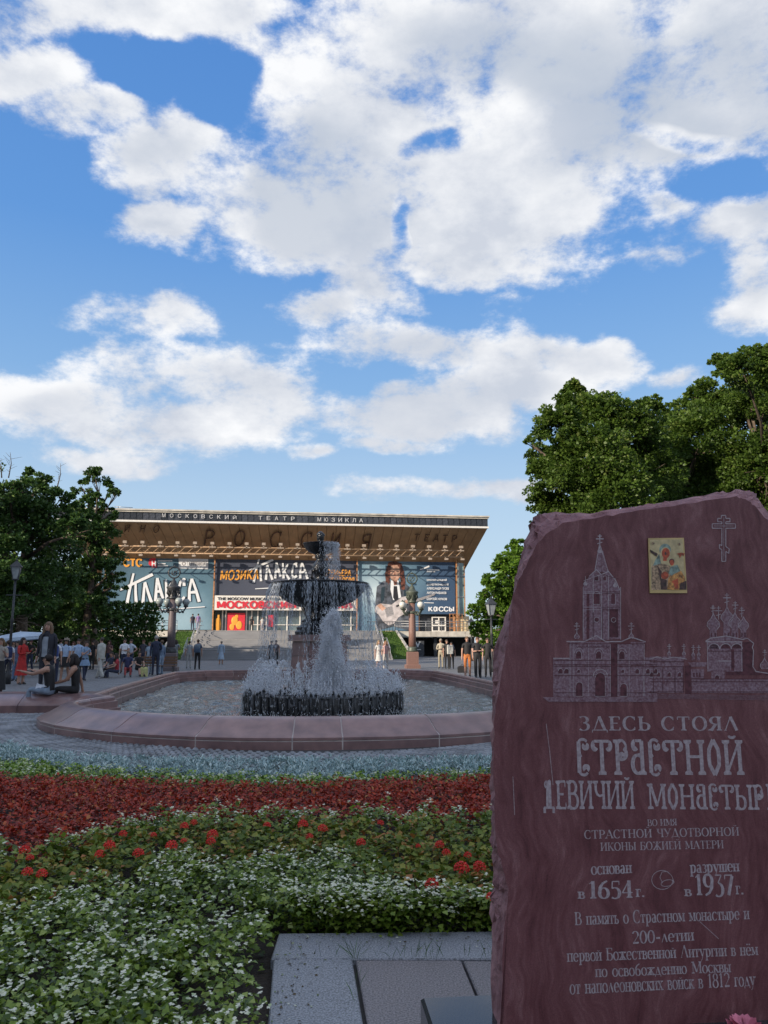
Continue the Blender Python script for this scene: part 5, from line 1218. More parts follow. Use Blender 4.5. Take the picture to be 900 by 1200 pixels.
# letters on the fascia and soffit
def pxl(px, py, bb):
    return fac(px, py, bb)
def letter_row(txt, px0, px1, hpx, py0, py1, name, parent):
    """one object per letter across the fascia"""
    chars = [c for c in txt if c != ' ']; n = len(txt)
    for i, c in enumerate(txt):
        if c == ' ': continue
        x = px0 + (px1 - px0) * i / (n - 1); y = py0 + (py1 - py0) * i / (n - 1)
        a, z = fac(x, y + hpx / 2, FBk - .05); a2, z2 = fac(x + hpx * .95, y - hpx / 2, FBk - .05)
        put_sans(name, c, M_let, Vector((0, FBk - .10, 0)), EX, EZ, a, a2, z, z2, parent, extrude=.05)
M_let = mat('white sign letter', (.55, .55, .55), .5, var=.02)
letter_row('МОСКОВСКИЙ', 190, 273, 4.4, 604, 606.3, 'sign_letter', roof)
letter_row('ТЕАТР', 303, 341, 4.4, 607, 608, 'sign_letter', roof)
letter_row('МЮЗИКЛА', 372, 421, 4.4, 608.8, 610, 'sign_letter', roof)
# thin slanted bronze letters standing on the soffit
def soff_pt(px, py):            # point of the soffit plane under a line of sight
    c = Vector((FX, FY, 0)); d = ray(px, py); o = Vector((0, 0, EYE))
    p0 = Vector((0, FBk + .2, FB_)); nrm = Vector((0, -(FB_ - SZI), -(SI - FBk - .2))).normalized()
    R = Matrix.Rotation(-TH, 4, 'Z'); ol = R @ (o - c); dl = R @ d
    t = (p0 - ol).dot(nrm) / dl.dot(nrm); return ol + dl * t, nrm
def soffit_letter(ch, px, py, wpx, hpx, th, parent):
    (w, stt), k = glyph(ch)
    mb = MB()
    for kind, pts, s in stt:
        P3 = []
        for a, bb in pts:
            q, nrm = soff_pt(px + (a / w) * wpx + bb * wpx * .28, py - bb * hpx); P3.append(q + nrm * .16)
        mb.tube(P3, th, 5)
    mb.build('roof_letter', M_bronze, parent)
for ch, x in zip('РОССИЯ', (237, 273, 315, 351, 385, 421)): soffit_letter(ch, x, 637.5 + (x - 237) * .028, 12.5, 17.5, .085, roof)
for ch, x in zip('КИНО', (130, 145, 163, 179)): soffit_letter(ch, x, 622.0 + (x - 145) * .02, 7, 8, .055, roof)
for ch, x in zip('ТЕАТР', (484, 496, 507, 517, 528)): soffit_letter(ch, x, 632.5 + (x - 484) * .04, 6.5, 8, .055, roof)

# lighting truss across the front under the canopy
tr = thing('lighting_truss', 'long rusty lighting truss carrying floodlights above the posters', 'truss', TLOC, TH)
TB = 69.0; M_lampm = mat('lamp housing', (.36, .29, .23), .6); M_trs = mat('ochre truss paint', (.38, .25, .15), .6, var=.15, scale=4)
ta0, ta1 = -21.5, 19.4
TB = 66.6
for z, y in ((11.36, TB), (12.1, TB), (11.7, TB + .6)):
    b = MB(); b.tube([(ta0, y, z), (ta1, y, z)], .085, 5); b.build('chord', M_trs, tr)
k = 0; a = ta0
db = MB(); db.tube([(0, 0, 11.36), (.8, 0, 12.1)], .045, 4); DM = db.mesh('truss_brace', M_trs)
while a < ta1 - .5:
    o = add('truss_brace', DM, tr, loc=(a, TB, 0)); a += .93
bm_ = MB(); bm_.box((0, -.1, 12.3), (.16, .12, .6)); bm_.box((0, -.3, 12.5), (.42, .34, .28)); bm_.box((0, -.1, 12.1), (.75, .12, .12)); BM = bm_.mesh('floodlight', M_lampm)
am_ = MB(); am_.tube([(0, 0, 11.36), (0, -.9, 11.05)], .04, 4); am_.box((0, -.95, 11.0), (.40, .25, .2)); AM = am_.mesh('poster_lamp', M_lampm)
for i in range(22): add('poster_lamp', AM, tr, loc=(ta0 + .7 + i * 1.9, TB, 0))
for i in range(22): add('floodlight', BM, tr, loc=(ta0 + .7 + i * 1.9, TB, 0))
for x in (-21.5, -9.35, 7.2, 19.2): b = MB(); b.box((x, 69.45, 7.1), (.14, .14, 8.8)); b.build('post', M_fr, tr)

# ------------------------------------------------------------------ poster hoardings
PB = 69.7
def hoarding(label, x0, x1, z0, z1, m, name='poster_hoarding'):
    t = thing(name, label, 'poster', TLOC, TH); b = MB(); b.box(((x0 + x1) / 2, PB + .15, (z0 + z1) / 2), (x1 - x0 - .06, .25, z1 - z0)); b.build('panel', m, t); return t
def P_(px, py, lv): a, z = fac(px, py, PB - .02 - lv); return (a, PB - .02 - lv, z)
class Ink:
    """flat print on a hoarding; every new shape sits a little nearer than the last"""
    def __init__(s, mats, lv=.0): s.mb = MB(); s.mats = mats; s.lv = lv
    def poly(s, pts, m=0): s.lv += .0011; q = [P_(x, y, s.lv) for x, y in pts]; q2 = [(p[0], p[2]) for p in q]; o = ccw(q2); s.mb.poly([(a, PB - .02 - s.lv, z) for a, z in o], m); return s
    def stroke(s, pts, w, m=0, taper=(.5, 1.0)):
        n = len(pts)
        for i in range(n - 1):
            (x0, y0), (x1, y1) = pts[i], pts[i + 1]; dx_, dy_ = x1 - x0, y1 - y0; l = math.hypot(dx_, dy_) or 1; nx, ny = -dy_ / l, dx_ / l
            w0 = w / 2 * (taper[0] + (taper[1] - taper[0]) * i / max(1, n - 1)); w1 = w / 2 * (taper[0] + (taper[1] - taper[0]) * (i + 1) / max(1, n - 1))
            s.poly([(x0 + nx * w0, y0 + ny * w0), (x1 + nx * w1, y1 + ny * w1), (x1 - nx * w1, y1 - ny * w1), (x0 - nx * w0, y0 - ny * w0)], m)
        return s
    def ell(s, cx, cy, rx, ry, m=0, n=14): return s.poly([(cx + rx * cos(2 * pi * i / n), cy + ry * sin(2 * pi * i / n)) for i in range(n)], m)
    def text(s, txt, x0, x1, y0, y1, m=0, mono=.16, shear=0.0, slope=0.0):
        Ls, tot = text_polys(txt, 1.0, None, mono=mono, gap=.1, shear=shear)
        for G_ in Ls:
            for Q in G_: s.poly([(x0 + (x1 - x0) * a / tot, y1 - (y1 - y0) * b + slope * a / tot) for a, b in Q], m)
        return s
    def done(s, name, parent): return s.mb.build(name, s.mats, parent)
def grad_mat(name, c1, c2, c3, centre, rad):
    """printed backdrop: a pale patch fading to the poster's darker ink (print, not light)"""
    m, t, p = new_mat(name); nn = t.nodes; ll = t.links; tcn = nn.new('ShaderNodeTexCoord')
    mp = nn.new('ShaderNodeVectorMath'); mp.operation = 'SUBTRACT'; ll.new(tcn.outputs['Object'], mp.inputs[0]); mp.inputs[1].default_value = centre
    sc_ = nn.new('ShaderNodeVectorMath'); sc_.operation = 'MULTIPLY'; ll.new(mp.outputs[0], sc_.inputs[0]); sc_.inputs[1].default_value = (1 / rad[0], 0, 1 / rad[1])
    ln2 = nn.new('ShaderNodeVectorMath'); ln2.operation = 'LENGTH'; ll.new(sc_.outputs[0], ln2.inputs[0])
    no = nn.new('ShaderNodeTexNoise'); no.inputs['Scale'].default_value = .35; no.inputs['Detail'].default_value = 5; ll.new(tcn.outputs['Object'], no.inputs[0])
    ad = nn.new('ShaderNodeMath'); ad.operation = 'MULTIPLY_ADD'; ll.new(no.outputs[0], ad.inputs[0]); ad.inputs[1].default_value = .7; ll.new(ln2.outputs[1], ad.inputs[2])
    cr = nn.new('ShaderNodeValToRGB'); e = cr.color_ramp.elements; e.new(.5)
    for el2, (q, c) in zip(e, [(.35, c1), (.85, c2), (1.5, c3)]): el2.position = min(1, q / 1.6); el2.color = (*c, 1)
    dv = nn.new('ShaderNodeMath'); dv.operation = 'DIVIDE'; ll.new(ad.outputs[0], dv.inputs[0]); dv.inputs[1].default_value = 1.6
    ll.new(dv.outputs[0], cr.inputs[0]); ll.new(cr.outputs[0], p.inputs['Base Color']); p.inputs['Roughness'].default_value = .5
    return m
M_p1 = grad_mat('left poster print', (.30, .44, .52), (.11, .21, .28), (.045, .10, .15), (-13.5, PB, 3.5), (10, 8))
M_p2 = grad_mat('middle poster print', (.13, .145, .19), (.075, .085, .12), (.05, .06, .09), (0, PB, 9), (9, 4))
M_p3 = grad_mat('right poster print', (.52, .64, .70), (.15, .27, .36), (.04, .08, .15), (9.6, PB, 7.6), (6.0, 6.5))
M_pw = mat('print white', (.74, .76, .78), .5, var=.03); M_po = mat('print orange', (.80, .36, .05), .5, var=.05); M_pr = mat('print red', (.62, .03, .05), .5, var=.08)
M_pk_ = mat('print black', (.02, .02, .025), .5); M_psk = mat('print skin', (.50, .30, .22), .5, var=.2, scale=2); M_psk2 = mat('print skin shade', (.30, .14, .10), .5); M_ph = mat('print auburn', (.11, .038, .025), .5, var=.5, scale=3)
M_pj = mat('print jacket', (.075, .085, .105), .5, var=.4, scale=2); M_pg = mat('print guitar', (.50, .46, .46), .5, var=.15, scale=2); M_pg2 = mat('print grey', (.28, .27, .28), .5)
M_ps = mat('print shadow', (.02, .04, .055), .5)
IK = [M_pw, M_po, M_pr, M_pk_, M_psk, M_psk2, M_ph, M_pj, M_pg, M_pg2, M_ps]
a0, z0 = fac(124, 738, PB); a1, z1 = fac(252, 651, PB)
h1 = hoarding('large blue-grey poster with white hand-painted title, left of the entrance', -22.0, a1, 2.95, 11.42, M_p1)
def title(ink, fx, fy, w, sh=(1.2, .4)):
    """hand-painted word ПЛАКСА; fx, fy place a point of the lettering"""
    S = [[(235, 205), (205, 330), (180, 460)], [(135, 330), (250, 275), (380, 212)], [(250, 265), (250, 350), (256, 445)],
         [(318, 275), (312, 350), (305, 430)], [(322, 270), (345, 350), (372, 430)], [(412, 240), (405, 330), (400, 415)], [(415, 240), (432, 310), (455, 395)], [(402, 345), (440, 338)],
         [(478, 250), (482, 330), (486, 415)], [(535, 260), (490, 330)], [(492, 335), (545, 425)],
         [(625, 245), (590, 265), (575, 320), (572, 380), (590, 410), (622, 385)], [(612, 240), (616, 300)], [(672, 245), (655, 330), (655, 415)], [(675, 245), (705, 330), (730, 420)], [(655, 350), (705, 345)]]
    for s in S: ink.stroke([(fx(x) + sh[0], fy(y) + sh[1]) for x, y in s], w * 1.15, 10, (1, 1))
    for s in S: ink.stroke([(fx(x), fy(y)) for x, y in s], w, 0, (.75, 1.15))
ik = Ink(IK); title(ik, lambda x: 120 + x / 6.43, lambda y: 640 + y / 6.43, 3.2, (-1.3, .5)); ik.stroke([(136, 718), (185, 715), (240, 711)], 1.6, 0, (.5, .7)); ik.done('painted_title', h1)
ik = Ink(IK, .0); ik.text('СТС', 145, 166, 655, 663.5, 1, .24); ik.done('sponsor_lettering', h1)
ik = Ink(IK, .0); ik.poly([(175, 655), (182, 653), (183, 659), (184, 665), (178, 665), (174, 661)], 2); ik.text('Н', 177.5, 183, 657, 664, 0, .2)
for y, x1 in ((656.5, 202), (660, 194), (662.5, 197)): ik.poly([(185, y), (x1, y), (x1, y + 1.3), (185, y + 1.3)], 0)
ik.done('sponsor_emblem', h1)
ik = Ink(IK, .0); ik.poly([(209.5, 654.5), (244, 655), (244, 667), (209.5, 666)], 0); ik.ell(215.5, 660.5, 2.4, 2.4, 9); ik.ell(215.5, 660.5, 1.3, 1.3, 0); ik.text('ГАЗПРОМБАНК', 219.5, 241, 658.5, 662.5, 9, .16); ik.done('sponsor_plate', h1)
h2 = hoarding('dark poster above the entrance with orange lettering and white painted title', a1 + .02, 7.18, 6.93, 11.42, M_p2)
ik = Ink(IK); title(ik, lambda x: 292 + (x - 135) / 8.7, lambda y: 655 + (y - 205) / 9.2, 2.5, (0, 0)); ik.stroke([(299, 690), (320, 689)], 1.4, 0, (.6, 1)); ik.done('painted_title', h2)
ik = Ink(IK); ik.text('МОЗИКЛ', 257.5, 303, 669, 679.5, 1, .17, .15, -1.0); ik.done('orange_lettering', h2)
ik = Ink(IK); ik.text('ПРЕМЬЕРА', 379, 411, 667.5, 674.5, 1, .17, .1, .6); ik.done('orange_lettering', h2)
ik = Ink(IK); ik.text('1 СЕНТЯБРЯ', 379, 415, 676.5, 683.5, 1, .17, .1, .6); ik.done('orange_lettering', h2)
# white name board over the doors
nb = thing('name_board', 'white board over the doors with red Cyrillic name and small black English line', 'sign', TLOC, TH)
b = MB(); b.box((-1.0, PB - .02, 6.03), (16.5, .5, 1.66)); b.build('board', M_wh, nb)
PBs = PB; PB = PB - .29
ik = Ink(IK); ik.text('THE МOSСОW МUSIСАL ТНЕАТRЕ'.replace('R', 'Р').replace('U', 'И').replace('W', 'М').replace('S', '5').replace('I', '1') if False else 'ТНЕ', 255, 262, 700.2, 703.6, 3, .24); PBn = PB
ik.done('english_line', nb)
def sign_words(txt, px0, px1, py0, py1, m, name, par, bold=.03):
    a0_, z1_ = fac(px0, py0, PBn); a1_, z0_ = fac(px1, py1, PBn); put_sans(name, txt, m, Vector((0, PBn - .03, 0)), EX, EZ, a0_, a1_, z0_, z1_, par, bold=bold)
for ob in [o for o in nb.children if o.name.startswith('english_line')]: bpy.data.objects.remove(ob)
sign_words('THE MOSCOW MUSICAL THEATRE', 255, 338, 699.8, 703.8, M_pk_, 'english_line', nb, .03)
PB = PBn; ik = Ink(IK); ik.text('МОСКОВСКИЙ МЮЗИКЛ', 254, 413, 704.8, 712.4, 2, .24); ik.done('red_name', nb)
PB = PBs
h3 = hoarding('blue poster of a long-haired guitarist in suit and tie, right of the entrance', 7.24, 19.1, 4.85, 11.42, M_p3)
b = MB(); b.box(((7.24 + 14.6) / 2, PB + .15, 3.86), (7.3, .25, 1.94)); b.build('panel', M_p3, h3)
gx = lambda x: 410 + x / 4.737; gy = lambda y: 640 + y / 4.737
ik = Ink(IK, .001); Gp = lambda pts, m: ik.poly([(gx(x), gy(y)) for x, y in pts], m)
Gp([(140, 330), (150, 225), (185, 195), (235, 190), (300, 200), (340, 235), (350, 330), (340, 420), (330, 470), (240, 445), (145, 470)], 7)
Gp([(228, 190), (270, 190), (285, 285), (240, 300), (225, 240)], 0); Gp([(243, 222), (262, 222), (270, 290), (252, 305), (240, 285)], 3)
Gp([(215, 90), (250, 82), (285, 95), (300, 140), (308, 200), (305, 245), (285, 240), (280, 150), (220, 150), (222, 205), (200, 200), (195, 150)], 6)
Gp([(218, 130), (230, 108), (262, 104), (280, 128), (280, 165), (262, 195), (245, 200), (228, 185)], 4); Gp([(240, 190), (262, 190), (262, 215), (245, 218)], 5)
Gp([(225, 137), (242, 135), (242, 141), (226, 143)], 3); Gp([(256, 135), (272, 137), (272, 143), (257, 141)], 3); Gp([(246, 145), (252, 145), (254, 163), (244, 164)], 5); Gp([(242, 173), (256, 173), (253, 177), (245, 177)], 5); Gp([(218, 108), (228, 104), (222, 180), (215, 215), (205, 190)], 6); Gp([(274, 112), (286, 108), (300, 215), (288, 230), (280, 185)], 6)
Gp([(175, 230), (195, 225), (190, 300), (170, 320)], 10); Gp([(300, 240), (318, 250), (315, 330), (300, 320)], 10)
ik.done('printed_guitarist', h3)
ik = Ink(IK, .03)
Gp([(140, 335), (170, 318), (230, 325), (265, 300), (290, 282), (312, 278), (318, 300), (300, 330), (318, 350), (305, 375), (270, 395), (245, 430), (215, 440), (185, 420), (160, 380), (138, 365)], 8)
Gp([(300, 300), (380, 290), (470, 262), (472, 272), (385, 305), (310, 322)], 9); Gp([(190, 340), (235, 335), (245, 380), (205, 395)], 9); Gp([(255, 330), (285, 318), (290, 325), (260, 340)], 3); Gp([(150, 330), (172, 318), (200, 345), (180, 360)], 4)
Gp([(300, 305), (318, 298), (322, 315), (306, 322)], 4)
ik.done('printed_guitar', h3)
ik = Ink(IK, .001)
ik.stroke([(492, 667.5), (497, 666), (503, 663.5)], 1.6, 0, (.8, 1.2)); ik.poly([(500, 667), (515, 667.3), (515, 668.8), (500, 668.6)], 0); ik.poly([(500, 669.6), (510, 669.8), (510, 670.4), (500, 670.2)], 0); ik.done('small_logo', h3)
PBn = PB - .05
for i, (txt, x1, y0, y1) in enumerate((('МИХАИЛ ШИЦКИЙ', 523.5, 678, 681.2), ('ДАВИД ПИСЬМЕННЫЙ', 525.5, 683.2, 686.6), ('АЛЕКСАНДР ГУСЕВ', 526, 688.2, 691.6), ('АНТОН РЫБАКОВ', 523, 693.2, 696.2), ('СЕРГЕЙ ЖУКОВ', 523.8, 699.8, 703.4))):
    sign_words(txt, 500, x1, y0, y1, M_pw, 'credit_line', h3, .03)
ik = Ink(IK, .001); ik.poly([(497, 705.8), (508.5, 706.2), (508.5, 707), (497, 706.6)], 0); ik.done('rule_line', h3)
ks = thing('ticket_office_sign', 'white letters reading КАССЫ over the ticket office door', 'sign', TLOC, TH)
KA = {'К': 'К', 'С': 'С', 'Ы': 'Ы', 'a': 'a'}; G['a'] = (.80, [C_(.30, .5, .22, .5, 0, 360, 18), ('T', [(.62, 0), (.62, 1)], '')])
for c, x0, x1 in zip('КaССЫ', (501.8, 508, 514.3, 520.3, 526), (507, 513.3, 519.5, 525.2, 532.3)): ik = Ink(IK, .002); ik.text(c, x0, x1, 711.2, 716.2, 0, .22); ik.done('sign_letter', ks)


# ------------------------------------------------------------------ entrance, glazing, ticket office
def bx(name, x0, x1, y, z0, z1, m, par=None, d=.1): b = MB(); b.box(((x0 + x1) / 2, y, (z0 + z1) / 2), (x1 - x0, d, z1 - z0)); return b.build(name, m, par or theatre)
en_ = thing('entrance_front', None, None); en_.parent = theatre
bx('dark_glazing', -9.2, 7.2, 70.6, ZD, 5.3, mat('lobby glass', (.09, .12, .13), .1, spec=.7, var=.4, scale=.5), en_, .1)
for x in (-8.35, -7.95, -5.6, -5.0, -4.3, -3.3, -2.4, -.9, .6, 2.1, 3.6, 5.1, 6.6): bx('mullion', x - .07, x + .07, 70.5, ZD, 5.25, M_wh, en_, .1)
for z in (3.55,): bx('transom', -5.0, 7.0, 70.44, z - .04, z + .04, M_wh, en_, .06)
bx('door_poster', -7.75, -5.75, 70.3, ZD + .1, 4.9, M_pr, en_, .08); bx('door_poster', -3.1, -2.5, 70.3, ZD + .6, 4.7, M_pr, en_, .08)
PBn = 70.2; b = MB()
for (x, z, r) in ((-6.9, 4.0, .42), (-6.4, 3.5, .38), (-7.2, 3.3, .3), (-6.7, 4.5, .2)): b.ball((x, 70.26, z), r, 0, 8, 6, (1, .05, 1.3))
b.build('poster_figure', M_po, en_)
yb_ = thing('yellow_figure_board', 'yellow cut-out figure board at the left edge of the entrance', 'display board', L(-8.75, 70.0, ZD), TH)
b = MB(); b.prism([(-.22, 0, 0), (.2, 0, 0), (.30, 0, .9), (.2, 0, 1.5), (.10, 0, 1.6), (.12, 0, 1.95), (-.12, 0, 1.95), (-.12, 0, 1.6), (-.3, 0, 1.45), (-.32, 0, .8)], (0, .06, 0)); b.build('cutout', M_po, yb_)
bx('doorway_dark', 14.6, 19.1, 70.55, ZD, 4.82, M_dkw); 
tk_ = thing('ticket_door', None, None); tk_.parent = theatre
a0, z1 = fac(506.5, 724, 70.3); a1, z0 = fac(522, 743, 70.3)
for x in (a0, (a0 + a1) / 2, a1): bx('door_frame', x - .07, x + .07, 70.3, ZD, z1, M_wh, tk_, .1)
bx('door_head', a0 - .07, a1 + .07, 70.28, z1, z1 + .14, M_wh, tk_, .1); bx('door_rail', a0, a1, 70.27, 3.45, 3.6, M_wh, tk_, .06); bx('door_sill', a0, a1, 70.27, ZD, ZD + .2, M_wh, tk_, .06)
for x in (a0 + (a1 - a0) * .25, a0 + (a1 - a0) * .75): bx('door_glass', x - .5, x + .5, 70.36, ZD, z1, M_dkw, tk_, .04)
bx('door_notice', a0 + .35, a0 + .75, 70.24, 3.75, 4.15, M_wh, tk_, .03)
for x in (14.7, 19.0): bx('jamb', x - .1, x + .1, 70.2, ZD, 4.84, M_fr, None, .12)
bx('golden_side_wall', 18.3, 20.95, 70.9, ZD, 4.65, M_cream, None, .5)
# stacked rusty scaffold frames by the golden wall
sf = thing('scaffold_frame', 'rusty steel scaffold frames leaning by the golden wall right of the ticket door', 'scaffold', TLOC, TH)
for x in (18.3, 18.7, 19.4, 19.8): b = MB(); b.tube([(x, 69.4, ZD), (x, 69.4, 4.9)], .035, 5); b.build('upright', M_fr, sf)
for z in (3.2, 3.9, 4.4, 4.85): b = MB(); b.tube([(18.2, 69.38, z), (19.9, 69.38, z)], .03, 5); b.build('rung', M_fr, sf)
# glazed corner bay
gb = thing('glass_corner', None, None); gb.parent = theatre
for i, (z0, z1) in enumerate(((4.75, 6.9), (6.95, 9.4), (9.45, 11.35))):
    for (x0, x1) in ((19.25, 19.55), (19.62, 20.2)): bx('glass_pane', x0, x1, 69.9, z0, z1, M_glass, gb, .06)
for x in (19.2, 19.58, 20.25): bx('corner_post', x - .06, x + .06, 69.85, 4.65, 11.5, M_fr if x != 19.58 else M_steel, gb, .12)
for z in (6.92, 9.42, 11.4): bx('corner_rail', 19.1, 20.3, 69.8, z - .05, z + .05, M_steel, gb, .08)
b = MB(); b.box((20.28, 72, 8.0), (.1, 4.2, 6.8)); b.build('side_glass', M_glass, gb)

# ------------------------------------------------------------------ deck, stairs, green banks
SL, SR = -9.9, 8.5
deck = thing('raised_deck', 'raised concrete deck with metal railing in front of the theatre, over a dark undercroft', 'terrace', TLOC, TH)
for (x0, x1) in ((-24.5, SL - 2.5), (SR + 2.3, 21.0)):
    b = MB(); b.box(((x0 + x1) / 2, 66.5, ZD - .3), (x1 - x0, 9.0, .6)); b.build('deck_slab', M_conc, deck)
    for k in range(int((x1 - x0) / 1.9)): b = MB(); b.box((x0 + .95 + k * 1.9, DK - .03, ZD - .30), (1.86, .08, .56)); b.build('edge_panel', M_conc, deck)
    b = MB(); b.box(((x0 + x1) / 2, 68.6, 1.05), (x1 - x0, .3, 2.1)); b.build('undercroft_wall', M_dk, deck)  # near-black wall colour stands in for the deep shade under the deck
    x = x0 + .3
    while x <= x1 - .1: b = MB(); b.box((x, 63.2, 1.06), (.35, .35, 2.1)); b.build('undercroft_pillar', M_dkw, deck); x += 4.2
b = MB(); b.box((20.4, 62.6, 1.06), (.75, .9, 2.1)); b.build('end_pier', M_conc, deck)
b = MB(); b.box(((SL + SR) / 2, 66.5, ZD / 2), (SR - SL + 5, 8.8, ZD - .01)); b.build('deck_core', M_conc, deck)
# railings
def rail(x0, x1, y, par):
    r = thing('deck_railing', f"low steel railing along the {'left' if x0 < 0 else 'right'} deck edge", 'railing', TLOC, TH)
    for z in (.55, .82, 1.08): b = MB(); b.tube([(x0, y, ZD + z), (x1, y, ZD + z)], .03, 5); b.build('rail', M_steel, r)
    n = int((x1 - x0) / 1.5)
    for k in range(n + 1): b = MB(); b.tube([(x0 + k * (x1 - x0) / n, y, ZD), (x0 + k * (x1 - x0) / n, y, ZD + 1.08)], .035, 5); b.build('baluster', M_steel, r)
rail(-24.3, SL - 2.4, DK + .15, None); rail(SR + 2.2, 20.9, DK + .15, None)
M_st1 = mat('stair granite', (.24, .24, .245), .75, var=.06, scale=.6, rnd=.03); M_st2 = mat('pale step edge', (.42, .41, .39), .7)  # landing edges in a lighter tone than the steps
stairs = thing('grand_stairs', 'broad grey granite stairs rising in three flights to the theatre doors', 'stairs', TLOC, TH)
z = 0.0; y = 47.6; RH = ZD / 18
for fl in range(3):
    for s_ in range(6):
        z += RH; dpt = .42 if s_ < 5 else 2.6
        if fl == 2 and s_ == 5: dpt = 62.4 - y
        b = MB(); b.box(((SL + SR) / 2, y + dpt / 2, z - RH / 2 + .004), (SR - SL, dpt + .02, RH)); b.build('step', M_st1, stairs); 
        if s_ == 5: b = MB(); b.box(((SL + SR) / 2, y + .03, z + .006), (SR - SL - .02, .14, .03)); b.build('step_edge', M_st2, stairs)
        y += dpt
    if fl < 2: y += 0
b = MB(); b.prism([(SL + .05, 47.9, 0), (SR - .05, 47.9, 0), (SR - .05, 62.0, 0), (SL + .05, 62.0, 0)], (0, 0, .12)); b.build('stair_base', M_st1, stairs)
STY = y
for fl, (ya, za) in enumerate(((47.6, 0), (52.3, ZD / 3), (57.0, ZD * 2 / 3))):     # core under each flight
    pass
M_grass = mat('lawn', (.075, .15, .025), .95, var=.3, scale=6, bump=1.0, bscale=30)
M_gr1 = leaf_mat('lawn blade', [(0, (.05, .11, .02)), (1, (.13, .23, .04))], .6, .3)
for sgn, x0, x1, lab in ((-1, SL - 2.3, SL - .35, 'left'), (1, SR + .35, SR + 2.2, 'right')):
    gbk = thing('grass_bank', f'sloping green lawn bank on the {lab} side of the stairs', 'lawn', TLOC, TH)
    b = MB(); b.prism([(x0, 51.0, .12), (x0, 61.9, ZD - .05), (x0, 61.9, 0), (x0, 51.0, 0)], (x1 - x0, 0, 0)); b.build('turf', M_grass, gbk)
    r_ = np.random.default_rng(5 if sgn < 0 else 6); n = 5200; u = r_.uniform(x0, x1, n); v = r_.uniform(0, 1, n)
    P = np.stack([u, 51.0 + 10.9 * v, .12 + (ZD - .17) * v], 1); V, F = leaves(P, np.stack([r_.normal(0, .5, n), r_.normal(0, .5, n), np.ones(n)], 1), .16, .2, .1, .2, 3)
    add('grass_blades', np_mesh('grass_blades', V, F, M_gr1, rnd=np.repeat(r_.uniform(0, 1, n), 2)), gbk, kind='stuff')
    for xk in (x0 - .12, x1 + .12): b = MB(); b.prism([(xk - .12, 50.7, 0), (xk - .12, 50.7, .3), (xk - .12, 61.9, ZD + .08), (xk - .12, 61.9, 0)], (.24, 0, 0)); b.build('kerb_wall', M_conc, gbk)
    hr = thing('stair_handrail', f'stepped steel handrail between the stairs and the {lab} grass bank', 'handrail', TLOC, TH)
    xr = SL + .25 if sgn < 0 else SR - .25
    for k, (ya, za, yb2, zb2) in enumerate(((47.6, .1, 49.9, 1.0), (52.4, .95, 54.6, 1.9), (57.1, 1.85, 59.4, 2.75))):
        for dz in (.5, .95): b = MB(); b.tube([(xr, ya, za + dz), (xr, yb2, zb2 + dz), (xr, yb2 + 2.2, zb2 + dz)], .03, 5); b.build('rail', M_steel, hr)
        for q in range(4): t = q / 3; yy_ = ya + (yb2 - ya) * t; zz_ = za + (zb2 - za) * t; b = MB(); b.tube([(xr, yy_, zz_), (xr, yy_, zz_ + .95)], .03, 5); b.build('post', M_steel, hr)
    # low hedge-like barrier at the top on the right bank
b = MB(); 
fence = thing('black_barrier', 'short dark metal barrier at the head of the right grass bank', 'barrier', TLOC, TH)
for k in range(12): b = MB(); b.tube([(SR - .8 + k * .3, 61.9, ZD), (SR - .8 + k * .3, 61.9, ZD + 1.0)], .025, 4); b.build('bar', M_dkw, fence)
b = MB(); b.tube([(SR - .8, 61.9, ZD + 1.0), (SR + 2.5, 61.9, ZD + 1.0)], .035, 5); b.build('top_rail', M_dkw, fence)
# small board with a white V mark in the undercroft
vb = thing('white_v_sign', 'dark sign board with a white letter V in the right undercroft', 'sign', L(13.2, 62.6, 0), TH)
b = MB(); b.box((0, 0, .95), (1.5, .1, 1.5)); b.build('board', M_dkw, vb); b = MB(); b.box((0, 0, .1), (1.4, .5, .2)); b.build('foot', M_dkw, vb)
put_sans('letter', 'V', M_pw, Vector((0, -.07, 0)), EX, EZ, -.25, .35, 1.0, 1.6, vb, bold=.05); put_sans('caption', 'VVV', M_pw, Vector((0, -.07, 0)), EX, EZ, -.3, .4, .72, .82, vb).name = 'caption'
for o in list(vb.children):
    if o.name.startswith('caption'): bpy.data.objects.remove(o)
b = MB(); b.box((.0, -.07, .76), (.8, .02, .08)); b.build('caption_bar', M_wh, vb)

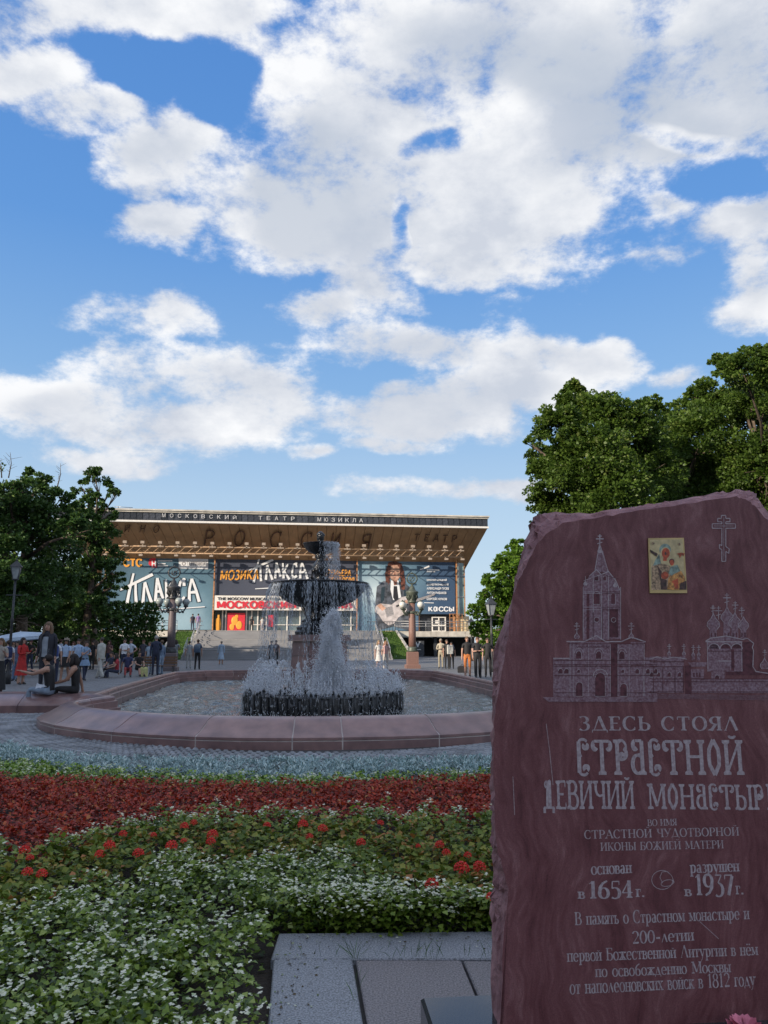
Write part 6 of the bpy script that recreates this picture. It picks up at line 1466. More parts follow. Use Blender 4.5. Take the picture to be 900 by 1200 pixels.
# ------------------------------------------------------------------ trees
M_bark = mat('bark', (.10, .075, .055), .9, var=.3, scale=8, bump=.8, bscale=18)
M_lfL = leaf_mat('maple leaf', [(0, (.03, .07, .018)), (.5, (.06, .125, .028)), (.9, (.10, .18, .04)), (1, (.14, .21, .05))], .5, .22)
M_lfR = leaf_mat('lime leaf', [(0, (.045, .085, .014)), (.5, (.085, .15, .022)), (.9, (.13, .21, .032)), (1, (.19, .24, .06))], .5, .42)
M_lfG = leaf_mat('bright leaf', [(0, (.06, .12, .012)), (.5, (.11, .22, .022)), (.9, (.17, .30, .035)), (1, (.22, .33, .06))], .5, .42)
def tree(label, base, lobes, m, leaf, nleaf, seed, trunk_r=.22, name='broadleaf_tree', extra_twigs=(), fill=.55):
    """lobes: world-space (centre, radius); leaves gather in clumps near each lobe's skin"""
    r = np.random.default_rng(seed); base = Vector(base)
    t = thing(name, label, 'tree', base)
    top = max(l[0].z for l in lobes) - base.z
    cx0 = sum(l[0].x for l in lobes) / len(lobes) - base.x; cy0 = sum(l[0].y for l in lobes) / len(lobes) - base.y
    mb = MB(); fork = Vector((cx0 * .15, cy0 * .15, top * .30)); mid = Vector((cx0 * .5, cy0 * .5, top * .62))
    mb.tube([(0, 0, -.1), (0, 0, .15), fork * .5, fork, (fork + mid) / 2 + Vector((r.normal(0, .15), 0, 0)), mid, (mid.x, mid.y, top * .9)], [trunk_r * 1.5, trunk_r * 1.1, trunk_r, trunk_r * .85, trunk_r * .6, trunk_r * .4, trunk_r * .1], 8)
    mb.build('trunk', M_bark, t)
    lim = MB()
    for c, R in lobes:
        c = c - base; s = fork.lerp(mid, min(1, max(0, (c.z - fork.z) / max(.5, (mid.z - fork.z)) - .35)))
        h = s.lerp(c, .5) + Vector((r.normal(0, .2), r.normal(0, .2), .25 * R)); lim.tube([s, h, c], [trunk_r * .42, trunk_r * .26, trunk_r * .10], 5)
        for k in range(5):
            d = Vector(r.normal(0, 1, 3)); d.normalize(); lim.tube([h.lerp(c, .5), c + d * R * .45, c + d * R * .85], [trunk_r * .1, trunk_r * .06, .008], 4)
    for a, b in extra_twigs:
        a = a - base; b = b - base; lim.tube([a, a.lerp(b, .5) + Vector((.1, 0, .1)), b], [.04, .025, .008], 4)
        for k in range(9):
            q = a.lerp(b, .25 + .08 * k); d = Vector((r.normal(0, .28), r.normal(0, .2), abs(r.normal(.22, .15)))); lim.tube([q, q + d], [.014, .005], 3)
    lim.build('limbs', M_bark, t, kind='stuff')
    vol = np.array([R ** 2 for c, R in lobes]); cnt = (nleaf * vol / vol.sum()).astype(int)
    PP = []; NN = []; RV = []
    for (c, R), k in zip(lobes, cnt):
        c = np.array(c - base); ncl = max(6, int(k / 62))
        d = r.normal(0, 1, (ncl, 3)); d /= np.linalg.norm(d, axis=1, keepdims=True); d[:, 2] = np.where(d[:, 2] < -.5, -d[:, 2], d[:, 2])
        cc = d * R * (r.uniform(fill, 1.05, (ncl, 1)))
        cr_ = R * r.uniform(.10, .30, ncl)
        own = r.integers(0, ncl, k); g_ = r.normal(0, 1, (k, 3)); g_ /= np.linalg.norm(g_, axis=1, keepdims=True); g_ *= r.uniform(.3, 1, (k, 1)) ** .5; g_[:, 2] *= .62
        P = cc[own] + g_ * cr_[own][:, None]
        n_ = g_ * .7 + d[own] * .5 + np.array([0, 0, .25]) + r.normal(0, .45, (k, 3))
        PP.append(P + c); NN.append(n_); RV.append(np.clip(.5 + .16 * r.normal(0, 1, ncl)[own] + .22 * r.normal(0, 1, k), 0, 1))
    P = np.concatenate(PP); Nn = np.concatenate(NN); rv = np.concatenate(RV); n = len(P)
    V, F = leaves(P, Nn, leaf * r.uniform(.7, 1.3, n), .75, .15, .25, seed + 5, jit=.8)
    add('crown', np_mesh('crown', V, F, m, rnd=np.repeat(rv, 2)), t, kind='stuff')
    return t
def lobes_at(lst, D, r, jd=1.5):
    return [(atd(x, y, D + r.gauss(0, jd)), R * D / 900) for x, y, R in lst]
R0 = random.Random(12)
tree('dark maple at the left edge with the tallest dense crown', (-20.0, 43, 0), lobes_at([(12, 580, 26), (40, 574, 24), (66, 590, 24), (28, 615, 40), (-5, 620, 45), (60, 632, 34), (22, 690, 46), (62, 690, 38), (-20, 690, 50), (-40, 600, 40), (92, 625, 20), (-60, 660, 50), (30, 560, 13), (48, 600, 22)], 43, R0), M_lfL, .20, 38000, 101, .34, extra_twigs=[(atd(66, 575, 43), atd(71, 543, 43)), (atd(10, 560, 43), atd(12, 530, 43)), (atd(2, 560, 43), atd(-4, 536, 43))], fill=.35)
tree('dark maple beside the posters with one light branch rising above its crown', (-19.2, 50, 0), lobes_at([(112, 562, 15), (98, 573, 12), (128, 572, 12), (135, 580, 8), (104, 592, 13), (116, 588, 12), (90, 610, 22), (125, 605, 15), (118, 625, 20), (97, 640, 24), (122, 652, 20), (110, 672, 24), (134, 668, 13), (136, 685, 12), (122, 705, 17), (104, 715, 22), (129, 728, 13), (92, 690, 26), (80, 725, 26), (110, 742, 18)], 50, R0, 1.0), M_lfL, .19, 26000, 102, .28, extra_twigs=[(atd(93, 590, 50), atd(78, 580, 50))], fill=.45)
tree('shadowed maple in front of the left crowd, filling the left frame edge', (-21.5, 37.5, 0), lobes_at([(-50, 600, 55), (-20, 660, 50), (5, 650, 32), (-60, 700, 60), (10, 705, 34), (-5, 735, 22), (30, 725, 24), (-90, 650, 60)], 40, R0), M_lfL, .17, 24000, 103, .3, fill=.3)
tree('dark maple behind the crowd between the other left trees', (-20.5, 56, 0), lobes_at([(50, 640, 30), (70, 660, 34), (40, 690, 40), (75, 705, 34), (100, 700, 24), (55, 735, 30), (90, 738, 22), (20, 735, 30), (110, 720, 20)], 56, R0), M_lfL, .22, 20000, 104, .3, fill=.35)
tree('dark far maple whose crown closes the gap at the left edge', (-30, 52, 0), lobes_at([(-30, 580, 40), (-60, 620, 50), (-20, 650, 50), (0, 600, 30), (-40, 720, 50), (5, 700, 40)], 52, R0), M_lfL, .24, 14000, 105, .3, fill=.35)
# right side
tree('big spreading lime tree behind the stone, left edge of the right group', (8.6, 27, 0), lobes_at([(676, 463, 19), (664, 480, 18), (655, 505, 30), (632, 540, 20), (700, 500, 40), (690, 548, 46), (650, 565, 34), (742, 505, 36), (752, 560, 50), (720, 590, 45), (640, 590, 20), (664, 615, 40), (622, 520, 8), (627, 555, 10)], 27, R0, 1.2), M_lfR, .118, 84000, 111, .30, name='lime_tree', fill=.45)
tree('lime tree in the middle of the group behind the stone', (12.0, 31, 0), lobes_at([(800, 500, 34), (775, 520, 38), (830, 470, 28), (820, 520, 45), (850, 560, 50), (800, 570, 50), (790, 620, 60), (760, 480, 18)], 31, R0), M_lfR, .13, 60000, 112, .2, name='lime_tree', fill=.4)
tree('tallest lime tree at the right frame edge', (14.6, 29, 0), lobes_at([(850, 435, 22), (872, 440, 26), (895, 425, 22), (915, 440, 32), (888, 480, 42), (850, 490, 34), (925, 500, 50), (900, 550, 50), (870, 600, 50), (940, 580, 50), (950, 450, 40)], 29, R0), M_lfR, .125, 76000, 113, .2, name='lime_tree', fill=.4)
tree('bright green tree behind the three people at the right', (8.9, 51, 0), lobes_at([(606, 648, 15), (588, 668, 17), (612, 672, 26), (578, 690, 17), (600, 705, 34), (568, 718, 16), (590, 740, 30), (562, 742, 13), (573, 763, 14), (620, 740, 36), (600, 775, 22), (640, 700, 40)], 51, R0, 1.2), M_lfG, .20, 40000, 114, .25, fill=.3)
tree('farther bright tree hidden behind the stone', (16, 58, 0), lobes_at([(660, 690, 40), (700, 680, 50), (680, 740, 40), (740, 700, 50)], 58, R0), M_lfG, .26, 9000, 115, .25, fill=.3)
# clipped hedge behind the crowd at the left
hd = thing('dark_hedge', 'long dark hedge behind the crowd at the left', 'hedge', (-28, 62, 0))
r_ = np.random.default_rng(44); n = 26000; P = np.stack([r_.uniform(-14, 10.2, n), r_.uniform(-1.2, 1.2, n), 4.6 * r_.uniform(0, 1, n) ** .8], 1); k = r_.uniform(0, 1, n) < .7; P[k, 1] = -1.2 + np.abs(r_.normal(0, .25, k.sum()))
V, F = leaves(P, np.stack([r_.normal(0, .6, n), -np.abs(r_.normal(.5, .5, n)), r_.normal(.3, .6, n)], 1), .26, .75, .15, .2, 8, .8)
add('foliage', np_mesh('foliage', V, F, M_lfL, rnd=np.repeat(r_.uniform(0, 1, n), 2)), hd, kind='stuff')
hs_ = MB()
for k in range(16): x = -13.5 + k * 1.5; hs_.tube([(x, .1, 0), (x + .2, .2, 1.2), (x + .6, .1, 3.6)], [.08, .05, .02], 5)
hs_.build('stems', M_bark, hd, kind='stuff')

# trees added farther left, out of view, to shade the foot of the stairs
for i, (x, y, h) in enumerate(((-37, 50, 13.0), (-43, 44, 14.5), (-34, 41, 11.5), (-48, 53, 13.5))):
    tree(['shade maple added beyond the left edge, nearest the stairs', 'tallest shade maple added beyond the left edge', 'low shade maple added beyond the left edge, nearest the viewer', 'shade maple added beyond the left edge, farthest left'][i], (x, y, 0),
         [(Vector((x + R0.gauss(0, 1.6), y + R0.gauss(0, 1.6), h * q)), h * .20) for q in (.35, .4, .5, .55, .6, .7, .75, .82, .85)], M_lfL, .4, 7000, 130 + i, .3, fill=.3)
for i, (x, y, h) in enumerate(((22, 44, 12.5), (27, 58, 13.5), (21, 72, 12.0), (36, 50, 14.0), (34, 76, 13.0))):
    tree(['lime tree of the right park, nearest beyond the frame', 'tall lime tree of the right park behind the nearest', 'lime tree of the right park close to the theatre side', 'tall lime tree at the far right of the park', 'lime tree at the far right back of the park'][i], (x, y, 0),
         [(Vector((x + R0.gauss(0, 1.8), y + R0.gauss(0, 1.8), h * q)), h * .20) for q in (.32, .38, .45, .5, .55, .62, .7, .76, .82, .85)], M_lfR, .3, 8000, 150 + i, .22, name='lime_tree', fill=.3)

# ------------------------------------------------------------------ ornate lamp columns
M_globe = mat('milk glass globe', (.62, .62, .56), .25, var=.04)
def lamp_column(label, loc, m, ms, rz, mg=None):
    t = thing('lamp_column', label, 'lamp column', loc, rz, 'ornate lamp columns before the stairs')
    b = MB(); b.box((0, 0, .12), (.86, .86, .24), m=0, bev=.03); b.box((0, 0, .62), (.66, .66, .76), bev=.04); b.build('pedestal', ms, t)
    b = MB(); b.lathe([(.31, 1.0), (.33, 1.08), (.28, 1.16), (.30, 1.22), (.24, 1.30)], 16); b.build('base_ring', m, t)
    b = MB(); b.lathe([(.225, 1.30), (.22, 2.2), (.205, 3.2), (.19, 3.95)], 20); b.build('shaft', ms, t)
    b = MB(); b.lathe([(.24, 3.3), (.27, 3.34), (.27, 3.42), (.24, 3.46)], 16); b.build('collar', m, t)
    b = MB(); b.lathe([(.225, 3.95), (.30, 4.0), (.24, 4.08), (.22, 4.25), (.27, 4.38), (.36, 4.46), (.34, 4.52), (.40, 4.58), (.38, 4.66), (.24, 4.72), (.17, 4.85), (.15, 4.95), (.08, 5.02), (.06, 5.12)], 16)
    for k in range(8):
        a = 2 * pi * k / 8; b.tube([(.22 * cos(a), .22 * sin(a), 4.1), (.36 * cos(a), .36 * sin(a), 4.3), (.30 * cos(a), .30 * sin(a), 4.5)], [.03, .04, .03], 5)
    b.build('capital', m, t)
    for k in range(4):
        a = 2 * pi * k / 4 + .55; c, s = cos(a), sin(a)
        ar = MB(); ar.tube([(.22 * c, .22 * s, 3.36), (.42 * c, .42 * s, 3.22), (.66 * c, .66 * s, 3.32), (.78 * c, .78 * s, 3.50)], [.05, .05, .04, .045], 6)
        ar.tube([(.30 * c, .30 * s, 3.28), (.44 * c, .44 * s, 3.44), (.58 * c, .58 * s, 3.30)], [.025, .03, .02], 5); ar.ball((.62 * c, .62 * s, 3.24), .06, 0, 6, 4); ar.lathe([(.05, 3.50), (.13, 3.56), (.14, 3.62), (.10, 3.64)], 10, c=(.78 * c, .78 * s)); ar.build('arm', m, t)
        gl = MB(); gl.ball((.78 * c, .78 * s, 3.82), .205, 0, 14, 10); gl.build('globe', mg or M_globe, t)
        fc = MB(); fc.lathe([(.09, 4.01), (.07, 4.06), (.02, 4.13)], 8, c=(.78 * c, .78 * s)); fc.build('globe_cap', m, t)
    rg = MB(); R = .32
    rg.tube([(R * cos(2 * pi * i / 20), 0, 5.46 + R * sin(2 * pi * i / 20)) for i in range(21)], .045, 6, cap=False)
    rg.tube([(.14 * cos(2 * pi * i / 14 + 2.2), 0, 5.44 + .14 * sin(2 * pi * i / 14 + 2.2)) for i in range(11)], .030, 5); rg.tube([(-.14, 0, 5.32), (.05, 0, 5.50)], .025, 5); rg.box((.06, 0, 5.53), (.16, .05, .06)); rg.ball((0, 0, 5.82), .05, 0, 6, 4)
    for k in (0, 1): rg.ball((R * (1 - 2 * k), 0, 5.46), .05, 0, 6, 4)
    rg.build('emblem_ring', m, t)
M_lm = mat('dark painted iron', (.045, .048, .052), .45, metal=.2); M_lm2 = mat('weathered bronze iron', (.085, .10, .075), .5, metal=.2)
M_sh1 = mat('lamp shaft granite shaded', (.13, .105, .11), .5, var=.15, scale=30); M_sh2 = mat('lamp shaft granite sunlit', (.22, .125, .10), .5, var=.15, scale=30)  # twin shafts: left darkened for shade, right reddened for sunlight, in the colour
lamp_column('tall dark lamp column with globes in front of the left grass bank', L(-7.25, 23.4), M_lm, M_sh1, TH, mat('shaded grey globe', (.30, .34, .33), .3, var=.05))  # globes coloured greyer here to stand for the shade on this column
lamp_column('tall sun-reddened granite lamp column with white globes in front of the guitarist poster', L(6.75, 26.0), M_lm2, M_sh2, TH)
def lantern(label, loc, h, s=1.0):
    t = thing('street_lantern', label, 'street lamp', loc, .3, 'black four-sided street lanterns')
    b = MB(); b.lathe([(.13 * s, 0), (.13 * s, .35), (.08 * s, .45), (.055 * s, .6), (.05 * s, h * .5), (.07 * s, h * .51), (.045 * s, h * .54), (.04 * s, h - .75 * s)], 10); b.build('post', M_lm, t)
    b = MB(); b.tube([(-.30 * s, 0, h * .72), (.30 * s, 0, h * .72)], .02 * s, 5); b.lathe([(.04 * s, h - .75 * s), (.12 * s, h - .72 * s), (.13 * s, h - .68 * s)], 8); b.build('crossbar', M_lm, t)
    for k in range(4):
        a = pi / 4 + k * pi / 2; a2 = a + pi / 2; r0, r1 = .13 * s, .24 * s; z0, z1 = h - .68 * s, h - .22 * s
        b = MB(); b.tube([(r0 * cos(a), r0 * sin(a), z0), (r1 * cos(a), r1 * sin(a), z1)], .016 * s, 4); b.build('frame_bar', M_lm, t)
        b = MB(); b.poly([(r0 * cos(a) * .97, r0 * sin(a) * .97, z0), (r0 * cos(a2) * .97, r0 * sin(a2) * .97, z0), (r1 * cos(a2) * .97, r1 * sin(a2) * .97, z1), (r1 * cos(a) * .97, r1 * sin(a) * .97, z1)]); b.build('pane', mat('lantern glass', (.30, .33, .34), .2, spec=.7), t)
    b = MB(); b.lathe([(.30 * s, h - .22 * s), (.26 * s, h - .17 * s), (.10 * s, h - .03 * s), (.04 * s, h + .02 * s), (.05 * s, h + .06 * s), (.01, h + .12 * s)], 4, smooth=False, a0=pi / 4); b.build('roof', M_lm, t)
p = atd(20, 655, 30); lantern('black street lantern against the dark trees at the left edge', (p.x, 30, 0), p.z - .1, 1.0)
p = atd(575, 700, 42); lantern('tall black street lantern just left of the stone', (p.x, 42, 0), p.z - .1, 1.25)
p = atd(552, 724, 66); lantern('small far lantern at the theatre corner beside the bright tree', (p.x, 66, 0), p.z - .1, 1.3)

# pale blue cafe parasol over the left crowd
M_par = mat('pale blue canvas', (.44, .54, .66), .8, var=.08, scale=3)
pa = thing('cafe_parasol', 'low pale blue parasol standing over the crowd at the left', 'parasol', (-16.65, 35.6, 0), .2)
b = MB(); b.tube([(0, 0, 0), (0, 0, 2.1)], .03, 8); b.build('pole', M_steel, pa)
for k in range(8):
    a0, a1 = 2 * pi * k / 8, 2 * pi * (k + 1) / 8; R, zt, ze = 1.18, 2.06, 1.78; b = MB(); tl = lambda x: .10 * x
    q0, q1 = (R * cos(a0), R * sin(a0), ze + tl(R * cos(a0))), (R * cos(a1), R * sin(a1), ze + tl(R * cos(a1))); i0, i1 = (.8 * q0[0], .8 * q0[1], 1.93 + tl(.8 * q0[0])), (.8 * q1[0], .8 * q1[1], 1.93 + tl(.8 * q1[0]))
    b.poly([(0, 0, zt), i0, i1]); b.poly([i0, q0, q1, i1]); b.poly([q0, (q0[0], q0[1], q0[2] - .14), (q1[0], q1[1], q1[2] - .14), q1]); b.build('canvas_panel', M_par, pa)
    b = MB(); b.tube([(0, 0, 2.04), (q0[0], q0[1], q0[2] - .02)], .012, 4); b.build('rib', M_steel, pa)
# park benches and planters under the trees give the crowd something to sit on
M_bw = mat('bench wood', (.16, .09, .05), .6, stretch=(1, 12, 12), scale=5)
def bench(label, loc, rz):
    t = thing('park_bench', label, 'bench', loc, rz)
    for k in range(4): b = MB(); b.box((0, -.18 + k * .12, .45), (1.8, .10, .035)); b.build('seat_slat', M_bw, t)
    for k in range(3): b = MB(); b.box((0, .26 + .03 * k, .58 + k * .13), (1.8, .03, .10)); b.build('back_slat', M_bw, t)
    for x in (-.75, .75): b = MB(); b.tube([(x, -.2, 0), (x, -.2, .43), (x, .24, .43), (x, .34, .9)], .025, 5); b.tube([(x, .24, .43), (x, .30, 0)], .025, 5); b.build('leg_frame', M_lm, t)
bench('dark wooden bench behind the people resting near the left rim', (-11.0, 38.0, 0), .1)

# ------------------------------------------------------------------ people
SKIN = {'light': (.46, .27, .20), 'tan': (.34, .19, .13), 'mid': (.40, .23, .165)}
def cmat(kind, col): return mat(f'{kind} {col[0]:.2f} {col[1]:.2f} {col[2]:.2f}', col, .75 if kind != 'skin' else .5, var=.10, scale=9, bump=.3 if kind == 'cloth' else 0, bscale=14)
def person(label, loc, face, h=1.72, top=(.5, .5, .5), bottom=(.05, .06, .09), shoes=(.05, .05, .05), skin='mid', hair=(.03, .02, .015), hair_len=0, sleeves='short', legs='trousers',
           pose='stand', arms=('down', 'down'), stride=0.0, skirt=None, jacket=None, build=1.0, category='person', turn=0.0, hat=None, front=None, seat=.42, beard=False, group=None, fingers=True, dress=None):
    """face: heading in degrees, 0 = towards +Y (away), 180 = towards the viewer"""
    k = h / 1.75; yaw = radians(face)
    t = thing('person', label, category, loc, yaw, group)
    V = Vector; J = {}
    sit = pose == 'sit'; hip = seat + .10 if sit else .93 * k
    lean = .10 if sit else 0.0
    J['pel'] = V((0, 0, hip)); J['waist'] = V((0, lean * .2, hip + .14 * k)); J['chest'] = V((0, lean * .3 - .01, hip + .34 * k)); J['neck0'] = V((0, lean * .6 - .01, hip + .50 * k)); J['neck'] = V((0, lean * .9, hip + .57 * k))
    J['jaw'] = V((0, lean + .035, hip + .635 * k)); J['head'] = V((0, lean + .015, hip + .70 * k)); J['crown'] = V((0, lean + .0, hip + .775 * k))
    vs = ['pel', 'waist', 'chest', 'neck0', 'neck', 'jaw', 'head', 'crown']; rad = {'pel': (.155, .115), 'waist': (.135, .10), 'chest': (.165, .115), 'neck0': (.10, .075), 'neck': (.052, .055), 'jaw': (.062, .070), 'head': (.076, .092), 'crown': (.055, .066)}
    E_s = [(vs[i], vs[i + 1]) for i in range(7)]; zone = {}
    for v in ('pel',): zone[v] = 'bottom'
    for v in ('waist', 'chest', 'neck0'): zone[v] = 'top'
    for v in ('neck', 'jaw', 'head', 'crown'): zone[v] = 'skin'
    for s, sd in ((-1, 'L'), (1, 'R')):
        am = arms[0] if s < 0 else arms[1]
        sh = V((s * .175 * k, J['neck0'].y, hip + .47 * k)); J['sh' + sd] = sh
        UA, FA = .28 * k, .25 * k
        dirs = {'down': ((s * .16, -.02, -1), (s * .06, .12, -1)), 'hip': ((s * .75, -.1, -.75), (-s * .75, .35, -.6)), 'fwd': ((s * .1, .75, -.6), (0, 1, .05)), 'phone': ((s * .15, .25, -1), (-s * .25, .8, .55)), 'up': ((s * .3, .35, -.6), (-s * .1, .3, 1)),
                'cross': ((s * .25, .25, -1), (-s * .9, .45, .1)), 'swingf': ((s * .1, .35, -1), (0, .6, -.9)), 'swingb': ((s * .12, -.4, -1), (s * .05, -.1, -1)), 'lap': ((s * .15, .45, -.9), (-s * .35, .9, -.25)), 'reach': ((s * .2, .9, -.35), (0, 1, .25)), 'prop': ((s * .35, -.35, -1), (s * .1, -.25, -1))}[am]
        u = V(dirs[0]).normalized(); f = V(dirs[1]).normalized()
        el = sh + u * UA; wr = el + f * FA; hn = wr + f * .075 * k
        J['el' + sd] = el; J['wr' + sd] = wr; J['ha' + sd] = hn
        E_s += [('neck0', 'sh' + sd), ('sh' + sd, 'el' + sd), ('el' + sd, 'wr' + sd), ('wr' + sd, 'ha' + sd)]
        rad.update({'sh' + sd: (.068, .068), 'el' + sd: (.043, .043), 'wr' + sd: (.030, .026), 'ha' + sd: (.036, .020)})
        zone['sh' + sd] = 'top'; zone['el' + sd] = 'top' if sleeves == 'long' else 'skin'; zone['wr' + sd] = 'skin'; zone['ha' + sd] = 'skin'
        if sleeves == 'none': zone['sh' + sd] = 'skin'
        if fingers:
            side = V((0, 0, 1)).cross(f); side = side.normalized() if side.length > .1 else V((1, 0, 0)); 
            if am in ('down', 'swingb', 'swingf', 'hip', 'prop'): side = V((0, 1, 0))
            for q, (o_, ln_) in enumerate(((-.026, .058), (-.009, .07), (.009, .066), (.026, .052))):
                a = f'f{q}{sd}'; b_ = f'g{q}{sd}'; J[a] = hn + side * o_ * k + f * .028 * k; cv = f.cross(side) * (.012 * s); J[b_] = J[a] + (f * ln_ + cv) * k
                E_s += [('ha' + sd, a), (a, b_)]; rad[a] = (.010, .010); rad[b_] = (.008, .008); zone[a] = zone[b_] = 'skin'
            a = f'th{sd}'; J[a] = wr + (f * .05 + side * .05) * k; E_s += [('wr' + sd, a)]; rad[a] = (.010, .010); zone[a] = 'skin'
        hp = V((s * .095 * k, 0, hip - .02)); J['hp' + sd] = hp; st_ = stride * s
        if sit:
            kn = V((s * .12 * k + turn * .1, .44 * k, hip + .03)); an = V((s * .12 * k, .50 * k + .05 * s, .07)); 
        else:
            kn = V((s * .10 * k, .45 * st_ * .5 + .02, .50 * k)); an = V((s * .10 * k, st_ * .5 - (.06 if st_ < 0 else 0), .075 + (.04 if st_ < -.2 else 0)))
        toe = an + V((s * .02, .16 * k, -.04)); heel = an + V((0, -.05, -.035))
        J['kn' + sd] = kn; J['an' + sd] = an; J['to' + sd] = toe; J['he' + sd] = heel
        E_s += [('pel', 'hp' + sd), ('hp' + sd, 'kn' + sd), ('kn' + sd, 'an' + sd), ('an' + sd, 'to' + sd), ('an' + sd, 'he' + sd)]
        wide = 1.25 if legs == 'wide' else 1.0
        rad.update({'hp' + sd: (.092, .095), 'kn' + sd: (.062 * wide, .062 * wide), 'an' + sd: (.042 * (1.6 if legs == 'wide' else 1.15), .048 * (1.6 if legs == 'wide' else 1.1)), 'to' + sd: (.036, .026), 'he' + sd: (.032, .032)})
        zone['hp' + sd] = 'bottom'; zone['kn' + sd] = 'bottom' if legs in ('trousers', 'wide', 'shorts') else 'skin'; zone['an' + sd] = 'bottom' if legs in ('trousers', 'wide') else 'skin'; zone['to' + sd] = zone['he' + sd] = 'shoes'
    names = list(J); ix = {n_: i for i, n_ in enumerate(names)}
    me = bpy.data.meshes.new('body'); me.from_pydata([tuple(J[n_]) for n_ in names], [(ix[a], ix[b_]) for a, b_ in E_s], [])
    o = bpy.data.objects.new('body', me); COL.objects.link(o); o.modifiers.new('skin', 'SKIN'); sk = me.skin_vertices[0].data
    for n_ in names:
        r0, r1 = rad[n_]; kk = k * (build if n_ in ('pel', 'waist', 'chest') else 1); sk[ix[n_]].radius = (r0 * kk, r1 * kk)
    sk[0].use_root = True
    ss = o.modifiers.new('sub', 'SUBSURF'); ss.levels = 1; ss.render_levels = 1
    dg = bpy.context.evaluated_depsgraph_get(); new = bpy.data.meshes.new_from_object(o.evaluated_get(dg)); bpy.data.objects.remove(o); bpy.data.meshes.remove(me)
    mats = {'skin': cmat('skin', SKIN[skin]), 'top': cmat('cloth', top), 'bottom': cmat('cloth', bottom), 'shoes': cmat('cloth', shoes)}
    zl = list(mats); new.materials.clear()
    for z_ in zl: new.materials.append(mats[z_])
    # colour each face by the bone it lies nearest to, cutting sleeves and trousers part-way
    segs = []
    for a, b_ in E_s: segs.append((np.array(J[a]), np.array(J[b_]), zone[a], zone[b_], a, b_))
    nf = len(new.polygons); C = np.empty(nf * 3); new.polygons.foreach_get('center', C); C = C.reshape(-1, 3); best = np.full(nf, 1e9); zi = np.zeros(nf, int)
    for A_, B_, za, zb, na, nb_ in segs:
        d = B_ - A_; l2 = (d @ d) + 1e-9; tt = np.clip(((C - A_) @ d) / l2, 0, 1); ds = np.linalg.norm(C - (A_ + tt[:, None] * d), axis=1)
        ra = (rad[na][0] + rad[nb_][0]) / 2 * k; ds = ds / max(ra, .03)
        cut = .5
        if na[:2] == 'sh' and sleeves == 'short': cut = .62
        if na[:2] == 'el' and sleeves == 'long': cut = .9; za, zb = 'top', 'top'
        if na[:2] == 'kn' and legs in ('trousers', 'wide'): cut = .95
        if na[:2] == 'kn' and legs == 'shorts': cut = .08
        if na[:2] == 'an': cut = .1
        if na == 'pel' and nb_ == 'waist': cut = .3
        if na == 'neck0' and nb_ == 'neck': cut = .35
        zz = np.where(tt < cut, zl.index(za), zl.index(zb)); m_ = ds < best; best[m_] = ds[m_]; zi[m_] = zz[m_]
    new.polygons.foreach_set('material_index', zi.astype(np.int32)); new.polygons.foreach_set('use_smooth', np.ones(nf, bool)); new.update()
    add('body', new, t)
    hc = J['head']; hz = Vector((hc.x, hc.y, hc.z))
    # face
    fb = MB(); fy = hc.y + .088 * k
    for s in (-1, 1): fb.ball((s * .031 * k, fy - .004, hc.z + .006 * k), .011 * k, 1, 6, 4, (1.2, .6, .8)); fb.tube([(s * .015 * k, fy + .004, hc.z + .026 * k), (s * .05 * k, fy - .012, hc.z + .026 * k)], .004 * k, 4, 2); fb.ball((s * .082 * k, hc.y - .005, hc.z - .004), .02 * k, 0, 6, 4, (.5, .8, 1.3))
    fb.tube([(0, fy, hc.z + .015 * k), (0, fy + .020 * k, hc.z - .026 * k), (0, fy - .004, hc.z - .034 * k)], [.008 * k, .014 * k, .006 * k], 5, 0); fb.tube([(-.022 * k, fy - .012, hc.z - .056 * k), (0, fy - .004, hc.z - .054 * k), (.022 * k, fy - .012, hc.z - .056 * k)], .0055 * k, 4, 3)
    fb.build('face', [mats['skin'], cmat('cloth', (.02, .015, .012)), cmat('hair', hair), cmat('skin', (.35, .10, .09))], t, kind='stuff')
    # hair
    hm = cmat('hair', hair); hb = MB(); hb.ball((hc.x, hc.y - .030 * k, hc.z + .034 * k), .096 * k, 0, 12, 8, (.92, 1.02, .92))
    if hair_len > 0:
        for s in (-1, 1): hb.tube([(s * .065 * k, hc.y - .01, hc.z + .04 * k), (s * .088 * k, hc.y - .01, hc.z - .05 * k), (s * .10 * k, hc.y + .0, hc.z - .06 - hair_len * .5), (s * .09 * k, hc.y + .02, hc.z - .06 - hair_len)], [.04 * k, .045 * k, .045 * k, .02], 7)
        hb.tube([(0, hc.y - .06 * k, hc.z + .04 * k), (0, hc.y - .085 * k, hc.z - .06 * k), (0, hc.y - .075 * k, hc.z - .08 - hair_len * .6), (0, hc.y - .07, hc.z - .10 - hair_len)], [.07 * k, .085 * k, .08 * k, .03], 8)
    hb.build('hair', hm, t)
    if beard: b = MB(); b.ball((hc.x, hc.y + .045 * k, hc.z - .07 * k), .055 * k, 0, 8, 6, (1, .8, 1.0)); b.build('beard', hm, t)
    if hat: b = MB(); b.lathe([(.16 * k, hc.z + .055 * k), (.165 * k, hc.z + .065 * k), (.10 * k, hc.z + .075 * k), (.095 * k, hc.z + .14 * k), (.03, hc.z + .15 * k)], 12, c=(hc.x, hc.y)); b.build('hat', cmat('cloth', hat), t)
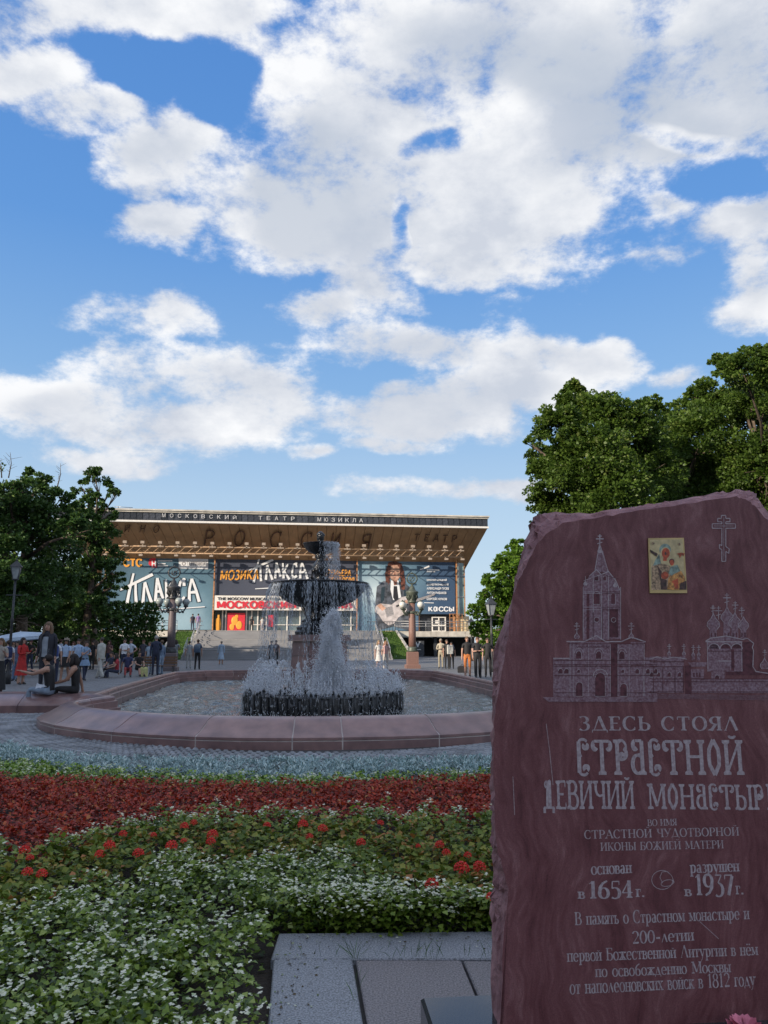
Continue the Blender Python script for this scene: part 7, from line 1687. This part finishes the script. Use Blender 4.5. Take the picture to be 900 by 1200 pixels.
    if skirt or dress:
        col, z1 = (skirt or dress); b = MB(); z0 = hip + (.10 if skirt else .02) * k; N_ = 16; prof = [(.150 * build, .12, z0), (.175 * build, .145, (z0 * .75 + z1 * .25)), (.20, .175, (z0 + z1) / 2), (.235, .21, z1)]
        for (rx, ry, z) in prof:
            for j in range(N_):
                a = 2 * pi * j / N_; w_ = 1 + .06 * sin(a * 5) * (z0 - z) / max(.1, z0 - z1); b.v.append((rx * k * w_ * cos(a), ry * k * w_ * sin(a), z))
        for r in range(3):
            for j in range(N_): j2 = (j + 1) % N_; b.face([r * N_ + j, (r + 1) * N_ + j, (r + 1) * N_ + j2, r * N_ + j2], 0, True)
        b.build('skirt' if skirt else 'dress_skirt', cmat('cloth', col), t)
    if front:
        b = MB()
        for z_, w_, y_ in ((hip - .06 * k, .10, .135), (hip + .12 * k, .105, .128), (hip + .30 * k, .10, .135), (hip + .44 * k, .06, .115)):
            for q_ in (-1, -.4, .4, 1): b.v.append((q_ * w_ * k, (y_ - .02 * abs(q_)) * k + lean * .4, z_))
        for r in range(3):
            for j in range(3): q = r * 4 + j; b.face([q, q + 1, q + 5, q + 4], 0, True)
        b.build('shirt_front', cmat('cloth', front), t)
    if jacket:
        b = MB(); N_ = 16; z1, z0 = hip + .50 * k, hip - .10 * k
        for (rx, ry, z) in ((.10, .08, z1 + .02), (.19, .135, z1 - .03 * k), (.195, .145, hip + .30 * k), (.175, .135, hip + .12 * k), (.185, .145, z0)):
            for j in range(N_ + 1):
                a = pi / 2 + .42 + (2 * pi - .84) * j / N_; b.v.append((rx * k * cos(a), ry * k * sin(a) + lean * .4, z))
        for r in range(4):
            for j in range(N_): q = r * (N_ + 1) + j; b.face([q, q + 1, q + N_ + 2, q + N_ + 1], 0, True)
        b.build('jacket', cmat('cloth', jacket), t)
    return t, J, yaw
def bag(name, label, cat, tpl, off, size, col, group=None):
    """something carried: placed in the carrier's own frame but a thing of its own"""
    t, J, yaw = tpl; o = Vector(t.location) + Matrix.Rotation(yaw, 3, 'Z') @ Vector(off)
    g_ = thing(name, label, cat, o, yaw, group); b = MB(); b.box((0, 0, 0), size, bev=min(size) * .25); b.build('pouch', cmat('cloth', col), g_)
    b = MB(); b.box((0, -size[1] / 2 - .015, -size[2] * .15), (size[0] * .7, .03, size[2] * .4), bev=.01); b.build('pocket', cmat('cloth', col), g_)
    for s in (-1, 1): b = MB(); b.tube([(s * size[0] * .32, size[1] / 2, size[2] * .4), (s * size[0] * .34, size[1] / 2 + .16, size[2] * .52), (s * size[0] * .36, size[1] / 2 + .25, size[2] * .2), (s * size[0] * .34, size[1] / 2 + .08, -size[2] * .35)], .014, 4); b.build('strap', cmat('cloth', (.02, .03, .08)), g_)
def gp(px, py): p = at(px, py, 0); return (p.x, p.y, 0.005)
def gd(px, D): return ((px - 450) / 900 * (D * cos(PITCH) * 1.0) * 1.0 / cos(PITCH) * .985, D, .005)
WHT = (.68, .71, .76); LBL = (.36, .48, .66); BLK = (.014, .014, .016); NAV = (.02, .028, .06); JEAN = (.12, .18, .28); RED = (.42, .02, .018)
LEDGE = .42
# -- left crowd, from the frame edge inwards
person('person in pale top and long black skirt, cut by the left frame edge', gd(1, 24.5), 200, 1.72, (.33, .30, .26), BLK, skin='light', hair=(.12, .07, .03), hair_len=.1, legs='bare', skirt=(BLK, .12), arms=('phone', 'down'))
x = person('person in white shirt with blue backpack straps near the left frame edge', gd(10, 30), 25, 1.66, WHT, NAV, skin='light', hair=(.05, .03, .02), legs='trousers', arms=('phone', 'down'))
bag('backpack', 'dark blue backpack on the white-shirted person at the left edge', 'backpack', x, (0, -.22, 1.2), (.30, .16, .42), (.03, .05, .14))
person('person in loose blue jeans between the white shirt and the red outfit', gd(21, 32), 170, 1.62, (.10, .12, .20), JEAN, legs='wide', hair_len=.12)
person('person in a long bright red dress at the left', gd(27, 29.5), 250, 1.76, RED, RED, skin='light', hair=(.02, .012, .01), hair_len=.28, sleeves='long', legs='bare', dress=(RED, .35), arms=('phone', 'cross'))
person('long-haired person in grey top and open dark jacket standing on the ledge, facing the viewer', Vector(L(-6.55, -1.55, LEDGE)) , 178, 1.66, (.018, .02, .03), (.03, .035, .05), skin='light', front=(.27, .31, .36), hair=(.16, .10, .06), hair_len=.24, sleeves='long', jacket=(.018, .02, .03), arms=('down', 'down'), legs='trousers')
a_ = person('person in black sleeveless top and pale jeans seated on the ledge, arms held out', Vector(L(-6.25, -2.15, 0)), 82, 1.74, BLK, (.22, .29, .38), (.5, .5, .5), 'mid', (.015, .01, .01), .0, 'none', 'trousers', 'sit', ('reach', 'reach'), seat=.40)
person('person in black with thick dark hair seated behind the one in pale jeans', Vector(L(-5.75, -1.85, 0)), 100, 1.76, BLK, BLK, skin='tan', hair=(.015, .01, .01), hair_len=.12, sleeves='none', pose='sit', arms=('lap', 'prop'), seat=.40)
cl = thing('white_cloth', 'white cloth crumpled in the lap of the seated person', 'cloth', Vector(L(-6.38, -2.12, .60)), TH)
b = MB(); r_ = random.Random(5)
for i in range(5):
    for j in range(5): b.v.append((-.16 + i * .08 + r_.uniform(-.01, .01), -.14 + j * .07, .035 * sin(i * 2.1 + j) + .03 - .09 * (j == 0) - .05 * (i == 4)))
for i in range(4):
    for j in range(4): q = i * 5 + j; b.face([q, q + 5, q + 6, q + 1], 0, True)
b.build('folds', cmat('cloth', (.62, .66, .72)), cl)
x = person('person in white shirt with blue straps under the right end of the parasol', gd(65, 30), 15, 1.74, WHT, NAV, skin='light', hair=(.03, .02, .015)); bag('backpack', 'navy backpack under the right end of the parasol', 'backpack', x, (0, -.22, 1.25), (.30, .17, .42), (.03, .06, .22))
x = person('sun-hatted person in light blue t-shirt and black skirt walking towards the viewer', gd(78, 31), 175, 1.72, LBL, BLK, skin='tan', hair=(.03, .02, .01), hair_len=.18, legs='bare', skirt=(BLK, .62), stride=.25, arms=('swingf', 'swingb'), hat=(.22, .18, .14))
person('person in pale blue shirt and black trousers second from the sun hat', gd(92, 33), 185, 1.72, LBL, BLK, hair=(.03, .02, .01), stride=.2)
person('slim person in light blue summer dress over dark trousers near the white suit', gd(101, 32.5), 240, 1.62, (.20, .30, .44), NAV, skin='light', hair=(.05, .03, .02), dress=((.20, .30, .44), .62), arms=('cross', 'phone'), stride=.2)
person('person in pale cream suit striding to the left', gd(119, 34.6), 62, 1.80, (.42, .42, .38), (.44, .44, .41), (.4, .4, .4), 'mid', (.06, .05, .04), sleeves='long', jacket=(.42, .42, .38), stride=.5, arms=('swingb', 'phone'), legs='wide')
for i, (px_, D_q, fc_, tp, bt_, lb) in enumerate(((2, 38, 150, WHT, NAV, 'person in white top behind the long black skirt at the left edge'), (16, 40, 190, (.30, .22, .18), BLK, 'person in tan top far behind the red dress'), (36, 41, 170, BLK, NAV, 'dark-clad person just behind the long-haired one'), (56, 42, 200, (.10, .12, .2), BLK, 'person in dark blue behind the seated pair'), (71, 43, 15, (.35, .4, .5), NAV, 'person in grey-blue between the white shirt and the sun hat'), (86, 44, 180, WHT, (.2, .2, .22), 'far person in white right of the sun hat'), (109, 45, 165, BLK, BLK, 'dark-clad person far back between the blue dress and the cream suit'), (128, 46, 180, (.12, .06, .06), NAV, 'person in maroon at the back, right of the cream suit'), (168, 44, 175, (.05, .05, .07), NAV, 'person in black standing behind the yellow bag'), (206, 49, 20, (.2, .22, .24), (.12, .13, .16), 'person in grey just right of the left lamp column'))):
    person(lb, gd(px_, D_q), fc_, 1.62 + .03 * (i % 5), tp, bt_, hair=(.03 + .02 * (i % 3), .02, .015), hair_len=.12 * (i % 2), arms=(('down', 'cross'), ('phone', 'down'), ('hip', 'down'))[i % 3], stride=.1 * (i % 3), fingers=False)
# resting group near the left rim
person('person in red top sitting low behind the left rim', Vector(gd(139, 35.2)), 120, 1.68, (.34, .03, .04), NAV, hair=(.03, .02, .015), hair_len=.2, pose='sit', arms=('lap', 'prop'), seat=.20)
person('person in dark top sitting beside the red top', Vector(gd(133, 36.2)), 160, 1.7, (.04, .05, .09), BLK, pose='sit', arms=('lap', 'lap'), seat=.25)
person('person in navy shirt seated, right of the red top', Vector(gd(151, 36.0)), 200, 1.68, (.04, .05, .12), (.30, .05, .05), pose='sit', arms=('lap', 'prop'), seat=.28, hair=(.16, .12, .09))
person('person in black seated with bare legs near the yellow bag', Vector(gd(163, 36.6)), 220, 1.66, BLK, BLK, skin='light', legs='shorts', pose='sit', arms=('lap', 'lap'), seat=.28)
person('left of two people in white shirts standing by the dark undercroft', gd(146, 40), 190, 1.76, WHT, NAV, arms=('cross', 'down'))
person('right of two people in white shirts standing by the dark undercroft', gd(153.5, 40.5), 160, 1.74, (.44, .50, .58), NAV, hair=(.03, .02, .01), arms=('hip', 'down'))
yb2 = thing('yellow_bag', 'small yellowish bag on the ground beside the seated group', 'bag', Vector(gd(170, 36.4)), .3); b = MB(); b.box((0, 0, .22), (.36, .2, .44), bev=.06); b.build('pouch', cmat('cloth', (.50, .50, .22)), yb2); b = MB(); b.tube([(-.1, 0, .42), (-.08, 0, .6), (.08, 0, .6), (.1, 0, .42)], .012, 5); b.build('handle', cmat('cloth', (.3, .3, .14)), yb2)
person('person in light blue clothes half hidden left of the tall navy one', gd(175.5, 38.5), 170, 1.60, (.30, .38, .46), (.34, .42, .50), hair=(.1, .07, .05))
person('tall grey-haired person in navy jacket beside the left lamp column', gd(183, 37.5), 15, 1.90, NAV, (.02, .025, .05), sleeves='long', hair=(.34, .32, .30), build=1.15, arms=('down', 'cross'))
person('person in denim jacket and pale jeans touching the left lamp column', gd(189.5, 38), 60, 1.68, (.14, .20, .30), (.24, .33, .45), sleeves='long', hair=(.12, .08, .05), arms=('phone', 'down'))
person('person in pale grey at the stair foot, right of the left lamp column', gd(222, 47), 20, 1.66, (.30, .32, .34), (.34, .34, .33), hair=(.10, .08, .06))
x = person('person in dark clothes with a backpack climbing towards the stairs', gd(232, 45), 5, 1.74, (.04, .06, .11), BLK, hair=(.02, .015, .01), stride=.2); bag('backpack', 'dark blue backpack with white patch at the foot of the stairs', 'backpack', x, (0, -.22, 1.22), (.34, .18, .44), (.06, .10, .16))
person('lone person in long pale blue coat at the foot of the stairs', gd(259.5, 55), 8, 1.66, (.34, .44, .55), (.34, .44, .55), (.04, .04, .04), hair=(.24, .20, .16), sleeves='long', legs='bare', dress=((.34, .44, .55), .38))
# behind the water
person('left of two dark-haired people seen through the fountain spray', gd(318, 50), 190, 1.66, (.05, .06, .08), BLK, hair=(.02, .015, .01)); person('right of two dark-haired people seen through the fountain spray', gd(323.5, 50.5), 175, 1.7, (.08, .06, .07), BLK, hair=(.02, .015, .01))
person('person in white dress behind the right rim of the basin', gd(444, 43), 200, 1.68, (.55, .54, .52), (.55, .54, .52), skin='light', hair=(.30, .20, .10), hair_len=.2, legs='bare', dress=((.55, .54, .52), .55), arms=('cross', 'down'))
person('person in pink top next to the white dress behind the right rim', gd(452, 43.5), 170, 1.66, (.48, .30, .28), (.42, .40, .38), skin='light', hair=(.25, .14, .08), hair_len=.18)
# right group
person('person in beige clothes, left of the trio under the right deck', gd(516.5, 47), 165, 1.78, (.38, .34, .26), (.30, .27, .20), hair=(.30, .26, .2), sleeves='long', arms=('hip', 'cross'))
x = person('person in black carrying a white bag, middle of the trio under the right deck', gd(523.5, 46), 200, 1.72, (.03, .03, .03), BLK, hair=(.1, .07, .05)); bag('shoulder_bag', 'white shoulder bag on the middle person under the right deck', 'bag', x, (-.10, .24, 1.15), (.34, .12, .52), (.52, .52, .48))
person('shorter person in black, right of the trio under the right deck', gd(529, 46.5), 175, 1.58, BLK, BLK, hair=(.02, .015, .01))
person('person in black t-shirt and orange shorts right of the basin', gd(547.5, 35.5), 178, 1.84, (.012, .014, .018), (.50, .17, .05), (.04, .04, .04), 'light', (.16, .10, .06), legs='shorts', build=1.1, stride=.08)
person('person in black t-shirt and wide black trousers between orange shorts and the stone', gd(559.5, 34.8), 185, 1.80, (.014, .014, .016), BLK, skin='light', hair=(.14, .07, .04), arms=('cross', 'cross'), legs='wide', stride=.1)
person('person all in black nearest the stone at the right', gd(571.5, 35.6), 170, 1.78, BLK, BLK, skin='light', hair=(.05, .03, .02), stride=.2, arms=('down', 'down'))
dog_bag = thing('dark_bag', 'small dark bag on the ground left of the orange shorts', 'bag', Vector(gd(541.5, 41)), 0); b = MB(); b.box((0, 0, .18), (.5, .25, .34), bev=.07); b.build('pouch', cmat('cloth', BLK), dog_bag); b = MB(); b.tube([(-.12, 0, .33), (0, 0, .45), (.12, 0, .33)], .014, 5); b.build('handle', cmat('cloth', BLK), dog_bag)
# people on the deck and at the doors
def deck_at(px, b_):
    a, z = fac(px, 745, b_); p = L(a, b_, ZD + .01); return p
person('left of two black-clad people at the left deck railing', deck_at(166, 62.6), 178, 1.74, BLK, BLK, skin='light', fingers=False); person('right of two black-clad people at the left deck railing', deck_at(171, 62.7), 165, 1.72, (.02, .02, .024), (.05, .05, .06), skin='light', fingers=False, arms=('hip', 'down'))
person('dark-clad person at the head of the left grass bank', deck_at(225, 63), 15, 1.80, (.03, .03, .05), NAV, fingers=False, build=1.2); person('person in lilac shirt at the head of the left grass bank', deck_at(231.5, 63), 20, 1.82, (.30, .20, .38), (.28, .26, .34), fingers=False)
person('person in black in the open theatre doorway', deck_at(294.5, 69.6), 180, 1.76, BLK, BLK, skin='light', fingers=False); person('person in white at the red door poster', deck_at(307, 69.7), 200, 1.70, (.6, .58, .55), (.55, .5, .5), skin='light', fingers=False)

# ------------------------------------------------------------------ the street's tall houses behind the viewer, whose shade lies on the square
M_hs = mat('warm stucco', (.62, .54, .43), .9, var=.08); M_rf = mat('sheet roof', (.16, .14, .13), .6); M_gl = mat('dark glazing', (.03, .035, .04), .12, spec=.7)
def street_house(label, c, rz, w, d, h, rows, cols):
    t = thing('city_house', label, 'building', c, rz, 'houses along the street behind the viewer')
    b = MB(); b.box((0, 0, h / 2), (w, d, h)); b.build('wall', M_hs, t)
    b = MB(); b.box((0, 0, h + .3), (w + 1, d + 1, .6)); b.box((0, 0, h + 1.6), (w - 1, d - 2, 2), taper=.8); b.build('roof', M_rf, t)
    wb = MB(); wb.box((0, 0, 0), (1.3, .16, 1.9)); wm = wb.mesh('window', M_gl)
    for i in range(rows):
        for j in range(cols): add('window', wm, t, loc=(-w / 2 + (j + .5) * w / cols, d / 2 + .03, 3 + i * (h - 4) / rows))
HC = [(-64, -12, 24), (-42, -33, 27), (-17, -49, 25)]
for i, (x, y, h) in enumerate(HC):
    street_house(['tall stuccoed house behind the viewer, farthest left', 'tall stuccoed house behind the viewer, middle of the row', 'tall stuccoed house behind the viewer, nearest the camera side'][i], (x, y, 0), radians(-42), 29, 16, h, 6, 9)
